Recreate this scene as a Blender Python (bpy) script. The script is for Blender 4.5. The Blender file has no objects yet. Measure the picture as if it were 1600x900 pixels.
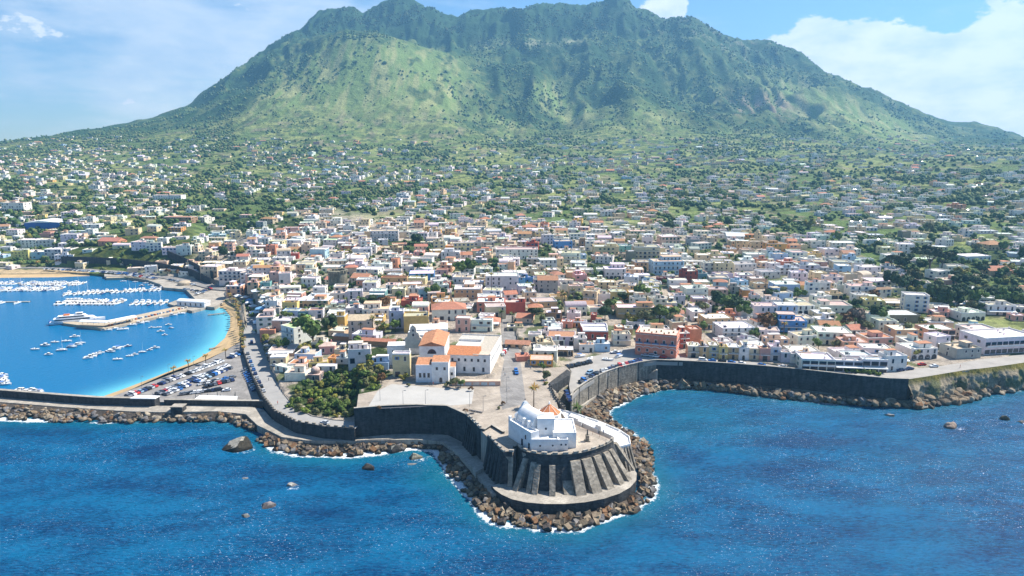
import bpy, math, random
import numpy as np
from mathutils import Vector, Matrix
R = math.radians
rnd = random.Random(7)
sc = bpy.context.scene
COL = sc.collection

# ------------------------------------------------------------------ camera
CZ, PITCH, F = 118.0, R(11.4), 1067.0
cam_d = bpy.data.cameras.new('camera'); cam = bpy.data.objects.new('camera', cam_d); COL.objects.link(cam)
cam_d.sensor_width = 36.0; cam_d.lens = 36.0 * F / 1600.0
cam_d.clip_start = 1.0; cam_d.clip_end = 40000.0
cam.location = (0, 0, CZ); cam.rotation_euler = (math.pi / 2 - PITCH, 0, 0)
sc.camera = cam

# ------------------------------------------------------------------ sun, sky, exposure
SUN_EL, SUN_AZ = R(50), R(24)            # azimuth counted from +X towards +Y
SUN_STRENGTH, SKY_STRENGTH = 5.0, 0.063
EXPOSURE = 1.03
HAZE = 1.3e-4
sd = (math.cos(SUN_EL) * math.cos(SUN_AZ), math.cos(SUN_EL) * math.sin(SUN_AZ), math.sin(SUN_EL))
sl = bpy.data.lights.new('sun', 'SUN'); so = bpy.data.objects.new('sun', sl); COL.objects.link(so)
sl.energy = SUN_STRENGTH; sl.angle = R(0.53); sl.color = (1.0, 0.94, 0.84)
so.rotation_euler = Vector(sd).to_track_quat('Z', 'Y').to_euler()
so.location = (200, 200, 1500)

world = bpy.data.worlds.new('World'); sc.world = world; world.use_nodes = True
def build_world():
    nt = world.node_tree; N = nt.nodes; L = nt.links; N.clear()
    out = N.new('ShaderNodeOutputWorld'); bg = N.new('ShaderNodeBackground')
    bg.inputs['Strength'].default_value = SKY_STRENGTH
    sky = N.new('ShaderNodeTexSky'); sky.sky_type = 'NISHITA'; sky.sun_disc = False
    sky.sun_elevation = SUN_EL; sky.sun_rotation = math.pi / 2 - SUN_AZ
    sky.altitude = 100; sky.air_density = 1.0; sky.dust_density = 0.1; sky.ozone_density = 3.0
    tc = N.new('ShaderNodeTexCoord')
    def noise(scale, detail, rough, zs=1.6, off=(0, 0, 0)):
        mp = N.new('ShaderNodeMapping'); mp.inputs['Scale'].default_value = (1, 1, zs); mp.inputs['Location'].default_value = off
        L.new(tc.outputs['Generated'], mp.inputs['Vector'])
        n = N.new('ShaderNodeTexNoise'); n.inputs['Scale'].default_value = scale
        n.inputs['Detail'].default_value = detail; n.inputs['Roughness'].default_value = rough
        L.new(mp.outputs[0], n.inputs['Vector']); return n.outputs['Fac']
    def math_(op, a, b=None, clamp=False):
        m = N.new('ShaderNodeMath'); m.operation = op; m.use_clamp = clamp
        for i, v in enumerate((a, b)):
            if v is None: continue
            if isinstance(v, (int, float)): m.inputs[i].default_value = v
            else: L.new(v, m.inputs[i])
        return m.outputs[0]
    def bump(px, py, rad, amp):
        # a soft round region of the sky around one direction
        b = (450 - py) / F; a = (px - 800) / F
        d = Vector((a, math.cos(PITCH) + b * math.sin(PITCH), -math.sin(PITCH) + b * math.cos(PITCH))).normalized()
        vm = N.new('ShaderNodeVectorMath'); vm.operation = 'DISTANCE'; L.new(tc.outputs['Generated'], vm.inputs[0]); vm.inputs[1].default_value = d
        t = math_('DIVIDE', vm.outputs['Value'], rad); t = math_('SUBTRACT', 1.0, t, True); return math_('MULTIPLY', t, amp)
    n1 = noise(9, 10, .62, 2.0)
    s = n1
    for b in ((1262, 68, .050, .36), (1300, 100, .075, .42), (1355, 130, .085, .42), (1430, 155, .095, .42), (1510, 150, .095, .42), (1552, 98, .055, .40), (1600, 165, .11, .42), (1330, 190, .12, .40), (1700, 150, .16, .42), (1820, 150, .2, .3), (1035, 22, .040, .34), (1060, 14, .03, .34), (1205, 75, .025, .2)):
        s = math_('ADD', s, bump(*b))
    r1 = N.new('ShaderNodeMapRange'); r1.interpolation_type = 'SMOOTHSTEP'; r1.inputs['From Min'].default_value = .61; r1.inputs['From Max'].default_value = .675
    L.new(s, r1.inputs['Value'])
    # faint high cloud on the other side
    n2 = noise(5, 8, .6, 4.0, (3, 1, 0)); s2 = n2
    for b in ((230, 15, .10, .22), (420, 55, .14, .22), (20, 15, .10, .2), (480, 20, .1, .2), (250, 75, .16, .16), (150, 160, .3, .12), (600, 0, .12, .22), (700, -40, .3, .1)):
        s2 = math_('ADD', s2, bump(*b))
    r2 = N.new('ShaderNodeMapRange'); r2.interpolation_type = 'SMOOTHSTEP'; r2.inputs['From Min'].default_value = .56; r2.inputs['From Max'].default_value = .88
    r2.inputs['To Max'].default_value = .6
    L.new(s2, r2.inputs['Value'])
    mx = math_('MAXIMUM', r1.outputs[0], r2.outputs[0])
    # cloud body shading: own texture of the cloud
    n3 = noise(14, 6, .6, 2.6, (5, 2, 1))
    cr = N.new('ShaderNodeValToRGB'); cr.color_ramp.elements[0].position = .35; cr.color_ramp.elements[1].position = .62
    cr.color_ramp.elements[0].color = (6.8, 7.6, 9.0, 1); cr.color_ramp.elements[1].color = (9.6, 9.7, 9.9, 1)
    L.new(n3, cr.inputs[0])
    mix = N.new('ShaderNodeMixRGB'); L.new(mx, mix.inputs[0]); tint = N.new('ShaderNodeMixRGB'); tint.blend_type = 'MULTIPLY'; tint.inputs[0].default_value = 1; tint.inputs[2].default_value = (.82, .99, 1.18, 1); L.new(sky.outputs[0], tint.inputs[1]); L.new(tint.outputs[0], mix.inputs[1]); L.new(cr.outputs[0], mix.inputs[2])
    L.new(mix.outputs[0], bg.inputs['Color']); L.new(bg.outputs[0], out.inputs['Surface'])
build_world()
vs = sc.view_settings; vs.view_transform = 'Standard'; vs.look = 'None'; vs.exposure = EXPOSURE; vs.gamma = 1.0; vs.use_curve_mapping = False
sc.cycles.use_denoising = True
sc.cycles.max_bounces = 5; sc.cycles.diffuse_bounces = 3; sc.cycles.glossy_bounces = 2
sc.cycles.transmission_bounces = 2; sc.cycles.volume_bounces = 0; sc.cycles.transparent_max_bounces = 6
sc.cycles.sample_clamp_direct = 12; sc.cycles.sample_clamp_indirect = 4
sc.cycles.caustics_reflective = False; sc.cycles.caustics_refractive = False

# ------------------------------------------------------------------ viewing rays turned into world points
cp, sp = math.cos(PITCH), math.sin(PITCH)
def ray(px, py):
    a, b = (px - 800) / F, (450 - py) / F
    return a, cp + b * sp, -sp + b * cp
def P(px, py, z):
    a, dy, dz = ray(px, py); t = (z - CZ) / dz
    return Vector((a * t, dy * t, z))
def zat(py, Y):
    _, dy, dz = ray(0, py); return CZ + Y / dy * dz
def proj(X, Y, Z):
    d = Y * cp - (Z - CZ) * sp; u = Y * sp + (Z - CZ) * cp
    return 800 + F * X / d, 450 - F * u / d
def depth(X, Y, Z): return Y * cp - (Z - CZ) * sp

# ------------------------------------------------------------------ noise
def _h(ix, iy, s):
    n = (ix.astype(np.int64) * 374761393 + iy.astype(np.int64) * 668265263 + s * 1274126177) & 0xffffffff
    n = ((n ^ (n >> 13)) * 1274126177) & 0xffffffff
    return ((n ^ (n >> 16)) & 0xffff) / 65535.0
def vn(x, y, s=0):
    x = np.asarray(x, float); y = np.asarray(y, float)
    ix, iy = np.floor(x), np.floor(y); fx, fy = x - ix, y - iy
    fx = fx * fx * fx * (fx * (fx * 6 - 15) + 10); fy = fy * fy * fy * (fy * (fy * 6 - 15) + 10)
    a, b, c, d = _h(ix, iy, s), _h(ix + 1, iy, s), _h(ix, iy + 1, s), _h(ix + 1, iy + 1, s)
    return (a + (b - a) * fx) * (1 - fy) + (c + (d - c) * fx) * fy
def fbm(x, y, o=4, s=0):
    v = 0; a = .5; t = 0
    for i in range(o):
        v = v + a * vn(x * 2 ** i + 17.3 * i, y * 2 ** i - 9.1 * i, s + i); t += a; a *= .5
    return v / t
def ridged(x, y, o=4, s=0):
    v = 0; a = .5; t = 0
    for i in range(o):
        v = v + a * (1 - np.abs(2 * vn(x * 2 ** i + 5.3 * i, y * 2 ** i + 3.7 * i, s + i) - 1)); t += a; a *= .5
    return v / t
def sstep(a, b, x): t = np.clip((x - a) / (b - a), 0, 1); return t * t * (3 - 2 * t)

# ------------------------------------------------------------------ materials
MATS = {}
def mat(name, base=(.5, .5, .5), rough=.8, metal=0, spec=.3, src=None, var=.18, nscale=.35, bump=0, bscale=2.0, extra=None):
    """src: None = constant colour, 'face' = colour stored per face, 'obj' = object colour."""
    if name in MATS: return MATS[name]
    m = bpy.data.materials.new(name); m.use_nodes = True; nt = m.node_tree; N = nt.nodes; L = nt.links
    b = N['Principled BSDF']; b.inputs['Roughness'].default_value = rough; b.inputs['Metallic'].default_value = metal
    b.inputs['Specular IOR Level'].default_value = spec
    if src == 'face':
        a = N.new('ShaderNodeAttribute'); a.attribute_name = 'Col'; c = a.outputs['Color']
    elif src == 'obj':
        a = N.new('ShaderNodeObjectInfo'); c = a.outputs['Color']
    else:
        a = N.new('ShaderNodeRGB'); a.outputs[0].default_value = (*base, 1); c = a.outputs[0]
    if var:
        g = N.new('ShaderNodeNewGeometry')
        n = N.new('ShaderNodeTexNoise'); n.inputs['Scale'].default_value = nscale; n.inputs['Detail'].default_value = 6; n.inputs['Roughness'].default_value = .65
        L.new(g.outputs['Position'], n.inputs['Vector'])
        r = N.new('ShaderNodeMapRange'); r.inputs['From Min'].default_value = .3; r.inputs['From Max'].default_value = .7
        r.inputs['To Min'].default_value = 1 - var; r.inputs['To Max'].default_value = 1 + var * .5; L.new(n.outputs['Fac'], r.inputs['Value'])
        mx = N.new('ShaderNodeVectorMath'); mx.operation = 'SCALE'; L.new(c, mx.inputs[0]); L.new(r.outputs[0], mx.inputs['Scale']); c = mx.outputs[0]
    L.new(c, b.inputs['Base Color'])
    if bump:
        g2 = N.new('ShaderNodeNewGeometry'); n2 = N.new('ShaderNodeTexNoise'); n2.inputs['Scale'].default_value = bscale; n2.inputs['Detail'].default_value = 5
        L.new(g2.outputs['Position'], n2.inputs['Vector']); bp = N.new('ShaderNodeBump'); bp.inputs['Strength'].default_value = bump; bp.inputs['Distance'].default_value = .3
        L.new(n2.outputs['Fac'], bp.inputs['Height']); L.new(bp.outputs[0], b.inputs['Normal'])
    if extra: extra(m, N, L, b)
    MATS[name] = m; return m

def masonry(m, N, L, b):
    # coursed stone with weather stains running down
    g = N.new('ShaderNodeNewGeometry'); mp = N.new('ShaderNodeMapping'); mp.inputs['Scale'].default_value = (.25, .25, .06); L.new(g.outputs['Position'], mp.inputs['Vector'])
    n = N.new('ShaderNodeTexNoise'); n.inputs['Scale'].default_value = 3.0; n.inputs['Detail'].default_value = 7; L.new(mp.outputs[0], n.inputs['Vector'])
    mp2 = N.new('ShaderNodeMapping'); mp2.inputs['Scale'].default_value = (1.1, 1.1, 2.0); L.new(g.outputs['Position'], mp2.inputs['Vector'])
    v = N.new('ShaderNodeTexVoronoi'); v.inputs['Scale'].default_value = .9; L.new(mp2.outputs[0], v.inputs['Vector'])
    sp_ = N.new('ShaderNodeSeparateColor'); L.new(v.outputs['Color'], sp_.inputs[0])
    r = N.new('ShaderNodeMapRange'); r.inputs['To Min'].default_value = .72; r.inputs['To Max'].default_value = 1.2; L.new(sp_.outputs[0], r.inputs['Value'])
    r2 = N.new('ShaderNodeMapRange'); r2.inputs['From Min'].default_value = .35; r2.inputs['From Max'].default_value = .65; r2.inputs['To Min'].default_value = .62; r2.inputs['To Max'].default_value = 1.12; L.new(n.outputs['Fac'], r2.inputs['Value'])
    mu = N.new('ShaderNodeMath'); mu.operation = 'MULTIPLY'; L.new(r.outputs[0], mu.inputs[0]); L.new(r2.outputs[0], mu.inputs[1])
    src = b.inputs['Base Color'].links[0].from_socket
    mx = N.new('ShaderNodeVectorMath'); mx.operation = 'SCALE'; L.new(src, mx.inputs[0]); L.new(mu.outputs[0], mx.inputs['Scale']); L.new(mx.outputs[0], b.inputs['Base Color'])
    bp = N.new('ShaderNodeBump'); bp.inputs['Strength'].default_value = .6; bp.inputs['Distance'].default_value = .15; L.new(v.outputs['Distance'], bp.inputs['Height']); L.new(bp.outputs[0], b.inputs['Normal'])

def slabs(m, N, L, b):
    # paving bays laid in courses, with dull patches where water and wheels have been
    g = N.new('ShaderNodeNewGeometry'); mp = N.new('ShaderNodeMapping'); mp.inputs['Rotation'].default_value = (0, 0, .5); L.new(g.outputs['Position'], mp.inputs['Vector'])
    br = N.new('ShaderNodeTexBrick'); br.inputs['Color1'].default_value = (1, 1, 1, 1); br.inputs['Color2'].default_value = (.86, .86, .87, 1); br.inputs['Mortar'].default_value = (.62, .61, .6, 1); br.inputs['Scale'].default_value = .22; br.inputs['Mortar Size'].default_value = .012; L.new(mp.outputs[0], br.inputs['Vector'])
    n = N.new('ShaderNodeTexNoise'); n.inputs['Scale'].default_value = .07; n.inputs['Detail'].default_value = 8; n.inputs['Roughness'].default_value = .7; n.inputs['Distortion'].default_value = 1.5; L.new(g.outputs['Position'], n.inputs['Vector'])
    r = N.new('ShaderNodeMapRange'); r.inputs['From Min'].default_value = .38; r.inputs['From Max'].default_value = .6; r.inputs['To Min'].default_value = .74; r.inputs['To Max'].default_value = 1.06; L.new(n.outputs['Fac'], r.inputs['Value'])
    src = b.inputs['Base Color'].links[0].from_socket; m1 = N.new('ShaderNodeVectorMath'); m1.operation = 'MULTIPLY'; L.new(src, m1.inputs[0]); L.new(br.outputs['Color'], m1.inputs[1]); m2 = N.new('ShaderNodeVectorMath'); m2.operation = 'SCALE'; L.new(m1.outputs[0], m2.inputs[0]); L.new(r.outputs[0], m2.inputs['Scale']); L.new(m2.outputs[0], b.inputs['Base Color'])
plaster = mat('plaster', src='face', rough=.92, spec=.15, var=.20, nscale=.5, bump=.2)
roofing = mat('roofing', src='face', rough=.9, spec=.15, var=.30, nscale=.9, bump=.35, bscale=3)
glass = mat('dark_glass', (.018, .028, .045), rough=.15, spec=.5, var=0)
facep = mat('painted', src='face', rough=.6, var=.1)
objp = mat('paint_gloss', src='obj', rough=.25, spec=.5, var=0)
white = mat('white_paint', (.78, .78, .77), rough=.4, var=.06)
rubber = mat('rubber', (.02, .02, .02), rough=.9, var=0)
stone = mat('masonry', (.07, .07, .07), rough=.95, spec=.1, var=.15, nscale=.15, extra=masonry)  # base darkened so the shade on the seaward walls is in the colour
stone_pale = mat('pale_masonry', (.30, .265, .215), rough=.95, spec=.1, var=.2, nscale=.2, extra=masonry)  # lit copy of the masonry: sunlight on curved wall and buttresses put into colour
paving = mat('paving', (.42, .36, .295), rough=.9, spec=.15, var=.16, nscale=.12, extra=slabs)
asphalt = mat('asphalt', (.29, .275, .26), rough=.95, spec=.1, var=.2, nscale=.2, extra=slabs)
concrete = mat('concrete', (.44, .40, .34), rough=.95, spec=.1, var=.24, nscale=.3, bump=.3, extra=slabs)
sand = mat('sand', (.50, .36, .20), rough=1, spec=.05, var=.2, nscale=.12)
wood = mat('timber', (.30, .20, .12), rough=.8, var=.3, nscale=1)
metal = mat('grey_metal', (.25, .26, .27), rough=.5, metal=.6, var=.1)
def tideline(m, N, L, b):
    # stone stays dark and wet just above the water
    g = N.new('ShaderNodeNewGeometry'); s_ = N.new('ShaderNodeSeparateXYZ'); L.new(g.outputs['Position'], s_.inputs[0]); n = N.new('ShaderNodeTexNoise'); n.inputs['Scale'].default_value = .4; L.new(g.outputs['Position'], n.inputs['Vector'])
    a = N.new('ShaderNodeMath'); a.operation = 'ADD'; L.new(s_.outputs[2], a.inputs[0]); L.new(n.outputs['Fac'], a.inputs[1]); r = N.new('ShaderNodeMapRange'); r.inputs['From Min'].default_value = .9; r.inputs['From Max'].default_value = 1.5; r.inputs['To Min'].default_value = .38; r.inputs['To Max'].default_value = 1.0; L.new(a.outputs[0], r.inputs['Value'])
    src = b.inputs['Base Color'].links[0].from_socket; mx = N.new('ShaderNodeVectorMath'); mx.operation = 'SCALE'; L.new(src, mx.inputs[0]); L.new(r.outputs[0], mx.inputs['Scale']); L.new(mx.outputs[0], b.inputs['Base Color'])
rock = mat('rock', src='face', rough=.95, spec=.12, var=.45, nscale=1.1, bump=1.0, bscale=1.4, extra=tideline)
def leafy(m, N, L, b):
    b.inputs['Roughness'].default_value = .75
leaf = mat('foliage', src='face', rough=.75, spec=.15, var=.30, nscale=.8, extra=leafy)

# ------------------------------------------------------------------ mesh builder
class MB:
    def __init__(s): s.v = []; s.f = []; s.m = []; s.c = []; s.M = None
    def add(s, vs_, fs, m=0, c=(.5, .5, .5)):
        o = len(s.v)
        if s.M is not None: vs_ = [s.M @ Vector(p) for p in vs_]
        s.v += [tuple(p) for p in vs_]
        for f in fs: s.f.append([i + o for i in f]); s.m.append(m); s.c.append(c)
    def box(s, x0, y0, z0, x1, y1, z1, m=0, c=(.5, .5, .5), skip=''):
        vs_ = [(x0, y0, z0), (x1, y0, z0), (x1, y1, z0), (x0, y1, z0), (x0, y0, z1), (x1, y0, z1), (x1, y1, z1), (x0, y1, z1)]
        fs = [(0, 3, 2, 1), (4, 5, 6, 7), (0, 1, 5, 4), (1, 2, 6, 5), (2, 3, 7, 6), (3, 0, 4, 7)]
        if 't' in skip: fs.pop(1)
        if 'b' in skip: fs.pop(0)
        s.add(vs_, fs, m, c)
    def prism(s, poly, z0, z1, m=0, c=(.5, .5, .5), bottom=False, top=True, mtop=None):
        n = len(poly); A = sum(poly[i][0] * poly[(i + 1) % n][1] - poly[(i + 1) % n][0] * poly[i][1] for i in range(n))
        if A < 0: poly = poly[::-1]
        zt = [p[2] if len(p) > 2 and z1 is None else z1 for p in poly]
        vs_ = [(p[0], p[1], z0) for p in poly] + [(p[0], p[1], zt[i]) for i, p in enumerate(poly)]
        fs = [(i, (i + 1) % n, n + (i + 1) % n, n + i) for i in range(n)]
        s.add(vs_, fs, m, c)
        if top: s.add(vs_[n:], [tuple(range(n))], m if mtop is None else mtop, c)
        if bottom: s.add(vs_[:n], [tuple(range(n))[::-1]], m, c)
    def cyl(s, x, y, z0, z1, r0, r1=None, n=10, m=0, c=(.5, .5, .5), cap=True, tilt=(0, 0)):
        r1 = r0 if r1 is None else r1
        vs_ = [(x + r0 * math.cos(2 * math.pi * i / n), y + r0 * math.sin(2 * math.pi * i / n), z0) for i in range(n)]
        vs_ += [(x + tilt[0] + r1 * math.cos(2 * math.pi * i / n), y + tilt[1] + r1 * math.sin(2 * math.pi * i / n), z1) for i in range(n)]
        fs = [(i, (i + 1) % n, n + (i + 1) % n, n + i) for i in range(n)]
        if cap: fs.append(tuple(range(n, 2 * n)))
        s.add(vs_, fs, m, c)
    def bar(s, a, b, w, h=None, m=0, c=(.5, .5, .5)):
        a, b = Vector(a), Vector(b); d = (b - a); L_ = d.length
        if L_ < 1e-6: return
        d /= L_; up = Vector((0, 0, 1)); side = d.cross(up)
        if side.length < 1e-3: side = Vector((1, 0, 0))
        side.normalize(); up2 = side.cross(d); h = h or w
        vs_ = [p + side * sx * w / 2 + up2 * sz * h / 2 for p in (a, b) for sx, sz in ((-1, -1), (1, -1), (1, 1), (-1, 1))]
        s.add(vs_, [(0, 1, 2, 3), (7, 6, 5, 4), (0, 4, 5, 1), (1, 5, 6, 2), (2, 6, 7, 3), (3, 7, 4, 0)], m, c)
    def dome(s, x, y, z, r, h=None, n=16, k=6, m=0, c=(.5, .5, .5)):
        h = h or r; vs_ = []
        for j in range(k):
            t = j / k * math.pi / 2
            vs_ += [(x + r * math.cos(t) * math.cos(2 * math.pi * i / n), y + r * math.cos(t) * math.sin(2 * math.pi * i / n), z + h * math.sin(t)) for i in range(n)]
        vs_.append((x, y, z + h))
        fs = [(j * n + i, j * n + (i + 1) % n, (j + 1) * n + (i + 1) % n, (j + 1) * n + i) for j in range(k - 1) for i in range(n)]
        fs += [((k - 1) * n + i, (k - 1) * n + (i + 1) % n, k * n) for i in range(n)]
        s.add(vs_, fs, m, c)
    def mesh(s, name, mats):
        me = bpy.data.meshes.new(name); me.from_pydata(s.v, [], s.f)
        for m_ in mats: me.materials.append(m_)
        if len(mats) > 1: me.polygons.foreach_set('material_index', s.m)
        a = me.attributes.new('Col', 'FLOAT_COLOR', 'FACE')
        a.data.foreach_set('color', np.array([(c[0], c[1], c[2], 1) for c in s.c], 'f').ravel())
        me.update(); return me
    def build(s, name, mats, parent=None, loc=None, rot=None, **tags):
        if not isinstance(mats, (list, tuple)): mats = [mats]
        return link(name, s.mesh(name, mats), parent, loc, rot, **tags)

def link(name, me, parent=None, loc=None, rot=None, label=None, cat=None, group=None, kind=None, color=None, scale=None):
    o = bpy.data.objects.new(name, me); COL.objects.link(o)
    if parent is not None: o.parent = parent
    if loc is not None: o.location = loc
    if rot is not None: o.rotation_euler = (0, 0, rot)
    if scale is not None: o.scale = scale
    if color is not None: o.color = (*color, 1)
    return tag(o, label, cat, group, kind)
def tag(o, label=None, cat=None, group=None, kind=None):
    if label: o['label'] = label
    if cat: o['category'] = cat
    if group: o['group'] = group
    if kind: o['kind'] = kind
    return o
def empty(name, loc=(0, 0, 0), rot=0, **t): return link(name, None, None, loc, rot, **t)

def copy_tree(o, parent=None):
    c = o.copy(); COL.objects.link(c)
    c.parent = parent
    for ch in KIDS.get(o.name, []): copy_tree(ch, c)
    return c
KIDS = {}
def proto_done(root):
    # remember who is whose child once, so copies need no scene-wide search
    def rec(o):
        KIDS[o.name] = [c for c in o.children]
        for c in o.children: rec(c)
    rec(root); return root

def np_mesh(name, V, Fc, C, mats, mi=None, smooth=False):
    """V (n,3); Fc (m,3 or 4) ints; C (m,3) per-face colours."""
    me = bpy.data.meshes.new(name); n, m = len(V), len(Fc); k = Fc.shape[1]
    me.vertices.add(n); me.vertices.foreach_set('co', V.astype('f').ravel())
    me.loops.add(m * k); me.loops.foreach_set('vertex_index', Fc.astype('i').ravel())
    me.polygons.add(m); me.polygons.foreach_set('loop_start', np.arange(0, m * k, k, dtype='i'))
    me.polygons.foreach_set('loop_total', np.full(m, k, 'i'))
    if mi is not None: me.polygons.foreach_set('material_index', mi.astype('i'))
    if smooth: me.polygons.foreach_set('use_smooth', np.ones(m, bool))
    for m_ in (mats if isinstance(mats, (list, tuple)) else [mats]): me.materials.append(m_)
    me.update(calc_edges=True)
    if C is not None:
        a = me.attributes.new('Col', 'FLOAT_COLOR', 'FACE'); a.data.foreach_set('color', np.c_[C, np.ones(len(C))].astype('f').ravel())
    return me
# ------------------------------------------------------------------ terrain heights
ZP = 15.0                                     # level of the church square
BD = [(-900, 415, 1.2), (-300, 424, 1.2), (0, 428, 1.2), (130, 427, 1.2), (170, 430, 2.2), (250, 440, 2.4), (300, 446, 2.4), (330, 456, 2.8), (350, 468, 3.2), (372, 482, 3.6),
      (384, 520, 4.2), (392, 550, 5.0), (405, 580, 6.0), (425, 615, 6.8), (440, 642, 7.2), (470, 652, 7.4), (556, 664, 7.6), (562, 628, 14.5), (600, 624, 14.5), (700, 624, 14.5), (745, 650, 14.5),
      (800, 660, 14.5), (862, 630, 14.5), (870, 610, 11.5), (895, 603, 11.5), (935, 582, 11.5), (1000, 561, 11.5), (1025, 559, 11.8), (1100, 562, 11.8), (1200, 568, 12.0), (1300, 578, 12.0),
      (1400, 587, 12.2), (1440, 584, 12.2), (1480, 577, 12.4), (1540, 569, 12.4), (1600, 562, 12.6), (1750, 548, 13), (2100, 530, 13), (2700, 500, 13)]
_b = [(P(*q).x / P(*q).y, P(*q).y, q[2]) for q in BD]
BU = np.array([q[0] for q in _b]); BY = np.array([q[1] for q in _b]); BZ = np.array([q[2] for q in _b])
def _uv(px, v): a, dy, dz = ray(px, v); return a / dy
ROWS = []
def rowz(Y, pts): ROWS.append((Y, np.array([_uv(p, 230) for p, _ in pts]), np.array([z for _, z in pts], float)))
def rowv(Y, pts): ROWS.append((Y, np.array([_uv(p, v) for p, v in pts]), np.array([zat(v, Y) for _, v in pts])))
rowz(1000, [(-600, 52), (0, 50), (200, 48), (400, 45), (800, 45), (1200, 48), (1400, 55), (1600, 62), (2200, 70)])
rowz(1450, [(-600, 88), (0, 86), (300, 84), (600, 82), (800, 80), (1100, 83), (1400, 92), (1600, 100), (2200, 110)])
rowv(1900, [(-600, 246), (0, 238), (200, 230), (330, 218), (400, 215), (500, 214), (600, 222), (800, 228), (1000, 222), (1200, 230), (1400, 240), (1600, 236), (2200, 246)])
rowv(2250, [(-600, 240), (0, 225), (100, 215), (200, 206), (300, 194), (400, 172), (500, 165), (600, 160), (680, 170), (740, 195), (800, 206), (880, 200), (940, 180), (990, 168), (1040, 185), (1100, 200), (1200, 205), (1400, 222), (1600, 226), (2200, 240)])
rowv(2700, [(-600, 238), (-100, 226), (0, 221), (90, 213), (200, 194), (300, 166), (400, 122), (450, 95), (490, 66), (540, 47), (590, 52), (640, 70), (700, 92), (760, 120), (820, 138), (900, 128), (960, 112), (1000, 108), (1060, 122), (1120, 126), (1200, 150), (1300, 178), (1400, 205), (1500, 215), (1600, 222), (2200, 240)])
rowv(3000, [(-600, 240), (-100, 228), (0, 224), (90, 217), (200, 197), (270, 176), (300, 166), (330, 141), (400, 98), (460, 70), (500, 62), (540, 66), (600, 70), (700, 76), (760, 70), (830, 64), (890, 64), (925, 50), (960, 60), (1000, 70), (1050, 76), (1100, 80), (1180, 96), (1250, 110), (1290, 124), (1380, 155), (1480, 189), (1600, 214), (1700, 226), (2200, 242)])
rowv(3400, [(-600, 243), (-100, 232), (0, 228), (90, 222), (200, 202), (300, 172), (330, 152), (400, 92), (440, 66), (470, 46), (486, 28), (500, 19), (530, 14), (552, 11), (568, 22), (590, 6), (620, -2), (650, 5), (690, 20), (714, 30), (735, 20), (780, 16), (815, 19), (835, 9), (880, 7), (920, 9), (943, 6), (953, -10), (966, -16), (978, -6), (988, 12), (1005, 20), (1040, 36), (1082, 31), (1102, 38), (1140, 58), (1170, 66), (1200, 66), (1230, 76), (1252, 84), (1264, 98), (1290, 121), (1380, 158), (1480, 194), (1600, 219), (2200, 244)])
rowv(3900, [(-600, 250), (0, 240), (200, 225), (400, 150), (500, 90), (620, 75), (800, 90), (960, 80), (1100, 100), (1250, 150), (1400, 200), (1600, 232), (2200, 250)])
rowv(4600, [(-600, 262), (2200, 262)])
RY = np.array([r[0] for r in ROWS], float)

def inpoly(X, Y, poly):
    c = np.zeros(X.shape, bool); n = len(poly)
    for i in range(n):
        x0, y0 = poly[i][0], poly[i][1]; x1, y1 = poly[(i + 1) % n][0], poly[(i + 1) % n][1]
        if y0 == y1: continue
        c ^= ((y0 > Y) != (y1 > Y)) & (X < (x1 - x0) * (Y - y0) / (y1 - y0) + x0)
    return c
def PP(pts, z): return [P(x, y, z) for x, y in pts]
FLAT = []                                     # (polygon, z): made ground under squares and roads

def Hbase(X, Y):
    X = np.asarray(X, float); Y = np.asarray(Y, float); u = X / Y
    yb = np.interp(u, BU, BY); zb = np.interp(u, BU, BZ)
    Z = np.stack([np.interp(u, r[1], r[2]) for r in ROWS])             # rows x points
    t = np.clip((Y - yb) / (1000 - yb), 0, 1); near = zb + (Z[0] - zb) * t ** 1.25
    # cubic through the far rows
    k = np.clip(np.searchsorted(RY, Y) - 1, 0, len(RY) - 2); idx = np.arange(Z.shape[1]) if Z.ndim == 2 else None
    Zf = Z.reshape(len(RY), -1); kf = k.ravel(); j = np.arange(Zf.shape[1]); Yf = Y.ravel()
    S = np.zeros_like(Zf); h = np.diff(RY)[:, None]; dz = np.diff(Zf, axis=0) / h
    S[1:-1] = np.where(dz[1:] * dz[:-1] > 0, 2 * dz[1:] * dz[:-1] / (dz[1:] + dz[:-1] + 1e-9), 0); S[0] = dz[0]; S[-1] = dz[-1]
    hh = RY[kf + 1] - RY[kf]; tt = np.clip((Yf - RY[kf]) / hh, 0, 1)
    a, b_ = Zf[kf, j], Zf[kf + 1, j]; sa, sb = S[kf, j] * hh, S[kf + 1, j] * hh
    far = a * (1 + 2 * tt) * (1 - tt) ** 2 + sa * tt * (1 - tt) ** 2 + b_ * tt * tt * (3 - 2 * tt) + sb * tt * tt * (tt - 1)
    far = far.reshape(Y.shape)
    z = np.where(Y < 1000, near, far)
    # the green bluff over the harbour
    px = 800 + F * X / (Y * cp - (z - CZ) * sp)
    bl = sstep(80, 115, px) * (1 - sstep(290, 345, px)); z = z + bl * 13 * sstep(662, 690, Y) * (1 - sstep(740, 1000, Y))
    return z, px
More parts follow.
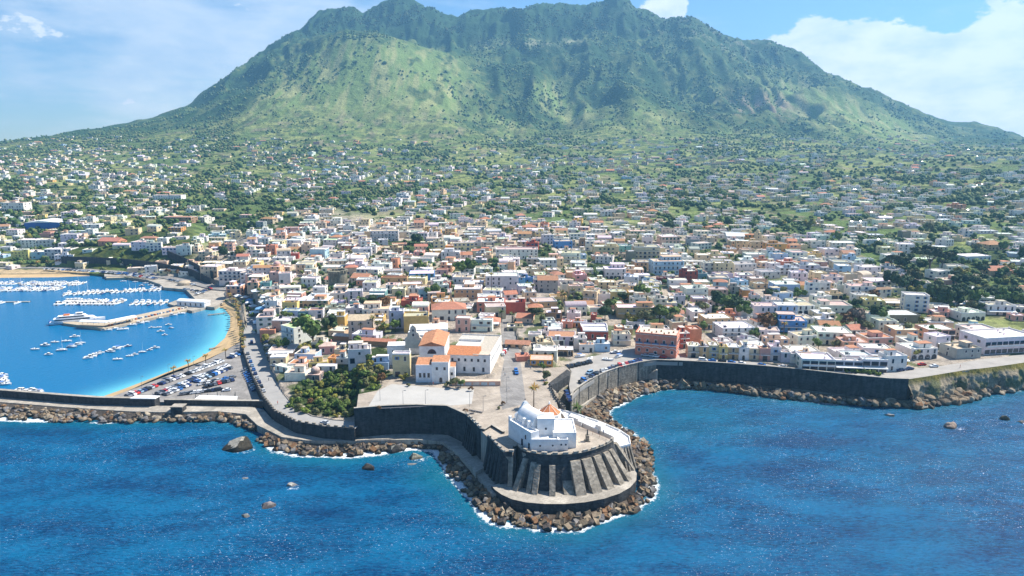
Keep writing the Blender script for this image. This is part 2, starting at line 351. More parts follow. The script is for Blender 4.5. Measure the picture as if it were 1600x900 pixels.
def H(X, Y, detail=True):
    X = np.asarray(X, float); Y = np.asarray(Y, float)
    z, px = Hbase(X, Y)
    if detail:
        u = X / Y
        w = sstep(1500, 2300, Y)
        mt = sstep(1900, 2700, Y)
        z = z + (fbm(X / 160, Y / 160, 4, 3) - .5) * (8 * sstep(700, 1400, Y) + 26 * w)
        wx = X + 190 * (fbm(X / 260, Y / 260, 3, 9) - .5); wy = Y + 190 * (fbm(X / 240, Y / 240, 3, 10) - .5); gul = ridged(wx / 170, wy / 430, 5, 21)
        z = z + mt * (fbm(wx / 330, wy / 330, 4, 77) - .5) * 165 * sstep(640, 860, px) * (1 - sstep(1250, 1450, px)) * (1 - .9 * sstep(3050, 3380, Y))
        grassy = np.exp(-((px - 610) / 120) ** 4) * (Y > 2100) * (Y < 2860)
        z = z + mt * (gul - .62) * 105 * (1 - .75 * grassy) * (1 - .8 * sstep(3100, 3380, Y)) * sstep(200, 420, px) * (1 - .5 * sstep(1250, 1500, px))
        crag = ridged(X / 46, Y / 60, 3, 31)
        z = z + sstep(2500, 3200, Y) * (crag - .60) * (40 - 12 * sstep(3200, 3400, Y)) * sstep(380, 480, px) * (1 - sstep(1150, 1330, px))
        # farm terraces: level steps held by low walls
        tz = sstep(820, 1050, Y) * (1 - sstep(2350, 2700, Y)); st = 3.2 + 2.2 * sstep(1300, 2000, Y)
        zz = z + 5 * (fbm(X / 70, Y / 70, 2, 5) - .5)
        fr = zz / st - np.floor(zz / st); z = z + tz * (sstep(.72, 1, fr) - fr) * st * .75
    for poly, zf in FLAT:
        xs = [p[0] for p in poly]; ys = [p[1] for p in poly]
        bb = (X > min(xs)) & (X < max(xs)) & (Y > min(ys)) & (Y < max(ys))
        if bb.any(): z = np.where(bb & inpoly(X, Y, poly), zf - .35, z)
    return z
def h1(x, y): return float(H(np.array([x]), np.array([y]))[0])
def G(px, py, lo=180., hi=4200.):
    """where the ray through a pixel meets the land"""
    a, dy, dz = ray(px, py)
    ys = np.concatenate([np.arange(max(lo, 200), 1100, 1.5), np.arange(1100, hi, 6.)]); xs = a / dy * ys; zs = CZ + dz / dy * ys
    hs = H(xs, ys); ok = np.nonzero(zs <= hs)[0]
    k = ok[0] if len(ok) else len(ys) - 1
    return Vector((xs[k], ys[k], hs[k]))

# ------------------------------------------------------------------ squares and roads (made first: the land is levelled for them)
def inset_sheet(name, pts, z, m, thick=1.6, cutland=True, **t):
    poly = PP(pts, z) if not isinstance(pts[0], Vector) else pts
    mb = MB(); mb.prism([(p.x, p.y) for p in poly], z - thick, z)
    if cutland: FLAT.append(([(p.x, p.y) for p in poly], z))
    return mb.build(name, m, kind='structure', **t)
PLAZA = [(557, 639), (600, 635.3), (645, 633.8), (698, 635.2), (726, 648), (744, 665.5), (762, 683), (786, 709), (801, 709), (808, 696), (817, 708), (842, 713), (870, 714), (898, 712), (930, 705), (955, 694), (957, 688), (916, 670.5), (879, 655),
         (873, 640), (868, 622), (858, 604), (862, 597), (880, 584), (892, 580), (884, 572), (868, 574), (848, 574), (828, 574), (822, 560), (812, 535), (800, 527), (786, 524), (787, 545), (770, 596), (700, 604), (640, 597), (612, 592), (590, 610), (560, 616)]
church_square = inset_sheet('church_square', PLAZA, ZP, paving, thick=12.5)
# pale cleared rectangle of asphalt and the darker patches on the square
sheet = MB(); sheet.prism([(p.x, p.y) for p in PP([(590, 611), (612, 600), (700, 607), (741, 607), (737, 631), (700, 634), (645, 632), (575, 636)], ZP + .01)], ZP + .005, ZP + .012)
sheet.build('square_asphalt_patch', mat('pale_asphalt', (.40, .385, .36), rough=.95, var=.15, nscale=.1), kind='structure')
sheet = MB(); sheet.prism([(p.x, p.y) for p in PP([(788, 560), (812, 556), (818, 600), (822, 630), (785, 640), (780, 600)], ZP + .01)], ZP + .005, ZP + .010)
sheet.build('square_road_surface', asphalt, kind='structure')

# lower seaside square with boats and parked cars
LOWSQ = [(893, 621), (905, 607), (935, 588.5), (966, 576), (998, 568.5), (1025, 565), (1100, 567), (1200, 573.5), (1300, 584.5), (1390, 593.5), (1420, 593), (1470, 585), (1540, 575), (1640, 562), (1640, 549), (1540, 560), (1470, 572), (1420, 577), (1330, 584), (1260, 579), (1230, 574), (1180, 566), (1070, 559), (1050, 550), (1030, 548), (1000, 541), (975, 545), (930, 556), (900, 560), (885, 570), (893, 580), (889, 602)]
low_square = inset_sheet('seafront_road', LOWSQ, 12.4, mat('road_surface', (.33, .31, .285), rough=.95, var=.2, nscale=.15), thick=1.8)
CARPARK = [(-250, 612), (0, 613.5), (100, 617), (165, 619.5), (210, 603), (280, 575), (330, 556), (352, 540), (372, 528), (384, 530), (388, 560), (396, 585), (410, 612), (414, 637), (385, 640), (240, 641), (0, 628), (-250, 620)]
car_park = inset_sheet('car_park', [(168, 622), (215, 605), (280, 580), (325, 562), (352, 548), (376, 534), (386, 545), (394, 578), (408, 612), (410, 628), (250, 628)], 3.0, asphalt, thick=3.5)
# road from the harbour up along the car park wall and round to the foot of the square
def ribbon(name, pts, m, thick=1.5, flat=True, lip=0, **t):
    """pts: (px, py, z, width)"""
    ps = [P(x, y, z) for x, y, z, w in pts]; L_, R_ = [], []
    for i, p in enumerate(ps):
        d = ps[min(i + 1, len(ps) - 1)] - ps[max(i - 1, 0)]; d.z = 0; d.normalize(); nrm = Vector((-d.y, d.x, 0)); w = pts[i][3] / 2
        L_.append(p + nrm * w); R_.append(p - nrm * w)
    mb = MB(); n = len(ps)
    vs_ = [tuple(q) for q in L_ + R_] + [(q.x, q.y, q.z - thick) for q in L_ + R_]
    fs = []
    for i in range(n - 1):
        fs += [(i, n + i, n + i + 1, i + 1), (i, i + 1, 2 * n + i + 1, 2 * n + i), (n + i + 1, n + i, 3 * n + i, 3 * n + i + 1)]
    mb.add(vs_, fs)
    if flat:
        for i in range(n - 1): FLAT.append(([(q.x, q.y) for q in (L_[i], L_[i + 1], R_[i + 1], R_[i])], min(ps[i].z, ps[i + 1].z)))
    t.setdefault('kind', 'structure')
    o = mb.build(name, m, **t); return o, L_, R_
road_pts = [(358, 448, 3.4, 9), (378, 462, 3.6, 9), (392, 478, 3.7, 9), (396, 500, 3.8, 9), (393, 522, 4.0, 10), (396, 545, 4.6, 11), (404, 568, 5.4, 10), (414, 592, 6.2, 9.5), (427, 618, 6.9, 9), (445, 640, 7.4, 8.5), (475, 655, 7.8, 8), (515, 662, 8.0, 7.5), (560, 665, 8.1, 7)]
coast_road, RL, RR = ribbon('coast_road', road_pts, mat('road_pale', (.30, .29, .275), rough=.95, var=.15, nscale=.15), thick=4.5)
quay_road, _, _ = ribbon('quay_road', [(-260, 417, 3, 9), (0, 418, 3, 9), (90, 418, 3, 9), (180, 424, 3, 9), (260, 433, 3, 9), (310, 443, 3.1, 10), (340, 450, 3.2, 12), (362, 452, 3.4, 9)], asphalt)
quay_apron = inset_sheet('quay_apron', [(163, 432), (215, 432), (250, 444), (256, 449), (290, 452), (300, 462), (315, 478), (335, 480), (352, 470), (355, 450), (330, 441), (290, 434), (240, 430), (163, 428)], 2.4, concrete, thick=4)
back_street, _, _ = ribbon('side_street', [(800, 560, 15.02, 9), (796, 530, 15.6, 9), (792, 500, 17, 7), (800, 480, 19, 6)], asphalt, thick=.6)

# ------------------------------------------------------------------ the land sheet
def build_land():
    ncol, nrow = 1150, 640
    pxs = np.linspace(-480, 2080, ncol); us = np.array([_uv(p, 400) for p in pxs])
    s = np.linspace(0, 1, nrow); yb = np.interp(us, BU, BY)
    Ys = yb[None, :] * (4550 / yb[None, :]) ** (s[:, None] ** .92)
    Xs = us[None, :] * Ys
    Z = H(Xs, Ys); 
    V = np.stack([Xs, Ys, Z], -1).reshape(-1, 3)
    i = np.arange(nrow - 1)[:, None] * ncol + np.arange(ncol - 1)[None, :]
    Fc = np.stack([i, i + 1, i + ncol + 1, i + ncol], -1).reshape(-1, 4)
    # skirt down to the sea bed along the shore
    sk = V[:ncol].copy(); sk[:, 2] = -6; V = np.vstack([V, sk]); o = nrow * ncol; k = np.arange(ncol - 1)
    Fc = np.vstack([Fc, np.stack([o + k, o + k + 1, k + 1, k], -1)])
    me = np_mesh('land', V, Fc, None, [], smooth=True)
    X, Y, z = V[:, 0], V[:, 1], V[:, 2]
    d = Y * cp - (z - CZ) * sp; px = 800 + F * X / d; py = 450 - F * (Y * sp + (z - CZ) * cp) / d
    def col(*c): return np.array(c)[None, :]
    def mix(a, b, t): return a + (b - a) * t[:, None]
    n1 = fbm(X / 14, Y / 14, 4, 41); n2 = fbm(X / 60, Y / 60, 4, 42); n3 = fbm(X / 6, Y / 6, 3, 43); n4 = fbm(X / 25, Y / 40, 3, 44)
    field = mix(col(.12, .175, .055), col(.26, .29, .10), sstep(.38, .62, n2))
    field = mix(field, col(.26, .22, .15), sstep(.60, .70, n4) * .7)
    hedge = sstep(.52, .62, n1); field = mix(field, col(.035, .055, .02), hedge * .6)
    # terraces: dark edge of each step
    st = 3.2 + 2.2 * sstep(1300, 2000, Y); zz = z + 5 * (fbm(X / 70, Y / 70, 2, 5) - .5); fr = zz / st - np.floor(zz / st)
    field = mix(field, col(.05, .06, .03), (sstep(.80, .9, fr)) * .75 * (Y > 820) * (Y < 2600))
    paved = mix(col(.48, .40, .31), col(.34, .30, .26), n3); paved = mix(paved, col(.09, .12, .04), sstep(.56, .64, n1) * .85)
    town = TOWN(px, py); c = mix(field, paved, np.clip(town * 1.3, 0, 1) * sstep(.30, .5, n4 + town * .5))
    # mountain cover
    mt = sstep(2000, 2400, Y)
    scrub = mix(col(.11, .145, .05), col(.035, .065, .022), sstep(.42, .58, n2 * .5 + fbm(X / 22, Y / 22, 4, 45) * .5))
    g1 = np.exp(-(((px - 590) / 160) ** 2 + ((py - 140) / 80) ** 2) ** 2) * (Y < 2820)
    g2 = np.exp(-(((px - 1000) / 75) ** 2 + ((py - 215) / 50) ** 2) ** 2)
    g3 = np.exp(-(((px - 1330) / 160) ** 2 + ((py - 185 - (px - 1330) * .33) / 36) ** 2) ** 2) * .8
    g4 = sum(np.exp(-(((px - a_) / b_) ** 2 + ((py - c_ - (px - a_) * e_) / d_) ** 2) ** 2) for a_, c_, b_, d_, e_ in ((880, 165, 50, 30, .5), (430, 165, 70, 30, -.5), (340, 205, 70, 18, -.2), (1090, 140, 40, 16, .5), (790, 200, 50, 18, .3), (1180, 215, 70, 14, .1), (1240, 150, 30, 26, 1.0)))
    grass = np.clip(np.maximum(np.maximum(np.maximum(g1, g2), g3), .85 * g4) * 1.3, 0, 1) * sstep(.30, .45, fbm(X / 30, Y / 50, 4, 46) * .6 + n2 * .4 - .02)
    gcol = mix(col(.165, .235, .07), col(.28, .295, .12), sstep(.4, .65, fbm(X / 18, Y / 90, 3, 47)))
    mcol = mix(scrub, gcol, grass)
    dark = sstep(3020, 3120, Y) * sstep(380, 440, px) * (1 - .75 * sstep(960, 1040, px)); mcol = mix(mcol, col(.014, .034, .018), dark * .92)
    crag = ridged(X / 46, Y / 60, 3, 31); mcol = mix(mcol, col(.30, .27, .22), sstep(.74, .86, crag) * sstep(2750, 3100, Y) * .55 * sstep(900, 1000, px))
    strip = np.exp(-((py - 67) / 6) ** 2) * sstep(720, 760, px) * (1 - sstep(890, 930, px)) * (Y < 3150); mcol = mix(mcol, col(.34, .33, .22), np.clip(strip * .8, 0, .7))
    pink = np.exp(-(((px - 1190) / 60) ** 2 + ((py - 165) / 22) ** 2)); mcol = mix(mcol, col(.33, .24, .17), pink * sstep(.45, .6, fbm(X / 20, Y / 60, 3, 48)))
    c = mix(c, mcol, mt)
    bl = sstep(95, 120, px) * (1 - sstep(285, 330, px)) * (Y > 660) * (Y < 760) * (py < 423); c = mix(c, mix(col(.10, .12, .03), col(.045, .07, .02), sstep(.4, .6, n1)), bl * 1.0)
    beach = (py > 421) * (px < 140) * (Y < 672); c = mix(c, col(.52, .39, .23), beach * 1.0)
    bush = (.42 * sstep(.35, .6, n2)) * (1 - town) * (1 - mt) + mt * (1 - .82 * grass) * (.45 + .35 * sstep(.35, .6, n2)) + .5 * dark; bush = bush * (py < 560) * (Y > 640) * (1 - pink * .6)
    gd = GARDEN(px, py); c = mix(c, mix(col(.07, .10, .03), col(.035, .055, .02), n1), gd)
    edge = (z < 1.0); c = mix(c, col(.2, .18, .15), edge * 1.0)
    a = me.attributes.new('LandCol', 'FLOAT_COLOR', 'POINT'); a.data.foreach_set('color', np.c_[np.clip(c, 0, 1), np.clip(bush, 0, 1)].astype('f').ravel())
    m = bpy.data.materials.new('land_cover'); m.use_nodes = True; nt = m.node_tree; N = nt.nodes; L = nt.links; b = N['Principled BSDF']
    b.inputs['Roughness'].default_value = .95; b.inputs['Specular IOR Level'].default_value = .08
    at = N.new('ShaderNodeAttribute'); at.attribute_name = 'LandCol'
    g = N.new('ShaderNodeNewGeometry'); n = N.new('ShaderNodeTexNoise'); n.inputs['Scale'].default_value = .22; n.inputs['Detail'].default_value = 8; n.inputs['Roughness'].default_value = .7
    L.new(g.outputs['Position'], n.inputs['Vector']); r = N.new('ShaderNodeMapRange'); r.inputs['From Min'].default_value = .3; r.inputs['From Max'].default_value = .7; r.inputs['To Min'].default_value = .6; r.inputs['To Max'].default_value = 1.35
    L.new(n.outputs['Fac'], r.inputs['Value']); mx = N.new('ShaderNodeVectorMath'); mx.operation = 'SCALE'; L.new(at.outputs['Color'], mx.inputs[0]); L.new(r.outputs[0], mx.inputs['Scale']); 
    # clumps of low scrub on the open ground
    def nz(sc_, det, r_):
        q = N.new('ShaderNodeTexNoise'); q.inputs['Scale'].default_value = sc_; q.inputs['Detail'].default_value = det; q.inputs['Roughness'].default_value = r_; L.new(g.outputs['Position'], q.inputs['Vector']); return q.outputs['Fac']
    def mth(op, a_, b_):
        q = N.new('ShaderNodeMath'); q.operation = op
        for k_, w_ in enumerate((a_, b_)):
            if isinstance(w_, (int, float)): q.inputs[k_].default_value = w_
            else: L.new(w_, q.inputs[k_])
        return q.outputs[0]
    s_ = mth('ADD', mth('MULTIPLY', nz(.045, 8, .72), .7), mth('MULTIPLY', nz(.009, 4, .6), .3)); s_ = mth('ADD', s_, mth('MULTIPLY', mth('SUBTRACT', at.outputs['Alpha'], .5), .30))
    r3 = N.new('ShaderNodeMapRange'); r3.interpolation_type = 'SMOOTHSTEP'; r3.inputs['From Min'].default_value = .49; r3.inputs['From Max'].default_value = .535; L.new(s_, r3.inputs['Value'])
    gate = N.new('ShaderNodeMapRange'); gate.inputs['From Max'].default_value = .12; L.new(at.outputs['Alpha'], gate.inputs['Value'])
    dk = N.new('ShaderNodeRGB'); dk.outputs[0].default_value = (.034, .075, .026, 1); mc = N.new('ShaderNodeMixRGB'); L.new(mth('MULTIPLY', mth('MULTIPLY', r3.outputs[0], gate.outputs[0]), .8), mc.inputs[0]); L.new(mx.outputs[0], mc.inputs[1]); L.new(dk.outputs[0], mc.inputs[2]); L.new(mc.outputs[0], b.inputs['Base Color'])
    n5 = N.new('ShaderNodeTexNoise'); n5.inputs['Scale'].default_value = .06; n5.inputs['Detail'].default_value = 9; n5.inputs['Roughness'].default_value = .7; L.new(g.outputs['Position'], n5.inputs['Vector'])
    bp = N.new('ShaderNodeBump'); bp.inputs['Strength'].default_value = .8; bp.inputs['Distance'].default_value = 9; L.new(n5.outputs['Fac'], bp.inputs['Height']); L.new(bp.outputs[0], b.inputs['Normal'])
    me.materials.append(m)
    return link('hillside_land', me, kind='structure')

def TOWN(px, py):
    """0..1: how built-up the ground is, by place on the hillside"""
    px = np.asarray(px, float); py = np.asarray(py, float)
    top = np.interp(px, [0, 150, 300, 420, 520, 620, 800, 950, 1080, 1200, 1300, 1400, 1500, 1600], [470, 450, 395, 345, 330, 345, 352, 352, 365, 375, 390, 440, 500, 520])
    t = sstep(top - 18, top + 25, py)
    r = 1 - .85 * sstep(1330, 1460, px) * (py < 520)
    return t * r
def GARDEN(px, py):
    def el(cx, cy, rx, ry): return (((px - cx) / rx) ** 2 + ((py - cy) / ry) ** 2) < 1
    g = el(530, 610, 68, 42) | el(498, 520, 28, 18) | el(560, 505, 30, 12) | el(945, 420, 30, 22) | el(1010, 503, 40, 12) | el(1150, 480, 55, 22) | el(1215, 510, 25, 18) | el(1350, 490, 60, 14) | el(600, 555, 30, 14) | el(1320, 505, 30, 22) | el(725, 417, 40, 12) | el(845, 395, 22, 8) | el(1480, 470, 90, 34) | el(1560, 430, 120, 40) | el(400, 350, 80, 16) | el(640, 385, 60, 9) | el(1100, 392, 40, 8)
    return g * (sstep(.25, .35, fbm(np.asarray(px) / 9, np.asarray(py) / 5, 2, 60)))

# ------------------------------------------------------------------ strips of armour rock: (inner px, py, z, outer px, py)
STRIP_A = [(-330, 618, 3, -330, 640), (-200, 621, 2.9, -200, 645), (0, 629, 2.9, 0, 655), (100, 637, 2.9, 100, 659), (200, 643.5, 2.9, 200, 661), (250, 645, 2.9, 250, 660), (300, 643, 2.9, 300, 659), (345, 644, 2.9, 350, 661), (378, 647, 2.9, 385, 668), (400, 664, 2.9, 395, 676)]
STRIP_B = [(418, 675, 2.8, 402, 688), (440, 686, 2.5, 424, 701), (480, 692, 2, 470, 711), (545, 693, 2, 545, 713), (600, 691, 2, 600, 707), (650, 690, 2, 648, 700), (690, 694, 2, 682, 704), (712, 711, 2, 692, 724), (731, 731, 2, 713, 751), (748, 750, 1.8, 737, 779), (766, 774, 1.5, 757, 804), (800, 797, 1.4, 787, 820), (830, 803, 1.3, 827, 824), (875, 804.5, 1.3, 872, 828), (915, 802, 1.3, 905, 827), (950, 793, 1.4, 950, 811), (982, 780, 1.5, 990, 800), (1000, 762, 1.5, 1017, 778), (1001, 745, 1.8, 1024, 756), (997, 728, 1.8, 1021, 729), (991, 711, 2, 1016, 705), (986, 698, 2, 1004, 689), (976, 680, 2, 985, 676), (955, 666, 2, 962, 663), (925, 652, 2, 948, 649), (906, 639, 2.5, 955, 637), (925, 623, 3, 975, 628), (951, 606, 3.5, 1000, 617), (998, 594, 3.5, 1030, 609), (1030, 591, 3.5, 1060, 606.5), (1100, 595, 3, 1120, 610), (1200, 604, 3, 1200, 621), (1300, 617, 3, 1300, 630), (1385, 624, 3, 1380, 634)]
STRIP_C = [(1385, 624, 3, 1380, 634), (1420, 626, 3.5, 1440, 638), (1470, 613, 4.5, 1495, 631), (1530, 598, 5, 1550, 618), (1600, 588, 5, 1610, 606), (1750, 575, 5, 1760, 592), (2100, 550, 5, 2100, 565)]
def bank(name, strip, c):
    mb = MB(); ps = [(P(a, b, z), P(d, e, 0)) for a, b, z, d, e in strip]
    vs_ = []
    for i, o in ps:
        out = (o - i); out.z = 0
        vs_ += [i + Vector((0, 0, 0)), i + (o - i) * .55 + Vector((0, 0, -.6)), o + Vector((0, 0, -1.2)), o + out * .5 + Vector((0, 0, -5))]
    fs = [(4 * k + j, 4 * k + j + 1, 4 * k + 5 + j, 4 * k + 4 + j) for k in range(len(ps) - 1) for j in range(3)]
    mb.add(vs_, fs, 0, c); return mb.build(name, rock, kind='structure')
bank('rubble_bank', STRIP_A, (.10, .085, .07)); bank('rubble_bank', STRIP_B, (.11, .085, .065)); bank('rubble_bank', STRIP_C, (.12, .105, .08))

# ------------------------------------------------------------------ the sea
def build_sea():
    # fine polar sheet near the town, wide sheet beyond; foam and shallows are stored by distance from the shore
    pxs = np.linspace(-700, 2300, 620); us = pxs * 0
    rows = np.concatenate([np.linspace(60, 420, 430), np.linspace(422, 760, 110), [800, 900, 1100, 1600, 3000, 4600]])
    uu = (pxs - 800) / F * 1.08
    Ys = np.repeat(rows[:, None], len(uu), 1); Xs = uu[None, :] * np.clip(Ys, 150, 1e9) 
    V = np.stack([Xs, Ys, 0 * Xs], -1).reshape(-1, 3)
    segs = []
    for S in (STRIP_A, STRIP_B, STRIP_C):
        pts = [P(q[3], q[4], 0) for q in S]
        for a, b in zip(pts, pts[1:]): segs.append((a.x, a.y, b.x, b.y))
    X, Y = V[:, 0], V[:, 1]; D = np.full(len(X), 1e9)
    near = (Y < 520)
    xn, yn = X[near], Y[near]; dn = np.full(len(xn), 1e9)
    for x0, y0, x1, y1 in segs:
        dx, dy = x1 - x0, y1 - y0; t = np.clip(((xn - x0) * dx + (yn - y0) * dy) / (dx * dx + dy * dy + 1e-9), 0, 1)
        dn = np.minimum(dn, np.hypot(xn - x0 - t * dx, yn - y0 - t * dy))
    D[near] = dn
    Drk = np.full(len(X), 1e9); dr = np.full(len(xn), 1e9)
    for (x, y, r) in SEA_ROCKS:
        p = P(x, y, 0); dr = np.minimum(dr, np.maximum(0, np.hypot(xn - p.x - 1.2, (yn - p.y + 1) * 1.3) - r * .42))
    Drk[near] = dr
    d = Y * cp + CZ * sp; px = 800 + F * X / d; py = 450 - F * (Y * sp - CZ * cp) / d
    harbour = ((Y > np.interp(X, *HB)) & (px < 420)).astype(float)
    shore = [P(x, y, 0) for x, y in BEACH_EDGE]; hd = np.full(len(X), 1e9); hm = harbour > 0; xh, yh = X[hm], Y[hm]; dd = np.full(len(xh), 1e9)
    for a, b in zip(shore, shore[1:]):
        dx, dy = b.x - a.x, b.y - a.y; t = np.clip(((xh - a.x) * dx + (yh - a.y) * dy) / (dx * dx + dy * dy), 0, 1)
        dd = np.minimum(dd, np.hypot(xh - a.x - t * dx, yh - a.y - t * dy))
    hd[hm] = dd
    n = fbm(X / 35, Y / 35, 4, 71); n2 = fbm(X / 9, Y / 9, 3, 72)
    foam = np.exp(-D / (1.6 + 3.6 * n2 ** 1.5)) * 1.0
    foam = np.maximum(foam * (.55 + .8 * sstep(.35, .65, n)), .62 * np.exp(-Drk / (1.0 + 4.5 * n2 ** 2)) * sstep(.3, .6, n2))
    wash = np.exp(-(((px - 1500) / 85) ** 2 + ((py - 638) / 18) ** 2)) * .5; foam = np.maximum(foam, wash * sstep(.35, .6, n2 + .1))
    shallow = .8 * np.exp(-D / 9) ; shallow = np.maximum(shallow, .45 * np.exp(-(((px - 1085) / 150) ** 2 + ((py - 660) / 60) ** 2)) )
    shallow = np.maximum(shallow, .7 * np.exp(-(((px - 720) / 90) ** 2 + ((py - 740) / 40) ** 2)))
    shallow = np.maximum(shallow, .2 * np.exp(-(((px - 1450) / 220) ** 2 + ((py - 720) / 70) ** 2)))
    shallow = np.clip(shallow * (.55 + .9 * n), 0, 1)
    i = np.arange(len(rows) - 1)[:, None] * len(uu) + np.arange(len(uu) - 1)[None, :]
    Fc = np.stack([i, i + 1, i + len(uu) + 1, i + len(uu)], -1).reshape(-1, 4)
    # shape the near water into low swell so that it is real relief
    sw = np.clip(1 - (Y - 60) / 700, 0, 1) * (1 - harbour)
    wz = .38 * np.sin((X * .35 + Y * 1.0) / 3.4 + 3 * n) + .30 * np.sin((X * .8 - Y * .9) / 2.3 + 5 * n2) + (n2 - .5) * 1.1
    V[:, 2] = wz * .55 * sw * sstep(1, 8, D) - .02
    me = np_mesh('sea', V, Fc, None, [], smooth=True)
    a = me.attributes.new('SeaMask', 'FLOAT_COLOR', 'POINT'); a.data.foreach_set('color', np.c_[foam, shallow, harbour * np.clip(1, 0, 1), np.exp(-hd / 12)].astype('f').ravel())
    m = bpy.data.materials.new('sea_water'); m.use_nodes = True; nt = m.node_tree; N = nt.nodes; L = nt.links; b = N['Principled BSDF']
    at = N.new('ShaderNodeAttribute'); at.attribute_name = 'SeaMask'; se = N.new('ShaderNodeSeparateColor'); L.new(at.outputs['Color'], se.inputs[0])
    g = N.new('ShaderNodeNewGeometry')
    def nz(scale, det, rough, sx=1, sy=1, rot=0):
        mp = N.new('ShaderNodeMapping'); mp.inputs['Scale'].default_value = (sx, sy, 1); mp.inputs['Rotation'].default_value = (0, 0, rot); L.new(g.outputs['Position'], mp.inputs['Vector'])
        n_ = N.new('ShaderNodeTexNoise'); n_.inputs['Scale'].default_value = scale; n_.inputs['Detail'].default_value = det; n_.inputs['Roughness'].default_value = rough; L.new(mp.outputs[0], n_.inputs['Vector']); return n_.outputs['Fac']
    def rgb(c): r_ = N.new('ShaderNodeRGB'); r_.outputs[0].default_value = (*c, 1); return r_.outputs[0]
    def mixc(f, a_, b_):
        x = N.new('ShaderNodeMixRGB'); (L.new(f, x.inputs[0]) if not isinstance(f, float) else None); L.new(a_, x.inputs[1]); L.new(b_, x.inputs[2]); return x.outputs[0]
    def mr(v, a0, a1, b0=0., b1=1.):
        r_ = N.new('ShaderNodeMapRange'); r_.interpolation_type = 'SMOOTHSTEP'; L.new(v, r_.inputs['Value'])
        for k_, q in zip(('From Min', 'From Max', 'To Min', 'To Max'), (a0, a1, b0, b1)): r_.inputs[k_].default_value = q
        return r_.outputs[0]
    def mm(op, a_, b_):
        x = N.new('ShaderNodeMath'); x.operation = op
        for k_, q in enumerate((a_, b_)):
            if isinstance(q, (int, float)): x.inputs[k_].default_value = q
            else: L.new(q, x.inputs[k_])
        return x.outputs[0]
    big = nz(.028, 6, .65, 1, 2.6, .2); fine = nz(.42, 7, .75, 1, 3.4, .35)
    deep = mixc(mr(mm('ADD', mm('MULTIPLY', big, .42), mm('MULTIPLY', fine, .58)), .40, .60), rgb((.0006, .033, .107)), rgb((.0014, .113, .250)))
    c = mixc(mr(se.outputs[1], .05, .95), deep, rgb((.004, .12, .19)))
    harb = mixc(mr(at.outputs['Alpha'], .05, .9), rgb((.003, .125, .28)), rgb((.10, .42, .52)))
    c = mixc(se.outputs[2], c, harb)
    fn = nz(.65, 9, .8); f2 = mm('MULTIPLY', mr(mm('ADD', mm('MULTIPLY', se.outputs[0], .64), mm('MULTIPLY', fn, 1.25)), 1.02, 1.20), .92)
    # sun glitter painted as small white flecks in the open water colour
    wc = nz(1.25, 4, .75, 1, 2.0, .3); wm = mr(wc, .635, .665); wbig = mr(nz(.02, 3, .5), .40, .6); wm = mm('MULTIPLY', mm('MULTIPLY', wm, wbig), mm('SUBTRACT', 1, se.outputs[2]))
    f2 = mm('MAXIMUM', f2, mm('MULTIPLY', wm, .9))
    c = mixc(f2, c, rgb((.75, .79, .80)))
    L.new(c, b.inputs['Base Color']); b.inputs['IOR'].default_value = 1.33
    rr = mr(f2, 0, 1, .16, .8); L.new(rr, b.inputs['Roughness']); b.inputs['Specular IOR Level'].default_value = .22
    hgt = mm('ADD', mm('MULTIPLY', nz(.33, 7, .62, 1, 1.9, .25), 1.0), mm('MULTIPLY', nz(1.7, 4, .6), .22))
    bp = N.new('ShaderNodeBump'); bp.inputs['Distance'].default_value = 1.2; L.new(hgt, bp.inputs['Height']); L.new(mm('SUBTRACT', .95, mm('MULTIPLY', se.outputs[2], .72)), bp.inputs['Strength']); L.new(bp.outputs[0], b.inputs['Normal'])
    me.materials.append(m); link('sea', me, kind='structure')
    # the open sea round about, a little lower so that the sheets never meet
    mb = MB(); mb.box(-5900, -2400, -14, 5900, 4700, -7.5); o = mb.build('open_sea', mat('deep_water', (.004, .05, .18), rough=.2, var=.1), kind='structure')
SEA_ROCKS = [(375, 700, 14), (615, 705, 10), (575, 730, 8), (650, 716, 8), (455, 760, 6), (418, 790, 8), (382, 747, 4), (386, 806, 6), (1485, 668, 7), (1570, 655, 7), (1392, 648, 5), (1597, 660, 5), (1540, 618, 10), (1205, 625, 3)]
BEACH_EDGE = [(160, 620), (250, 592), (310, 563), (345, 535), (358, 512), (360, 495), (350, 482), (335, 480)]
_hb = [P(x, y, 0) for x, y in ((-700, 600), (0, 622), (200, 634), (250, 636), (420, 640))]
HB = ([p.x for p in _hb], [p.y for p in _hb])
# ------------------------------------------------------------------ sea walls
def wallstrip(mb, top, zt, base, zb, thick, cap=.25, m=0, mc=1, inside=1, crenel=0):
    """a wall whose face runs from the top line to the base line (lists of Vectors); thick to the land side"""
    n = len(top)
    nr = []
    for i in range(n):
        d = top[min(i + 1, n - 1)] - top[max(i - 1, 0)]; d.z = 0; d.normalize(); nr.append(Vector((-d.y, d.x, 0)) * inside)
    A = [Vector((p.x, p.y, zt)) for p in top]; B = [Vector((p.x, p.y, zb)) for p in base]; C_ = [a + nr[i] * thick for i, a in enumerate(A)]; D_ = [Vector((c.x, c.y, zb)) for c in C_]
    vs_ = A + B + C_ + D_; fs = []; 
    for i in range(n - 1): fs += [(i, n + i, n + i + 1, i + 1), (i, i + 1, 2 * n + i + 1, 2 * n + i), (2 * n + i + 1, 3 * n + i + 1, 3 * n + i, 2 * n + i)]
    fs += [(0, 2 * n, 3 * n, n), (n - 1, 2 * n - 1, 4 * n - 1, 3 * n - 1)]
    mb.add([tuple(v) for v in vs_], fs, m)
    return A, nr
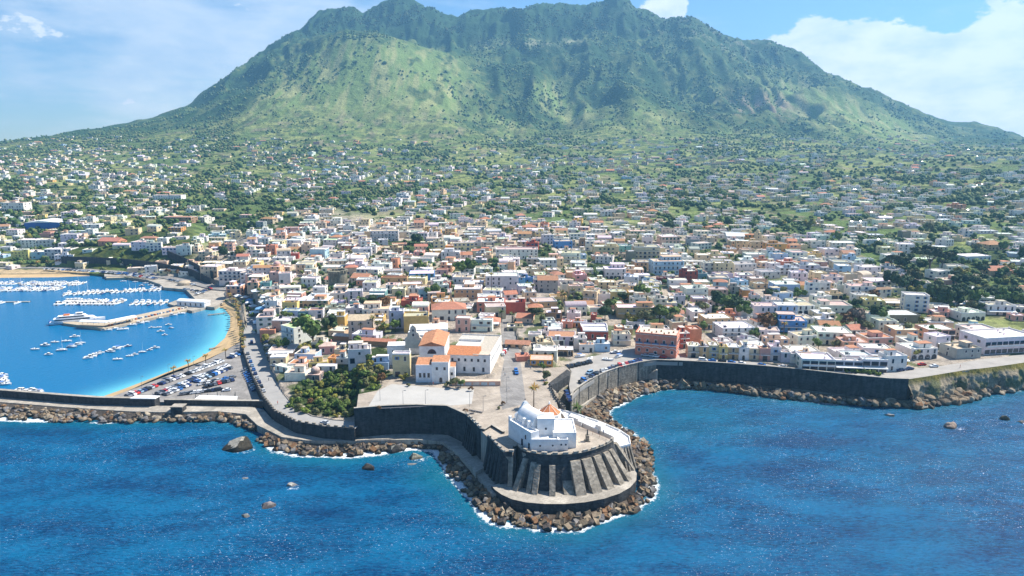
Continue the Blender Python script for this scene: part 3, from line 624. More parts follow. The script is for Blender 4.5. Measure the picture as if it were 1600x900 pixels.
def coping(mb, A, nr, thick, over=.12, h=.22, m=0):
    n = len(A); vs_ = []
    for z in (0, h):
        vs_ += [a - nr[i] * over + Vector((0, 0, z)) for i, a in enumerate(A)] + [a + nr[i] * (thick + over) + Vector((0, 0, z)) for i, a in enumerate(A)]
    fs = []
    for i in range(n - 1):
        fs += [(2 * n + i, 2 * n + i + 1, 3 * n + i + 1, 3 * n + i), (i, i + 1, 2 * n + i + 1, 2 * n + i)[::1], (n + i + 1, n + i, 3 * n + i, 3 * n + i + 1), (i + 1, i, n + i, n + i + 1)]
    fs += [(0, 2 * n, 3 * n, n), (n - 1, 2 * n - 1, 4 * n - 1, 3 * n - 1)]
    mb.add([tuple(v) for v in vs_], fs, m)
def merlons(top, nr, zt, w, h, gap, thick, mt, root, name='merlon', mesh_cache={}):
    key = (w, h, thick)
    if key not in mesh_cache:
        q = MB(); q.box(-w / 2, 0, 0, w / 2, thick, h); q.box(-w / 2 - .06, -.06, h, w / 2 + .06, thick + .06, h + .12); mesh_cache[key] = q.mesh(name, [mt])
    me = mesh_cache[key]
    acc = gap / 2 + w / 2
    for i in range(len(top) - 1):
        a, b = top[i], top[i + 1]; d = b - a; d.z = 0; L_ = d.length; d.normalize()
        while acc < L_:
            p = a + d * acc; n_ = nr[i].lerp(nr[i + 1], acc / L_)
            o = link(name, me, root, (p.x, p.y, zt), math.atan2(n_.y, n_.x) - math.pi / 2); acc += w + gap
        acc -= L_

def V0(pts, z): return [P(x, y, z) for x, y in pts]
# dark retaining wall under the church square
top = V0([(553, 641), (600, 637), (645, 635.5), (698, 637), (727, 650), (745, 667), (749, 672)], ZP)
def tw(name, lab, tops, zt, zb, thick, m1, mcap, cat='wall', base=None, inside=1, **k):
    r = empty(name, (tops[0].x, tops[0].y, zb), label=lab, cat=cat, **k); r.location = (0, 0, 0)
    mb = MB(); A, nr = wallstrip(mb, tops, zt, base or tops, zb, thick, inside=inside); mb.build('wall_face', m1, r)
    mb = MB(); coping(mb, A, nr, thick); mb.build('coping', mcap, r)
    return r, A, nr
w1, A1, n1_ = tw('retaining_wall', 'tall dark curved stone wall holding up the paved church square above the sea', top, ZP + .75, 2.9, .8, stone, concrete)
merlons([a for a in A1[4:]], n1_[4:], ZP + .97, 1.9, .55, 1.3, .8, concrete, w1)
# pilaster strips on the wall
for t in (.32, .62, .86):
    k = t * 3; i = int(k); p = A1[i].lerp(A1[i + 1], k - i); mb = MB(); d = (A1[i + 1] - A1[i]).normalized(); mb.M = Matrix.Translation((p.x, p.y, 0)) @ Matrix.Rotation(math.atan2(d.y, d.x), 4, 'Z')
    mb.box(-.35, -.3, 2.9, .35, .02, ZP + .2); mb.build('pilaster', stone, w1)
for k in range(6):
    t = (k + .5) / 6; p = A1[4].lerp(A1[5], t); mb = MB(); d = (A1[5] - A1[4]).normalized(); mb.M = Matrix.Translation((p.x, p.y, 0)) @ Matrix.Rotation(math.atan2(d.y, d.x), 4, 'Z')
    mb.add([(-.55, -1.9, 2.9), (.55, -1.9, 2.9), (.55, .1, 2.9), (-.55, .1, 2.9), (-.55, -.1, 13), (.55, -.1, 13), (.55, .1, 13), (-.55, .1, 13)], [(0, 3, 2, 1), (4, 5, 6, 7), (0, 1, 5, 4), (1, 2, 6, 5), (2, 3, 7, 6), (3, 0, 4, 7)]); mb.build('buttress', stone, w1)

# walkway at the foot of the walls, and the pale concrete platform by the breakwater
prom = inset_sheet('seafront_walkway', [(425, 675), (440, 682.5), (480, 688), (545, 689.5), (600, 687.5), (650, 686.5), (692, 690), (714, 708), (733, 729), (750, 748), (768, 770), (790, 775), (800, 755), (770, 700), (745, 672), (727, 652), (698, 640), (645, 638), (556, 644), (545, 678), (500, 677), (465, 672), (440, 660), (425, 655)], 3.2, concrete, thick=3.6, cutland=False)
plat = inset_sheet('concrete_platform', [(-330, 607), (0, 619.5), (100, 625), (200, 634), (300, 633.5), (380, 633), (412, 640), (425, 655), (440, 665), (425, 675), (402, 664), (384, 647), (340, 642.5), (250, 644), (200, 642.5), (100, 636), (0, 628), (-330, 617)], 3.2 - .006, concrete, thick=3.6, cutland=False)

# breakwater wall in two stretches, with its slab-topped end
def seg_wall(lab, pts, zt, zb, thick, m1=stone, mcap=concrete, name='breakwater_wall', inside=1, **k):
    return tw(name, lab, V0(pts, zt), zt, zb, thick, m1, mcap, inside=inside, **k)[0]
seg_wall('long dark breakwater wall between the harbour and the roadway', [(-330, 597), (0, 610), (50, 614), (100, 618), (150, 621.5), (200, 622.5), (241, 623)], 6.7, 3.1, 1.6, mcap=concrete)
seg_wall('low dark wall between the car park and the concrete platform', [(256, 625), (300, 625.5), (350, 626.5), (412, 627)], 5.6, 3.1, 1.2)
r = empty('slab_building', label='flat white roofed slab building at the end of the breakwater wall', cat='building')
mb = MB(); c4 = PP([(205, 622.5), (241, 623), (249, 620), (215, 619)], 6.8); mb.prism([(p.x, p.y) for p in c4], 3, 6.75); mb.build('wall', stone, r)
mb = MB(); mb.prism([(p.x, p.y) for p in PP([(203, 622.5), (242, 623), (250, 618.5), (212, 618)], 7)], 6.75, 7.1); mb.build('roof', white, r)
r = empty('kiosk_roof', label='long white flat canopy roof on the sea edge of the car park', cat='canopy')
mb = MB(); mb.prism([(p.x, p.y) for p in PP([(303, 624), (370, 625), (371, 619), (312, 617.5)], 5.8)], 5.5, 5.8); mb.build('roof', white, r)
mb = MB()
for q in PP([(306, 623), (325, 623), (345, 624), (367, 624), (368, 620), (340, 619), (314, 618.5)], 3): mb.box(q.x - .12, q.y - .12, 3, q.x + .12, q.y + .12, 5.5)
mb.build('post', metal, r)
r = empty('concrete_bunker', label='small dark concrete box standing on the rubble under the car park wall', cat='box building')
mb = MB(); q = P(276, 644, 3.2); mb.box(q.x - 2.6, q.y, 1.0, q.x + 2.6, q.y + 4, 5.4); mb.build('wall', stone, r); mb = MB(); mb.box(q.x - 2.8, q.y - .2, 5.4, q.x + 2.8, q.y + 4.2, 5.7); mb.build('roof', concrete, r)

# parapets of the coast road
rp = empty('road_parapet', label='curved sea side parapet with square stone blocks along the bending coast road', cat='wall')
side = [q for q in RR] ; side = RR
def offset_line(L_, dz): return [Vector((p.x, p.y, p.z + dz)) for p in L_]
def sloped_wall(mb, line, dz, zb, thick, sgn, m=0):
    n = len(line); nr = []
    for i in range(n):
        d = line[min(i + 1, n - 1)] - line[max(i - 1, 0)]; d.z = 0; d.normalize(); nr.append(Vector((-d.y, d.x, 0)) * sgn)
    A = [p + Vector((0, 0, dz)) for p in line]; C_ = [a + nr[i] * thick for i, a in enumerate(A)]
    B = [Vector((p.x, p.y, zb if zb is not None else p.z - .3)) for p in line]; D_ = [Vector((c.x, c.y, B[i].z)) for i, c in enumerate(C_)]
    vs_ = [tuple(v) for v in A + B + C_ + D_]; fs = []
    for i in range(n - 1): fs += [(i, n + i, n + i + 1, i + 1), (i, i + 1, 2 * n + i + 1, 2 * n + i), (2 * n + i + 1, 3 * n + i + 1, 3 * n + i, 2 * n + i)]
    fs += [(0, 2 * n, 3 * n, n), (n - 1, 2 * n - 1, 4 * n - 1, 3 * n - 1)]
    mb.add(vs_, fs, m); return A, nr
seaL = [q for q in (RR if RR[8].y < RL[8].y else RL)]; lnd = RL if seaL[8] == RR[8] else RR
mb = MB(); A, nr = sloped_wall(mb, seaL[4:], .55, 2.8, .5, -1 if seaL[8] == RR[8] else 1); mb.build('wall_face', stone, rp)
q = MB(); q.box(-.8, -.05, 0, .8, .55, .5); bm_ = q.mesh('block', [stone_pale])
for i in range(3, len(A) - 1):
    a, b = A[i], A[i + 1]; k = max(2, int((b - a).length / 2.9))
    for j in range(k):
        p = a.lerp(b, (j + .5) / k); d = b - a; link('block', bm_, rp, p, math.atan2(d.y, d.x))
mb = MB(); lr = empty('roadside_wall', label='low pale kerb wall on the land side of the coast road', cat='wall'); sloped_wall(mb, lnd[6:], .35, None, .3, 1 if seaL[8] == RR[8] else -1); mb.build('wall_face', concrete, lr)

# ------------------------------------------------------------------ right-hand sea walls
cw, Ac, nc = tw('curved_sea_wall', 'sunlit curved stained sea wall below the parked cars beside the bay', V0([(893.5, 619), (897, 611), (905, 605), (920, 595), (935.5, 587), (950, 580.5), (966.6, 574.6), (998, 567), (1019.5, 563.5), (1026, 563)], 13), 13.2, 3.0, .6, stone_pale, concrete)
for i in range(1, 8):
    p = Ac[i]; mb = MB(); d = (Ac[i + 1] - Ac[i]).normalized(); mb.M = Matrix.Translation((p.x, p.y, 0)) @ Matrix.Rotation(math.atan2(d.y, d.x), 4, 'Z'); mb.box(-.18, -.18, 3.2, .18, .02, 13.1); mb.build('pilaster', stone, cw)
sw, As, ns = tw('long_sea_wall', 'long straight dark sea wall under the seafront road and terrace houses', V0([(1026, 563), (1060, 564), (1100, 566), (1150, 569), (1200, 573), (1250, 577.5), (1300, 583), (1345, 588), (1390, 592), (1420, 593)], 13), 13.2, 3.0, .7, stone, concrete)
for i in range(1, 9):
    p = As[i]; mb = MB(); d = (As[i + 1] - As[i]).normalized(); mb.M = Matrix.Translation((p.x, p.y, 0)) @ Matrix.Rotation(math.atan2(d.y, d.x), 4, 'Z'); mb.box(-.3, -.25, 3.2, .3, .02, 13.1); mb.build('pilaster', stone, sw)
inset_sheet('shore_path', [(893, 636), (905, 639), (925, 623), (951, 606), (998, 593.5), (1030, 590.5), (1100, 591.5), (1200, 600), (1300, 611.5), (1385, 620), (1400, 617), (1300, 600), (1200, 590), (1100, 582), (1030, 578), (998, 583), (966, 590), (935, 603), (905, 620), (894, 630)], 3.6, concrete, thick=4, cutland=False)
r = empty('stone_stair', label='diagonal stair climbing the corner of the curved sea wall', cat='stair')
mb = MB(); a = P(1000, 589, 3.6); b = P(1027, 577, 9.0)
for k in range(12):
    p = a.lerp(b, k / 12); mb.box(p.x - .1, p.y - 1.6, 3, p.x + (b.x - a.x) / 12, p.y + .3, p.z + .4)
mb.build('steps', concrete, r)

# natural tufa cliff beyond the wall
def cliff():
    tp = [(1418, 593), (1450, 588), (1480, 583), (1510, 578), (1540, 575), (1570, 571), (1600, 566.5), (1660, 559), (1750, 548), (1900, 538)]
    T = V0(tp, 12.7); n = 220; rows = 30; V = []; Cc = []
    for i in range(n):
        t = i / (n - 1) * (len(T) - 1); k = min(int(t), len(T) - 2); p = T[k].lerp(T[k + 1], t - k); d = (T[k + 1] - T[k]).normalized(); out = Vector((d.y, -d.x, 0))
        for j in range(rows):
            h = 12.7 - j / (rows - 1) * 13.5; f = j / (rows - 1)
            o = f * 1.5 + 5.5 * (float(fbm(i * .065, j * .055, 5, 81)) - .45) * min(1, f * 2.6 + .02) + 2.2 * float(ridged(i * .15, j * .09, 5, 83)) * min(1, f * 3) + 1.0 * max(0, f - .7)
            q = p + out * o; V.append((q.x, q.y, h + .25 * math.sin(i * 1.7 + j))) if j else V.append((q.x, q.y, 12.75))
    V = np.array(V); i = np.arange(n - 1)[:, None] * rows + np.arange(rows - 1)[None, :]; Fc = np.stack([i, i + 1, i + rows + 1, i + rows], -1).reshape(-1, 4)
    cen = V[Fc].mean(1); nn = fbm(cen[:, 0] / 6, cen[:, 2] / 3, 4, 84); zz = cen[:, 2]
    c = np.array([.30, .25, .175])[None] * (.35 + 1.3 * nn[:, None]); gr = .7 * sstep(.58, .7, fbm(cen[:, 0] / 8, cen[:, 2] / 5, 3, 85)); c = c * (1 - gr[:, None]) + np.array([.07, .10, .03])[None] * gr[:, None]
    gt = sstep(9.5, 12.0, zz + 3 * (nn - .5)); c = c * (1 - gt[:, None]) + np.array([.20, .17, .04])[None] * gt[:, None]
    me = np_mesh('cliff', V, Fc, c, rock); link('cliff', me, label=None, kind='structure')
cliff()

# ------------------------------------------------------------------ the bastion under the white church
bas = empty('sea_bastion', label='great round stone bastion with sloping buttresses jutting into the sea under the white church', cat='fortress')
TW = V0([(762, 683), (786, 709), (801, 709)], ZP)                                     # square west part
TR = V0([(803, 701), (808, 697), (817, 708), (842, 713), (870, 714), (898, 712.5), (914, 709.5), (930, 705), (944, 699.5), (955, 694), (958, 689)], ZP)
def resample(L_, step):
    out = [L_[0].copy()]; 
    for a, b in zip(L_, L_[1:]):
        k = max(1, round((b - a).length / step))
        for j in range(1, k + 1): out.append(a.lerp(b, j / k))
    return out
def smooth_line(L_, it=2):
    for _ in range(it): L_ = [L_[0]] + [(L_[i - 1] + L_[i] * 2 + L_[i + 1]) / 4 for i in range(1, len(L_) - 1)] + [L_[-1]]
    return L_
TRs = smooth_line(resample(TR, 1.5), 3)
def outward(L_):
    n = len(L_); r_ = []
    for i in range(n):
        d = L_[min(i + 1, n - 1)] - L_[max(i - 1, 0)]; d.z = 0; d.normalize(); r_.append(Vector((d.y, -d.x, 0)))
    return r_
oR = outward(TRs)
base = [p + oR[i] * (4.4 * min(1, i / 6 + .1)) for i, p in enumerate(TRs)]
mb = MB(); wallstrip(mb, TRs, ZP - .05, base, 4.3, .9); mb.build('round_rampart', stone, bas)
# upper band of the wall, set out a little like a string course
mb = MB(); bandL = [p + oR[i] * .25 for i, p in enumerate(TRs)]; Ab, nb = wallstrip(mb, bandL, ZP + .85, [p + oR[i] * .25 for i, p in enumerate(TRs)], ZP - 1.3, .7); mb.build('parapet', stone, bas)
mb = MB(); coping(mb, Ab, nb, .7, h=.14); mb.build('coping', stone_pale, bas)
merlons(Ab[1:], nb[1:], ZP + .99, 1.8, .55, 1.9, .7, concrete, bas)
baseW = V0([(757, 735), (779, 763), (800, 768)], 4.3)
mb = MB(); TW2 = [P(757, 678, ZP)] + TW; BW2 = [P(757, 678, ZP)] + [TW[0] + Vector((-1.4, -.6, 0)), TW[1] + Vector((-1.6, -1.6, 0)), TW[2] + Vector((.6, -1.8, 0))]
wallstrip(mb, [TW[0], TW[1], TW[2] + Vector((1.0, .8, 0))], ZP - .05, [TW[0] + Vector((-1.5, -.5, 0)), TW[1] + Vector((-1.2, -1.9, 0)), TW[2] + Vector((1.6, -.8, 0))], 3.3, .8); mb.build('west_rampart', stone, bas)
bw_ = [TW[0], TW[1], TW[2]]; mb = MB(); o_ = outward(bw_); bwl = [p + o_[i] * .2 for i, p in enumerate(bw_)]; Aw, nw = wallstrip(mb, bwl, ZP + .75, bwl, ZP - 1.0, .7); mb.build('parapet', stone, bas); merlons(Aw, nw, ZP + .75, 1.7, .6, 1.6, .7, concrete, bas)
# north return wall between the bastion and the square, with its gate arch
gw, Ag, ng = tw('gate_wall', 'short dark wall with a pale doorway rail between the square and the bastion', V0([(749, 672), (757, 674), (768, 667), (786, 678)], ZP), ZP + .7, 3.2, .7, stone, concrete)
# buttresses
def buttress(p, out, w, d0, d1, z0, z1, nm='buttress', m=None, cut=None):
    side = Vector((-out.y, out.x, 0)); vs_ = []
    for s in (-1, 1):
        a = p + side * s * w / 2
        vs_ += [(a - out * .8).to_tuple()[:2] + (z0,), (a + out * d0).to_tuple()[:2] + (z0,), (a + out * d1).to_tuple()[:2] + (z1,), (a - out * .8).to_tuple()[:2] + (z1,)]
    mb = MB(); mb.add(vs_, [(0, 1, 2, 3)[::-1], (4, 5, 6, 7), (1, 5, 6, 2)[::-1][::-1], (2, 6, 7, 3), (0, 3, 7, 4), (0, 4, 5, 1)]); mb.build(nm, m or stone_pale, bas)
Ltot = [0]
for a, b in zip(TRs, TRs[1:]): Ltot.append(Ltot[-1] + (b - a).length)
def at_len(s):
    s = max(0, min(Ltot[-1] - 1e-3, s)); i = max(k for k in range(len(Ltot)) if Ltot[k] <= s); i = min(i, len(TRs) - 2); t = (s - Ltot[i]) / (Ltot[i + 1] - Ltot[i]); return TRs[i].lerp(TRs[i + 1], t), oR[i].lerp(oR[i + 1], t).normalized()
# positions chosen by where each foot stands
def s_of(px_):
    best = min(range(len(TRs)), key=lambda i: abs(proj(base[i].x, base[i].y, 4.3)[0] - px_) if i > 3 else 1e9); return Ltot[best]
for px_, w, dd, zt in ((812, 2.2, 5.6, ZP - 1.4), (826, 2.0, 4.8, 13), (838, 2.2, 5.3, 12.6), (864, 2.4, 5.6, 12.6), (886, 4.0, 4.8, 8.4), (906, 4.2, 6.0, ZP - 1.35), (925, 4.4, 6.2, ZP - 1.35), (943, 3.6, 6.4, ZP - 1.35), (957, 3.0, 6.6, ZP - 1.35), (968, 2.4, 7.0, ZP - 1.35)):
    p, o = at_len(s_of(px_)); buttress(p, o, w * .85, dd + 2.3, 1.3 if zt > 13 else 2.0, 4.4, zt)
for t in (.12, .32, .52, .72, .92):
    p = TW[0].lerp(TW[1], t); d = (TW[1] - TW[0]).normalized(); buttress(p, Vector((d.y, -d.x, 0)), 1.3, 2.6, .3, 3.4, ZP - 1.2, m=stone)
p = TW[2]; buttress(p + Vector((-.6, 0, 0)), Vector((-.1, -1, 0)).normalized(), 1.6, 4.2, .3, 3.4, ZP - 1.2)
p = P(962, 686, ZP); buttress(p, Vector((.93, -.37, 0)), 2.0, 7.5, .4, 4.4, ZP - 1.5)
# ledge round the foot
LEDGE = [(768, 759), (772, 765), (783, 773), (798, 780.5), (820, 785.5), (850, 788), (885, 788), (915, 785.5), (945, 779.5), (970, 772), (987, 761), (996, 751), (997, 740), (990, 727), (978, 724), (950, 735), (880, 750), (800, 745), (780, 755)]
mb = MB(); lz = 4.4; pl = [(p.x, p.y) for p in smooth_line(PP(LEDGE, lz), 1)]; mb.prism(pl, .4, lz, mtop=1); mb.build('ledge', [stone, concrete], bas)
mb = MB(); q = PP([(734, 725), (748, 719), (757, 724), (756, 731), (743, 738)], 4.6); mb.prism([(p.x, p.y) for p in q], 2, 4.6); mb.build('landing_block', concrete, bas)

# ------------------------------------------------------------------ the white church
wht = mat('whitewash', (.82, .81, .79), rough=.88, spec=.1, var=.16, nscale=.6, bump=.15)
ter = mat('terracotta', (.52, .20, .085), rough=.85, var=.35, nscale=1.4, bump=.5, bscale=6)
ch = empty('white_church', label='whitewashed cubic church with stepped gable and octagonal chapel on the bastion', cat='church')
O = P(794.5, 682.5, ZP); A2 = P(829.5, 705, ZP); av = (A2 - O); av.z = 0; LEN = av.length; av.normalize(); pv = Vector((-av.y, av.x, 0)); pv = pv if pv.x > 0 else -pv
def CHM(): return Matrix(((av.x, pv.x, 0, O.x), (av.y, pv.y, 0, O.y), (0, 0, 1, 0), (0, 0, 0, 1)))
def cbox(name, a0, a1, p0, p1, z0, z1, par=.0, mt=None, parent=None):
    mb = MB(); mb.M = CHM(); z0 += ZP; z1 += ZP
    mb.box(a0, p0, z0, a1, p1, z1)
    if par:
        t = .35
        for q in ((a0, p0, a1, p0 + t), (a0, p1 - t, a1, p1), (a0, p0 + t, a0 + t, p1 - t), (a1 - t, p0 + t, a1, p1 - t)): mb.box(q[0], q[1], z1 + .003, q[2], q[3], z1 + par)
    return mb.build(name, mt or wht, parent or ch)
cbox('side_aisle', 0, LEN, 0, 3.4, -.1, 6.3, par=.6)
# nave: long walls with a softly arched roof that ends in the stepped gable at the square side
mb = MB(); mb.M = CHM(); K = 14; w0, w1_ = 3.4, 10.6; vs_ = []; a0, a1 = .8, 10.8
for a in (a0, a1):
    for j in range(K + 1):
        t = j / K; vs_.append((a, w0 + (w1_ - w0) * t, ZP + 8.6 + 2.6 * (math.sin(math.pi * t) ** .8)))
n_ = K + 1; fs = [(j, j + 1, n_ + j + 1, n_ + j) for j in range(K)]
vs_ += [(a0, w0, ZP), (a0, w1_, ZP), (a1, w0, ZP), (a1, w1_, ZP)]; b_ = 2 * n_
fs += [tuple(range(n_))[::-1] + (b_, b_ + 1), tuple(range(n_, 2 * n_)) + (b_ + 3, b_ + 2), (0, b_, b_ + 2, n_), (n_ - 1, 2 * n_ - 1, b_ + 3, b_ + 1)]
mb.add(vs_, fs); mb.build('nave', wht, ch)
# facade: curved stepped parapet
prof = [(2.6, 0), (2.6, 8.2), (3.4, 8.9), (4.2, 9.2), (4.8, 10.4), (5.4, 11.1), (6.0, 11.9), (6.4, 12.4), (7.0, 12.7), (7.6, 12.4), (8.0, 11.9), (8.6, 11.1), (9.2, 10.4), (9.8, 9.2), (10.6, 8.9), (11.4, 8.2), (11.4, 0)]
mb = MB(); mb.M = CHM(); n_ = len(prof); vs_ = [(0.1, p, ZP + z) for p, z in prof] + [(.9, p, ZP + z) for p, z in prof]
mb.add(vs_, [tuple(range(n_))[::-1], tuple(range(n_, 2 * n_))] + [(i, i + 1, n_ + i + 1, n_ + i) for i in range(n_ - 1)]); mb.build('facade', wht, ch)
mb = MB(); mb.M = CHM(); mb.box(.4, 6.93, ZP + 12.6, .52, 7.07, ZP + 13.6); mb.box(.4, 6.7, ZP + 13.1, .52, 7.3, ZP + 13.22); mb.build('cross', mat('iron', (.05, .05, .05), rough=.6, var=0), ch)
cbox('buttress', 5.6, 6.6, 2.4, 3.6, 6.2, 8.7); cbox('buttress', 8.6, 9.6, 2.4, 3.6, 6.2, 8.7)
cbox('wall_corner', 0, .9, 0, .9, 6.3, 8.2)
# blocks that stand square to the sea
def sbox(name, x0, x1, y0, y1, z1, par=0, z0=0, mt=None):
    mb = MB(); mb.box(x0, y0, ZP - .1 + z0, x1, y1, ZP + z1)
    t = .35
    if par:
        for q in ((x0, y0, x1, y0 + t), (x0, y1 - t, x1, y1), (x0, y0 + t, x0 + t, y1 - t), (x1 - t, y0 + t, x1, y1 - t)): mb.box(q[0], q[1], ZP + z1 + .003, q[2], q[3], ZP + z1 + par)
    return mb.build(name, mt or wht, ch)
fx = A2.x; fy = A2.y
tower = sbox('tower_block', 8.9, 15.0, fy + 4.6, fy + 10.2, 10.2, .0)
sbox('front_block', fx + .05, fx + 9.6, fy + .02, fy + 5.4, 3.9, .55); sbox('front_step', fx + 9.6, fx + 13.0, fy + .5, fy + 4.2, 3.7, .5)
sbox('east_wing', 14.4, 22.6, fy + 2.6, fy + 15.5, 5.4, .45); sbox('mid_block', 7.5, 14.4, fy + 5.4, fy + 14, 6.6, 0)
# round windows and doors
q = MB(); n_ = 14; q.add([(.42 * math.cos(2 * math.pi * i / n_), -.05, .42 * math.sin(2 * math.pi * i / n_)) for i in range(n_)], [tuple(range(n_))]); rw = q.mesh('window', [glass])
q = MB(); q.box(-.35, -.06, 0, .35, .02, 1.5); sw_ = q.mesh('window', [glass])
for x, y, z in ((12.0, fy + 4.6, 6.4), (fx + 3.2, fy + .02, 2.0), (fx + 7.6, fy + .02, 2.1), (fx + 10.6, fy + .5, 2.2), (fx + 12.2, fy + .5, 2.2)): link('window', rw, ch, (x, y - .01, ZP + z), scale=(1, 1, 1) if z > 3 else (.8, 1, .8))
ang = math.atan2(av.y, av.x)
for a, z, s in ((11.2, 3.2, 1), (13.4, .4, 1.35), (9.0, .1, 1.5)):
    p = O + av * a - pv * .01; link('window' if s == 1 else 'door', sw_, ch, (p.x, p.y, ZP + z), ang, scale=(s, 1, s * 1.1))
# octagonal chapel with tiled roof
oc = Vector((P(860, 659, ZP + 6).x, 242, 0)); mb = MB(); mb.cyl(oc.x, oc.y, ZP, ZP + 6.4, 4.4, n=8); mb.cyl(oc.x, oc.y, ZP + 6.4, ZP + 6.75, 4.7, n=8); mb.build('octagonal_drum', wht, ch)
mb = MB(); mb.cyl(oc.x, oc.y, ZP + 6.75, ZP + 9.9, 4.4, .25, n=8); mb.build('tiled_roof', ter, ch)
mb = MB()
for i in range(8):
    a_ = 2 * math.pi * i / 8; mb.bar((oc.x + 4.45 * math.cos(a_), oc.y + 4.45 * math.sin(a_), ZP + 6.78), (oc.x, oc.y, ZP + 10.0),   .09, .08)
mb.cyl(oc.x, oc.y, ZP + 9.9, ZP + 10.9, .4, .2, n=8); mb.build('roof_rib', wht, ch)

# cross memorial on the terrace
q0 = P(917.5, 689, ZP); r = empty('stone_cross', q0, label='small wayside memorial pillar with a dark figure on the empty bastion terrace', cat='monument')
mb = MB(); mb.box(-1, -1, 0, 1, 1, .35); mb.box(-.6, -.6, .35, .6, .6, 2.1); mb.box(-.75, -.75, 2.1, .75, .75, 2.3); mb.build('pedestal', stone_pale, r)
mb = MB(); mb.cyl(0, 0, 2.3, 4.0, .35, .2, n=8); mb.dome(0, 0, 4.0, .28, .4, n=8, k=3); mb.build('figure', MATS['iron'], r)

# white terraces stepping down to the sea beside the church
tr = empty('white_terraces', label='row of white stepped roof terraces along the sea side of the bastion', cat='building')
wt = mat('white_terrace_floor', (.74, .72, .70), rough=.8, var=.18, nscale=.3)
for i, (pts, z) in enumerate((([(874, 641), (899, 647), (917, 653.5), (908, 661), (884, 655)], 13.9), ([(917, 653.5), (931, 658), (946, 664), (934, 673), (908, 661)], 13.2), ([(946, 664), (969, 674), (957, 683), (934, 673)], 12.5), ([(969, 674), (983, 683.5), (985, 695), (962, 701), (958, 690), (957, 683)], 11.6))):
    mb = MB(); mb.prism([(p.x, p.y) for p in PP(pts, z)], 2.6, z); mb.build('terrace', wt, tr)
    mb = MB(); L_ = PP(pts, z); L_.append(L_[0])
    for a, b in zip(L_, L_[1:]): mb.bar(a + Vector((0, 0, .3)), b + Vector((0, 0, .3)), .25, .6)
    mb.build('parapet', wht, tr)
mb = MB(); q = PP([(892, 650), (907, 655), (903, 659), (889, 654)], 14.2); mb.prism([(p.x, p.y) for p in q], 13.9, 15.4); mb.build('roof_room', wht, tr); mb = MB(); q = PP([(935, 667), (944, 670), (939, 675), (930, 671)], 13); mb.prism([(p.x, p.y) for p in q], 13.2, 15.2); mb.build('roof_room', wht, tr)
mb = MB()
for k in range(7):
    a = P(884 + k * 10.5, 657 + k * 4.6, ZP + .9); mb.cyl(a.x, a.y, ZP - 1, ZP + 1.1, .06, n=6)
mb.bar(P(879, 655, ZP + 1.05), P(957, 687.5, ZP + 1.05), .12, .1); mb.bar(P(879, 655, ZP + .55), P(957, 687.5, ZP + .55), .1, .08); mb.build('railing', mat('rust_rail', (.22, .12, .08), rough=.7, var=.2), tr)
mb = MB()
for pts, z0, z1 in (([(958, 690), (962, 701), (966, 699)], 3.5, 11.5),): mb.prism([(p.x, p.y) for p in PP(pts, 11)], z0, z1)
for k in range(4):
    a = P(972 + k * 4, 700 - k, 11); b = P(980 + k * 4.5, 738 - k * 2, 4.4); mb.bar(a, b, .5, 1.2)
mb.build('buttress', stone_pale, tr)
# ------------------------------------------------------------------ buildings
PAL = dict(white=(.80, .76, .69), cream=(.75, .59, .37), beige=(.67, .53, .37), pink=(.70, .40, .32), salmon=(.68, .29, .18), red=(.50, .12, .08), orange=(.66, .32, .10), ochre=(.69, .44, .15),
           tan=(.58, .40, .21), yellow=(.77, .59, .23), blue=(.13, .32, .60), pale_blue=(.42, .58, .72), lilac=(.66, .62, .65), grey=(.40, .39, .37), stone=(.26, .23, .18), maroon=(.26, .06, .05), teal=(.20, .42, .42), brown=(.34, .22, .13), peach=(.75, .47, .28), green=(.25, .36, .22))
RPAL = dict(white=(.74, .72, .69), pale=(.62, .58, .53), grey=(.38, .37, .35), pinkish=(.58, .42, .35), tile=(.44, .215, .13), sand=(.52, .44, .34), brown=(.30, .19, .12), green=(.5, .55, .3))
RNAME = dict(white='flat white roof', pale='flat pale roof', grey='flat grey roof', pinkish='flat pinkish roof', tile='flat terracotta roof', sand='flat sandy roof', brown='flat brown roof', green='yellow green roof')
CNAME = lambda c: c.replace('_', ' ')
NW = {1: 'one-storey', 2: 'two-storey', 3: 'three-storey', 4: 'four-storey', 5: 'five-storey'}
SH = [(.08, .20, .42), (.10, .26, .16), (.20, .12, .07), (.05, .10, .22), (.30, .30, .30)]
def wmesh(nm, w, h, frame, shutter=None, arch=False, depth_=.10):
    mb = MB(); t = .12
    mb.box(-w / 2 - t, -depth_, -t, w / 2 + t, .05, h + t, 0, frame)
    if arch:
        n = 8; vs_ = [(-w / 2, -depth_ - .01, 0), (w / 2, -depth_ - .01, 0)] + [(w / 2 * math.cos(math.pi * i / n), -depth_ - .01, h - w / 2 + w / 2 * math.sin(math.pi * i / n)) for i in range(n + 1)]
        mb.add(vs_, [tuple(range(len(vs_)))], 1)
    else: mb.box(-w / 2, -depth_ - .012, 0, w / 2, -depth_ + .01, h, 1)
    mb.box(-w / 2 - .2, -depth_ - .10, -t - .08, w / 2 + .2, 0, -t + .02, 0, frame)
    if shutter:
        for s in (-1, 1): mb.box(s * (w / 2 + .28) - .24, -depth_ - .03, -.02, s * (w / 2 + .28) + .24, 0, h + .02, 0, shutter)
    return mb.mesh(nm, [facep, glass])
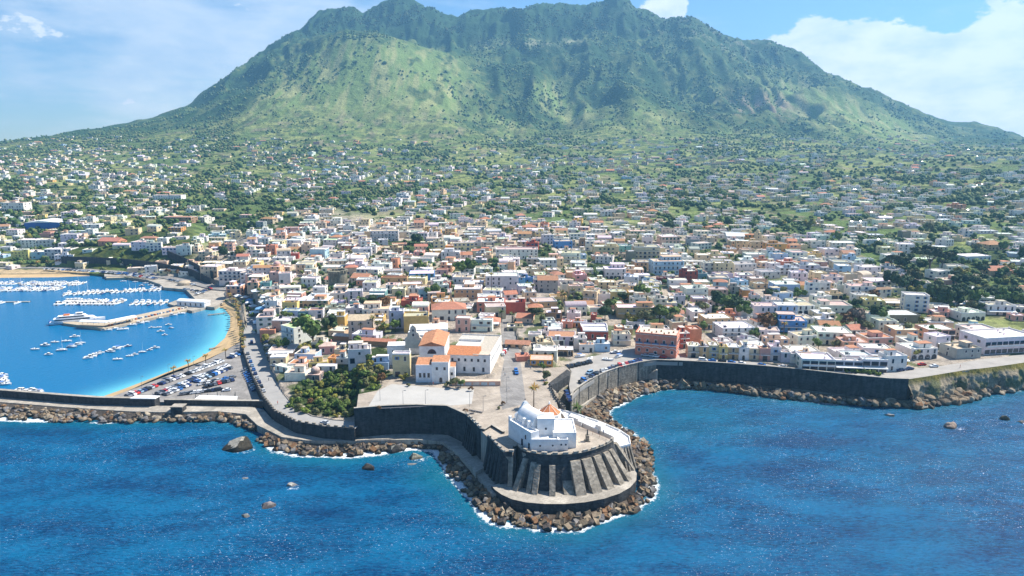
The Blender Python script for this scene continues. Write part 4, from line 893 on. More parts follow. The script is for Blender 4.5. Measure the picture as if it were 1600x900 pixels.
WM = [wmesh('window', 1.0, 1.35, (.70, .68, .64)), wmesh('window', 1.0, 1.35, (.55, .48, .40)), wmesh('window', 1.0, 1.4, (.74, .73, .7), SH[0]), wmesh('window', 1.0, 1.4, (.7, .68, .6), SH[1]), wmesh('window', 1.05, 2.1, (.7, .69, .66)), wmesh('window', 1.1, 2.2, (.7, .66, .6), None, True), wmesh('window', .95, 1.35, (.66, .62, .55), SH[2])]
DM = [wmesh('door', 1.2, 2.2, (.45, .35, .25), depth_=.07), wmesh('door', 2.2, 2.5, (.35, .36, .38), depth_=.07), wmesh('door', 1.3, 2.4, (.7, .68, .62), None, True, .07)]
REG = []              # (object, look, x, y, group) waiting for a label that singles it out
SPOTS = {}            # footprints already taken
def aabb(x, y, rot, w, d):
    c, s = math.cos(rot), math.sin(rot); xs = [x + c * a - s * b for a, b in ((-w / 2, 0), (w / 2, 0), (w / 2, d), (-w / 2, d))]; ys = [y + s * a + c * b for a, b in ((-w / 2, 0), (w / 2, 0), (w / 2, d), (-w / 2, d))]
    return min(xs), min(ys), max(xs), max(ys)
def cells(bb): return [(i, j) for i in range(int(bb[0] // 25), int(bb[2] // 25) + 1) for j in range(int(bb[1] // 25), int(bb[3] // 25) + 1)]
def clash(bb, m=0.0):
    for c in cells(bb):
        for q in SPOTS.get(c, ()):
            if bb[0] < q[2] + m and bb[2] > q[0] - m and bb[1] < q[3] + m and bb[3] > q[1] - m: return True
    return False
def take(bb):
    for c in cells(bb): SPOTS.setdefault(c, []).append(bb)

def face_windows(put, w, h, nst, rr, zoff=0.0, dense=1.0, ground=True):
    n = max(1, int(w / 3.5 * dense)); st = h / nst
    for s in range(nst):
        for k in range(n):
            if rr.random() < .24: continue
            x = (k + .5) / n * w - w / 2 + rr.uniform(-.2, .2); put(x, zoff + s * st + st * .36, s)
def house_mesh(s, near):
    """returns wall builder, roof builder and lists of window and door positions for one building"""
    w, d, h, rr = s['w'], s['d'], s['h'], random.Random(s['seed']); col = PAL[s['col']]; col = tuple(min(.85, max(.02, c * rr.uniform(.90, 1.06))) for c in col)
    rc = RPAL[s['rcol']]; rc = tuple(c * rr.uniform(.85, 1.08) for c in rc); ex = s['ex']; nst = s['st']; wl, rf = MB(), MB(); win = []; s['clutter'] = []
    def piece(nm):
        if not near: return rf
        q = MB(); s['clutter'].append((nm, q)); return q
    wl.box(-w / 2, 0, -4, w / 2, d, h, 0, col, skip='bt')
    R_ = s['roof']; fl = s.get('shop')
    if R_ == 'flat':
        rf.box(-w / 2 + .02, .02, h - .35, w / 2 - .02, d - .02, h, 0, rc)
        ph = rr.choice((.25, .5, .8)); t = .28
        pc = col if rr.random() < .6 else tuple(min(.8, c * 1.05) for c in RPAL['white'])
        for q in ((-w / 2, 0, w / 2, t), (-w / 2, d - t, w / 2, d), (-w / 2, t, -w / 2 + t, d - t), (w / 2 - t, t, w / 2, d - t)): wl.box(q[0], q[1], h - .02, q[2], q[3], h + ph, 0, pc)
        if 'N' not in ex:
            # what stands on the flat roofs: stair rooms, tanks, chimneys, panels
            if rr.random() < .45 or 'r' in ex:
                a = rr.uniform(.25, .5) * w; b = rr.uniform(.3, .5) * d; x0 = rr.uniform(-w / 2 + .3, w / 2 - a - .3); y0 = rr.uniform(.35, .6) * (d - b) if 'r' not in ex else d - b - .4; hh = rr.uniform(2.1, 2.9)
                rm = piece('roof_room'); rm.box(x0, y0, h - .02, x0 + a, y0 + b, h + hh, 0, col); rm.box(x0 - .15, y0 - .15, h + hh, x0 + a + .15, y0 + b + .15, h + hh + .18, 0, rc if rr.random() < .7 else RPAL['tile'])
                rm.box(x0 + a * .35, y0 - .03, h + .05, x0 + a * .35 + .9, y0 + .02, h + 2, 1)
            for _ in range(rr.randint(1, 4)):
                x0, y0 = rr.uniform(-w / 2 + .8, w / 2 - 1.4), rr.uniform(1.0, max(1.2, d - 1.5)); q = rr.random()
                if q < .4: piece('chimney').box(x0, y0, h - .02, x0 + .6, y0 + .6, h + rr.uniform(.8, 1.5), 0, col)
                elif q < .65: piece('water_tank').cyl(x0, y0, h + .2, h + 1.4, .5, n=8, c=(.6, .6, .6))
                elif q < .82: piece('solar_panel').add([(x0 - .1, y0, h + .3), (x0 + 1.9, y0, h + .3), (x0 + 1.9, y0 + 1.1, h + 1.1), (x0 - .1, y0 + 1.1, h + 1.1), (x0 - .1, y0, h + .2), (x0 + 1.9, y0, h + .2), (x0 + 1.9, y0 + 1.1, h + 1.0), (x0 - .1, y0 + 1.1, h + 1.0)], [(0, 1, 2, 3), (7, 6, 5, 4), (0, 4, 5, 1), (1, 5, 6, 2), (2, 6, 7, 3), (3, 7, 4, 0)], 1)
                else: piece('air_unit').box(x0, y0, h - .02, x0 + 1.1, y0 + .7, h + .7, 0, (.5, .5, .5))
    elif R_ in ('hip', 'gable'):
        o = .45; hh = min(w, d) * .19 + .3; z = h
        if R_ == 'hip':
            k = min(w, d) / 2; vs_ = [(-w / 2 - o, -o, z), (w / 2 + o, -o, z), (w / 2 + o, d + o, z), (-w / 2 - o, d + o, z)]
            if w >= d: vs_ += [(-w / 2 + k, d / 2, z + hh), (w / 2 - k, d / 2, z + hh)]; fs = [(0, 1, 5, 4), (1, 2, 5), (2, 3, 4, 5), (3, 0, 4)]
            else: vs_ += [(0, k, z + hh), (0, d - k, z + hh)]; fs = [(0, 1, 4), (1, 2, 5, 4), (2, 3, 5), (3, 0, 4, 5)]
            rf.add(vs_, fs + [(3, 2, 1, 0)], 0, rc)
        else:
            vs_ = [(-w / 2 - o, -o, z), (w / 2 + o, -o, z), (w / 2 + o, d + o, z), (-w / 2 - o, d + o, z), (-w / 2 - o, d / 2, z + hh), (w / 2 + o, d / 2, z + hh)]
            rf.add(vs_, [(0, 1, 5, 4), (2, 3, 4, 5), (3, 2, 1, 0)], 0, rc); wl.add([(-w / 2, 0, z), (-w / 2, d, z), (-w / 2, d / 2, z + hh - .1), (w / 2, 0, z), (w / 2, d, z), (w / 2, d / 2, z + hh - .1)], [(0, 2, 1), (3, 4, 5)], 0, col)
        piece('chimney').box(w * .2, d * .6, z, w * .2 + .6, d * .6 + .6, z + hh + .9, 0, col)
    elif R_ == 'vault':
        n = 10; vs_ = []
        for x in (-w / 2, w / 2): vs_ += [(x, d * (1 - math.cos(math.pi * i / n)) / 2, h + min(2.4, d * .28) * math.sin(math.pi * i / n)) for i in range(n + 1)]
        m_ = n + 1; rf.add(vs_, [(i, m_ + i, m_ + i + 1, i + 1) for i in range(n)] + [tuple(range(m_)), tuple(range(m_, 2 * m_))[::-1]], 0, rc)
    elif R_ == 'dome':
        rf.box(-w / 2 + .02, .02, h - .3, w / 2 - .02, d - .02, h, 0, rc); rf.cyl(0, d / 2, h - .02, h + 1.5, min(w, d) * .36, n=16, c=col); rf.dome(0, d / 2, h + 1.5, min(w, d) * .36, min(w, d) * .3, c=rc)
    if 't' in ex:      # set-back top storey with a terrace before it
        a, b = w * .62, d * .55; x0 = rr.choice((-w / 2 + .3, w / 2 - a - .3)); y0 = d - b - .2; rf.box(x0, y0, h - .01, x0 + a, y0 + b, h + 2.9, 0, col); rf.box(x0 - .2, y0 - .3, h + 2.9, x0 + a + .2, y0 + b + .15, h + 3.1, 0, rc)
        for k in range(max(1, int(a / 3))): rf.box(x0 + (k + .3) * a / max(1, int(a / 3)), y0 - .03, h + .4, x0 + (k + .3) * a / max(1, int(a / 3)) + 1, y0 + .02, h + 2.1, 1)
    blank = 'W' in ex
    def put(face):
        def f(x, z, s_):
            win.append((face, x, z, s_))
        return f
    if not blank and 'V' not in ex: face_windows(put('f'), w, h, nst, rr, dense=s.get('dense', 1.0))
    if d > 5 and 'S' not in ex: face_windows(put('r'), d, h, nst, rr, dense=.7); face_windows(put('l'), d, h, nst, rr, dense=.55)
    return wl, rf, win, rr, col
def xf(s, face, x, z):
    w, d = s['w'], s['d']
    if face == 'f': return (x, 0, z), 0
    if face == 'r': return (w / 2, d / 2 + x, z), math.pi / 2
    return (-w / 2, d / 2 - x, z), -math.pi / 2
def bake_windows(wl, s, win, rr):
    hue = rr.choice(SH); two = rr.random() < .4
    for face, x, z, st in win:
        (a, b, c), r = xf(s, face, x, z); W_ = .55; Hh = 1.45 if rr.random() < .75 else 2.1
        if Hh > 2: c -= .5
        wl.M = Matrix.Translation((a, b, c)) @ Matrix.Rotation(r, 4, 'Z'); wl.add([(-W_, -.05, 0), (W_, -.05, 0), (W_, -.05, Hh), (-W_, -.05, Hh)], [(0, 1, 2, 3)], 1)
        if two:
            for q in (-1, 1): wl.add([(q * .8 - .22, -.07, 0), (q * .8 + .22, -.07, 0), (q * .8 + .22, -.07, Hh), (q * .8 - .22, -.07, Hh)], [(0, 1, 2, 3)], 0, hue)
    wl.M = None
def look_of(s):
    if s.get('look'): return s['look']
    R_ = s['roof']; ex = s['ex']
    f = {'hip': 'tiled hip roof', 'gable': 'tiled gable roof', 'vault': 'barrel roof', 'dome': 'domed roof'}.get(R_) or RNAME[s['rcol']]
    if 'A' in ex: f = 'arched ground floor'
    elif 'b' in ex: f = 'long balconies'
    elif 'a' in ex: f = s.get('awnname', 'white awning')
    elif 't' in ex: f = 'set-back top floor'
    return f"{CNAME(s['col'])} {NW[min(5, s['st'])]} {s['kind']} with {f}"
def build_house(s):
    near = s['y'] < 470
    wl, rf, win, rr, col = house_mesh(s, near)
    root = empty(s['name'], (s['x'], s['y'], s['z']), s['rot'], cat=s['cat'], group=s['group'])
    ex = s['ex']; w, d, h, nst = s['w'], s['d'], s['h'], s['st']
    if not near: bake_windows(wl, s, win, rr)
    wl.build('wall', [plaster, glass], root); ro = rf.build('roof', [roofing, glass], root)
    for nm, q in s['clutter']: q.build(nm, [plaster, glass], ro)
    if near:
        a = rr.choice((0, 0, 1, 2, 3, 4, 6)); a = s.get('wm', a)
        for face, x, z, st in win:
            p, r = xf(s, face, x, z)
            if face == 'f' and st == 0 and rr.random() < .3: link('door', DM[rr.choice((0, 1, 2))], root, (p[0], p[1], .05), r); continue
            k = a if rr.random() < .8 else 4; p = (p[0], p[1], p[2] - (.55 if k in (4, 5) else 0)); link('window', WM[k], root, p, r)
    if 'b' in ex:
        for k in range(1, nst):
            z = k * h / nst; mb = MB(); a = -w / 2 + .3; b = w / 2 - .3; mb.box(a, -1.25, z - .12, b, -.01, z + .06, 0, (.7, .68, .65)); mb.box(a, -1.28, z + .06, b, -1.18, z + (.95 if s.get('solid') else .16), 0, (.7, .68, .66))
            if not s.get('solid'):
                for j in range(int((b - a) / .6) + 1): mb.box(a + j * .6, -1.26, z + .06, a + j * .6 + .08, -1.2, z + .95, 0, (.2, .22, .25))
                mb.box(a, -1.27, z + .95, b, -1.19, z + 1.02, 0, (.2, .22, .25))
            mb.build('balcony', [facep], root)
    if 'V' in ex:
        for k in range(nst):
            n = max(2, int(w / 3.4)); z = k * h / nst; mb = MB()
            for j in range(n): x = (j + .5) / n * w - w / 2; mb.box(x - w / n * .42, -.09, z + .3, x + w / n * .42, .02, z + min(2.5, h / nst - .4), 0)
            mb.build('veranda_opening', [glass], root)
    if 'A' in ex:
        n = max(3, int(w / 3.2)); mb = MB(); hh = 2.6
        for k in range(n):
            x = (k + .5) / n * w - w / 2; r_ = w / n * .36; m_ = 8
            vs_ = [(x - r_, -.10, .1), (x + r_, -.10, .1)] + [(x + r_ * math.cos(math.pi * i / m_), -.10, hh - r_ + r_ * math.sin(math.pi * i / m_)) for i in range(m_ + 1)]; mb.add(vs_, [tuple(range(len(vs_)))], 0)
        mb.build('arcade', [glass], root)
    if 'a' in ex:
        mb = MB(); c = s.get('awn', (.72, .72, .7)); hh = min(h - .3, 2.9); mb.add([(-w / 2 + .4, -.02, hh + .5), (w / 2 - .4, -.02, hh + .5), (w / 2 - .4, -2.2, hh - .1), (-w / 2 + .4, -2.2, hh - .1), (-w / 2 + .4, -2.2, hh - .35), (w / 2 - .4, -2.2, hh - .35)], [(0, 3, 2, 1), (3, 4, 5, 2)], 0, c); mb.build('awning', [facep], root)
    if s.get('label'): root['label'] = s['label']
    else: REG.append((root, look_of(s), s['x'], s['y'] + d / 2, 'h'))
    return root
SPECS = []
def spec(x, y, z, rot, w, d, h, col, roof='flat', rcol='white', ex='', kind='house', st=None, forced=False, **k):
    st = st or max(1, min(5, round(h / 3.1)))
    s = dict(x=x, y=y, z=z, rot=rot, w=w, d=d, h=h, col=col, roof=roof, rcol=rcol, ex=ex, kind=kind, st=st, seed=rnd.randint(0, 10 ** 6), name=k.pop('name', kind.replace(' ', '_')), cat=k.pop('cat', kind), group=k.pop('group', 'houses of the hillside town'), forced=forced, **k)
    SPECS.append(s); return s
def T(px0, px1, py, hpx, col, roof='flat', rcol=None, ex='', rot=None, dpx=None, z=None, depthm=None, h=None, **k):
    """one building read off the photograph: left and right edge, foot, wall height"""
    px = (px0 + px1) / 2; b = G(px, py) if z is None else P(px, py, z); dd = depth(b.x, b.y, b.z); sc_ = dd / F; w = (px1 - px0) * sc_; h = h or max(2.7, hpx * sc_ / 1.12)
    rot = R(rot) if rot is not None else R(rnd.choice((0, 0, 4, -5, 7, -8, 10)))
    d = depthm or min(15, max(6.5, .8 * w)); rcol = rcol or rnd.choice(('white', 'white', 'pale', 'sand', 'pinkish', 'grey'))
    for _ in range(7):
        bb = aabb(b.x, b.y, rot, w, d)
        if not clash(bb, -.6): break
        d = max(4.5, d * .85)
    take(bb); return spec(b.x, b.y, b.z, rot, w, d, h, col, roof, rcol, ex, forced=True, **k)
def ZL(ox, oy, s, rows):
    for r in rows:
        x0, x1, yb, hh, col = r[:5]; k = r[5] if len(r) > 5 else {}
        T(ox + x0 / s, ox + x1 / s, oy + yb / s, hh / s, col, **k)

# reserve the ground of the convent, palazzo and roads before anything else
def reserve(pts, z):
    ps = PP(pts, z); take((min(p.x for p in ps), min(p.y for p in ps), max(p.x for p in ps), max(p.y for p in ps)))

# ---- harbour front and old town, read from left to right
S5 = 5.625
for (ox, oy, rows) in (
 (280, 360, [
  (350, 590, 452, 95, 'white', dict(ex='b', rcol='white', rot=0)), (415, 545, 580, 98, 'peach', dict(ex='r', rcol='white', rot=0, depthm=12)), (185, 345, 432, 118, 'cream', dict(rot=-8)), (300, 470, 350, 62, 'beige', dict(rcol='white')), (480, 590, 348, 80, 'cream', dict(rcol='white')),
  (585, 735, 440, 58, 'pink', dict(rcol='tile')), (800, 875, 470, 110, 'pink', {}), (880, 980, 470, 95, 'white', dict(rcol='pinkish')), (1045, 1310, 682, 68, 'tan', dict(ex='A', rcol='white', rot=0, kind='villa')), (1130, 1300, 618, 40, 'lilac', dict(rcol='white')),
  (905, 1040, 700, 66, 'yellow', dict(rcol='tile')), (908, 1045, 772, 66, 'pale_blue', dict(rcol='grey')), (795, 882, 765, 85, 'grey', dict(rcol='pinkish')), (815, 990, 885, 100, 'pink', dict(rcol='pale', rot=-6)), (1305, 1458, 865, 118, 'ochre', dict(rcol='white', rot=0)), (1140, 1265, 775, 72, 'white', dict(rcol='tile')),
  (1050, 1135, 770, 66, 'teal', dict(rcol='brown', ex='a', awn=(.06, .12, .10), awnname='dark green awning')), (1080, 1210, 505, 85, 'white', dict(rcol='pale')), (1310, 1420, 305, 55, 'white', dict(ex='a', awn=(.1, .3, .3), awnname='teal awning')), (1150, 1285, 252, 92, 'pale_blue', dict(ex='W')), (1075, 1200, 200, 78, 'cream', dict(rcol='pale')),
  (985, 1050, 252, 55, 'red', dict(ex='W', rcol='pinkish')), (1160, 1250, 262, 36, 'red', dict(roof='gable', rcol='tile')), (765, 850, 215, 92, 'salmon', dict(rcol='tile')), (610, 768, 205, 66, 'brown', dict(ex='W', rcol='pale')), (1195, 1300, 105, 60, 'white', dict(ex='b')), (1262, 1385, 135, 52, 'lilac', dict(rcol='green')), (1392, 1510, 135, 60, 'lilac', {}),
  (945, 1080, 145, 62, 'white', dict(rcol='white')), (820, 1000, 275, 36, 'white', dict(rcol='grey')), (1030, 1190, 375, 82, 'cream', dict(rcol='sand')), (1250, 1430, 372, 48, 'white', dict(rcol='white')), (400, 475, 205, 92, 'pink', {}), (170, 300, 262, 78, 'beige', dict(rcol='pinkish')), (720, 830, 578, 66, 'yellow', dict(rcol='sand')),
  (822, 885, 565, 75, 'white', {}), (885, 1060, 552, 56, 'white', dict(roof='gable', rcol='white')), (60, 170, 190, 55, 'cream', dict(rcol='white')), (0, 100, 205, 72, 'white', {}), (1330, 1470, 610, 55, 'white', dict(rcol='pinkish')), (600, 745, 375, 30, 'pale_blue', dict(rcol='grey')), (600, 700, 560, 60, 'peach', {}), (715, 800, 510, 48, 'teal', dict(rcol='grey')), (1460, 1575, 600, 60, 'lilac', dict(rcol='pinkish')), (1500, 1575, 680, 60, 'teal', dict(rcol='tile')), (200, 330, 330, 50, 'cream', {})]),
 (540, 360, [
  (215, 465, 97, 95, 'white', dict(ex='b', kind='apartment block', st=4, cat='apartment block')), (168, 218, 100, 88, 'peach', dict(ex='W')), (630, 722, 88, 66, 'lilac', dict(ex='b')), (724, 802, 78, 62, 'white', {}), (315, 500, 207, 52, 'tan', dict(rcol='sand')), (410, 540, 152, 32, 'pink', dict(rcol='tile')), (775, 870, 192, 105, 'cream', dict(wm=3)), (875, 1000, 178, 42, 'orange', dict(rcol='pinkish')),
  (950, 1130, 182, 78, 'cream', dict(rcol='sand')), (840, 1000, 268, 78, 'lilac', dict(rcol='white', rot=0)), (1320, 1690, 252, 88, 'white', dict(rcol='pinkish', rot=0, kind='long building', cat='building')), (630, 760, 292, 42, 'white', dict(rcol='sand')), (575, 640, 292, 46, 'white', dict(roof='vault')), (255, 360, 332, 72, 'brown', dict(rcol='brown')), (400, 460, 335, 88, 'salmon', dict(rcol='tile')), (0, 170, 348, 52, 'lilac', dict(rcol='white')),
  (90, 290, 405, 66, 'white', dict(rcol='white')), (560, 780, 442, 66, 'blue', dict(rcol='white', rot=5)), (860, 1060, 312, 42, 'cream', dict(rcol='pale')), (1425, 1482, 362, 95, 'peach', dict(ex='W')), (1230, 1520, 525, 130, 'lilac', dict(rcol='white', rot=0, kind='long house', cat='house')), (1520, 1575, 480, 72, 'blue', {}), (855, 920, 512, 40, 'red', {}), (955, 1190, 602, 92, 'tan', dict(ex='r', kind='mansion', cat='house', rot=0)),
  (725, 932, 625, 80, 'beige', dict(rcol='sand', rot=8)), (550, 645, 585, 80, 'white', {}), (645, 745, 592, 82, 'pale_blue', dict(rcol='tile')), (95, 222, 492, 56, 'salmon', dict(rcol='pale')), (212, 292, 502, 76, 'white', {}), (20, 150, 602, 70, 'lilac', dict(rcol='white')), (210, 350, 592, 60, 'teal', dict(ex='a')), (490, 662, 692, 76, 'red', dict(rcol='tile', rot=0)), (150, 385, 780, 90, 'white', dict(ex='t', rot=4)), (385, 512, 862, 165, 'lilac', dict(rot=4, wm=5)),
  (28, 242, 895, 118, 'beige', dict(roof='gable', rcol='sand', rot=4)), (515, 732, 895, 150, 'ochre', dict(ex='W', rcol='sand', rot=6)), (760, 1060, 792, 112, 'white', dict(roof='hip', rcol='tile', rot=6)), (965, 1095, 892, 130, 'pink', dict(ex='N', rcol='white', rot=-8)), (1097, 1290, 888, 110, 'white', dict(ex='b', rcol='white', rot=-6)), (1155, 1400, 722, 96, 'salmon', dict(rcol='white', rot=0)), (1400, 1580, 722, 92, 'red', dict(ex='W', rot=0, rcol='pinkish')), (1235, 1410, 765, 100, 'beige', dict(rcol='sand', rot=8)),
  (1000, 1130, 400, 60, 'white', {}), (1180, 1290, 400, 66, 'white', dict(rcol='pale')), (1130, 1240, 310, 52, 'grey', {}), (1100, 1290, 232, 50, 'beige', dict(rcol='tile')), (1060, 1200, 140, 40, 'white', {}), (1340, 1430, 360, 66, 'white', dict(rcol='tile')), (310, 540, 460, 44, 'sand' if 0 else 'tan', dict(rcol='tile')), (940, 1110, 470, 56, 'lilac', dict(rcol='sand')), (800, 900, 395, 50, 'pink', dict(rcol='tile')), (60, 200, 255, 44, 'white', dict(rcol='sand'))]),
 (800, 360, [
  (228, 402, 545, 118, 'grey', dict(roof='gable', rcol='tile', rot=0)), (55, 215, 470, 62, 'blue', dict(rcol='white')), (60, 205, 562, 80, 'lilac', dict(rcol='white')), (245, 396, 332, 78, 'lilac', dict(rcol='white')), (125, 230, 312, 66, 'beige', {}), (125, 232, 182, 82, 'red', dict(rcol='tile')), (270, 366, 125, 92, 'lilac', dict(ex='ba')), (375, 532, 168, 76, 'blue', dict(rcol='sand')), (430, 600, 285, 92, 'white', dict(ex='b')), (596, 642, 152, 90, 'brown', {}), (644, 722, 175, 85, 'white', {}),
  (720, 940, 218, 76, 'cream', dict(rcol='pale')), (940, 1050, 192, 52, 'teal', dict(rcol='white')), (1072, 1300, 250, 112, 'cream', dict(ex='b', rcol='sand')), (1310, 1478, 122, 72, 'beige', {}), (1040, 1190, 62, 58, 'beige', {}), (1080, 1232, 352, 78, 'peach', dict(rcol='sand')), (1240, 1510, 392, 130, 'pale_blue', dict(ex='bt')), (815, 1000, 432, 100, 'white', dict(ex='At', rot=0)), (500, 620, 585, 98, 'cream', dict(ex='b')), (620, 745, 642, 112, 'cream', dict(ex='b', rot=-22, st=2, look='white arcaded hotel wing with two rows of dark arches', rcol='grey')),
  (745, 862, 640, 82, 'white', dict(ex='W', rcol='grey', rot=0)), (865, 1000, 618, 84, 'yellow', dict(rcol='sand')), (925, 1265, 780, 108, 'tan', dict(ex='b', rcol='white', rot=0, kind='hotel', cat='hotel', depthm=11, solid=False)), (1265, 1335, 772, 90, 'white', dict(rcol='sand')), (1335, 1402, 772, 62, 'blue', dict(rcol='white')), (1250, 1360, 690, 95, 'white', dict(rot=0)), (1362, 1450, 692, 60, 'lilac', {}), (1402, 1512, 775, 52, 'white', dict(roof='gable', rcol='tile')), (1160, 1295, 602, 70, 'white', dict(rcol='white', rot=0)), (1425, 1520, 655, 82, 'lilac', {}),
  (340, 482, 642, 52, 'yellow', dict(rcol='sand')), (190, 400, 682, 58, 'tan', dict(rcol='sand')), (430, 530, 862, 58, 'salmon', dict(rcol='pale', rot=-10)), (535, 660, 858, 52, 'orange', dict(rcol='pinkish', rot=0)), (300, 440, 775, 52, 'brown', {}), (610, 842, 905, 50, 'red', dict(rcol='white', rot=0, ex='N')), (265, 380, 842, 48, 'white', {}), (690, 742, 812, 66, 'red', {}), (480, 640, 418, 48, 'peach', {}), (1150, 1312, 530, 62, 'green', dict(rcol='sand')), (1280, 1350, 470, 46, 'maroon', {}), (1400, 1490, 482, 52, 'maroon', {}), (400, 480, 485, 52, 'white', {}), (760, 915, 520, 66, 'cream', dict(rcol='pale')),
  (680, 810, 740, 66, 'white', dict(ex='b')), (480, 600, 790, 60, 'white', {}), (1020, 1092, 276, 98, 'stone', dict(ex='NWS', kind='tower', cat='tower', depthm=7))]),
 (1060, 360, [
  (65, 262, 602, 96, 'white', dict(ex='b', rot=6)), (262, 432, 590, 72, 'pink', {}), (120, 292, 742, 84, 'white', dict(rcol='pinkish', rot=4)), (235, 476, 868, 98, 'peach', dict(ex='b', rcol='white', rot=6, kind='guest house', cat='house')), (378, 676, 960, 108, 'white', dict(ex='b', rcol='white', rot=6, st=3)), (662, 865, 768, 110, 'white', dict(rcol='sand', rot=-4)), (868, 1040, 765, 118, 'pale_blue', dict(ex='b', rcol='white', rot=-3)), (885, 1120, 898, 108, 'blue', dict(ex='bt', rcol='sand', rot=-8, label='bright blue villa with red doors and terraces in the gardens', name='villa', cat='villa')),
  (847, 1062, 568, 100, 'pale_blue', dict(ex='b', rcol='white', rot=0)), (1135, 1235, 575, 128, 'white', dict(rcol='tile')), (1237, 1330, 565, 110, 'lilac', {}), (1245, 1520, 725, 62, 'white', dict(ex='b', rcol='pinkish', rot=-4)), (425, 575, 103, 58, 'white', dict(roof='gable', rcol='white')), (215, 318, 122, 62, 'beige', {}), (105, 210, 108, 56, 'white', dict(rcol='tile')), (790, 952, 192, 82, 'orange', dict(rcol='brown')), (265, 376, 252, 46, 'cream', {}), (376, 450, 252, 48, 'orange', {}), (600, 762, 268, 56, 'white', dict(rcol='white')), (770, 900, 230, 56, 'white', {}),
  (220, 320, 360, 78, 'white', {}), (320, 480, 382, 98, 'beige', dict(rcol='white')), (485, 692, 360, 64, 'white', {}), (725, 905, 425, 62, 'white', dict(ex='A')), (890, 1060, 392, 66, 'lilac', {}), (1062, 1240, 370, 66, 'lilac', dict(rcol='pale')), (165, 255, 435, 62, 'teal', {}), (40, 172, 462, 112, 'maroon', dict(rcol='white', rot=10)), (1280, 1412, 222, 56, 'white', {}), (1450, 1575, 222, 60, 'white', {}), (1350, 1562, 160, 52, 'white', dict(rcol='white')), (455, 560, 560, 66, 'grey', {}), (560, 625, 602, 82, 'orange', {}), (640, 716, 632, 62, 'white', dict(rcol='tile')), (1390, 1480, 560, 90, 'white', {}), (1482, 1575, 570, 96, 'white', dict(rcol='pale')),
  (510, 640, 660, 40, 'white', dict(rcol='tile')), (270, 440, 470, 52, 'grey', dict(rcol='sand')), (640, 780, 480, 56, 'beige', {}), (1230, 1370, 820, 40, 'white', {}), (1250, 1400, 410, 52, 'grey', {}), (480, 620, 545, 50, 'white', {})]),
 (1320, 360, [
  (340, 470, 160, 56, 'white', {}), (470, 602, 205, 92, 'white', dict(rot=-10)), (170, 382, 150, 66, 'white', {}), (500, 576, 82, 78, 'stone', dict(ex='NWS', kind='tower', cat='tower', label='old square grey stone tower on the hillside above the white arched villa', name='stone_tower', depthm=8)), (0, 142, 222, 58, 'white', {}), (150, 320, 390, 72, 'white', {}), (40, 262, 600, 118, 'white', dict(ex='b', rot=-4)), (262, 412, 592, 82, 'white', dict(roof='gable', rcol='brown')), (228, 456, 492, 46, 'white', dict(rcol='white')), (385, 662, 815, 72, 'stone', dict(rcol='pale', rot=0, ex='N')), (290, 450, 892, 98, 'white', dict(rcol='sand')), (900, 1076, 390, 72, 'white', {}),
  (1050, 1300, 275, 50, 'white', dict(rcol='white')), (870, 1030, 482, 48, 'pink', {}), (930, 1070, 560, 60, 'white', dict(rcol='sand')), (1075, 1210, 560, 52, 'grey', dict(rcol='pale')), (1010, 1240, 800, 72, 'white', dict(rcol='white', ex='A')), (1045, 1160, 62, 60, 'white', dict(ex='A')), (1270, 1460, 400, 50, 'peach', dict(roof='gable', rcol='tile')), (575, 720, 72, 40, 'white', dict(ex='A')), (770, 880, 825, 52, 'tan', {}), (780, 910, 768, 50, 'pinkish' if 0 else 'pink', {}), (1480, 1600, 800, 50, 'pink', {}), (1250, 1420, 175, 55, 'peach', dict(roof='hip', rcol='tile'))]),
): ZL(ox, oy, S5, rows)
ZL(0, 300, 5.293, [(155, 300, 462, 68, 'white', dict(rcol='white')), (300, 446, 455, 60, 'white', dict(ex='A')), (240, 372, 558, 64, 'pale_blue', {}), (372, 512, 556, 88, 'white', dict(rcol='white')), (95, 240, 562, 72, 'yellow', dict(ex='b')), (1085, 1215, 490, 80, 'white', dict(ex='b')), (1215, 1335, 495, 74, 'white', {}), (1345, 1465, 525, 62, 'white', {}), (1465, 1580, 530, 92, 'white', dict(ex='b')), (805, 980, 445, 40, 'salmon', dict(roof='gable', rcol='tile')), (50, 152, 360, 50, 'white', {}), (1040, 1145, 360, 55, 'cream', {}), (0, 90, 490, 36, 'white', {}), (508, 632, 205, 36, 'white', {}), (1265, 1500, 78, 56, 'white', {}), (10, 205, 160, 72, 'white', dict(rcol='tile', ex='A')), (285, 380, 78, 28, 'pale_blue', {}), (500, 640, 392, 42, 'lilac', {}), (1350, 1588, 255, 50, 'brown', dict(rcol='tile')), (1390, 1500, 335, 42, 'orange', {}), (1540, 1600, 175, 32, 'white', {}), (700, 820, 312, 44, 'white', {}), (320, 460, 375, 28, 'pink', {})])
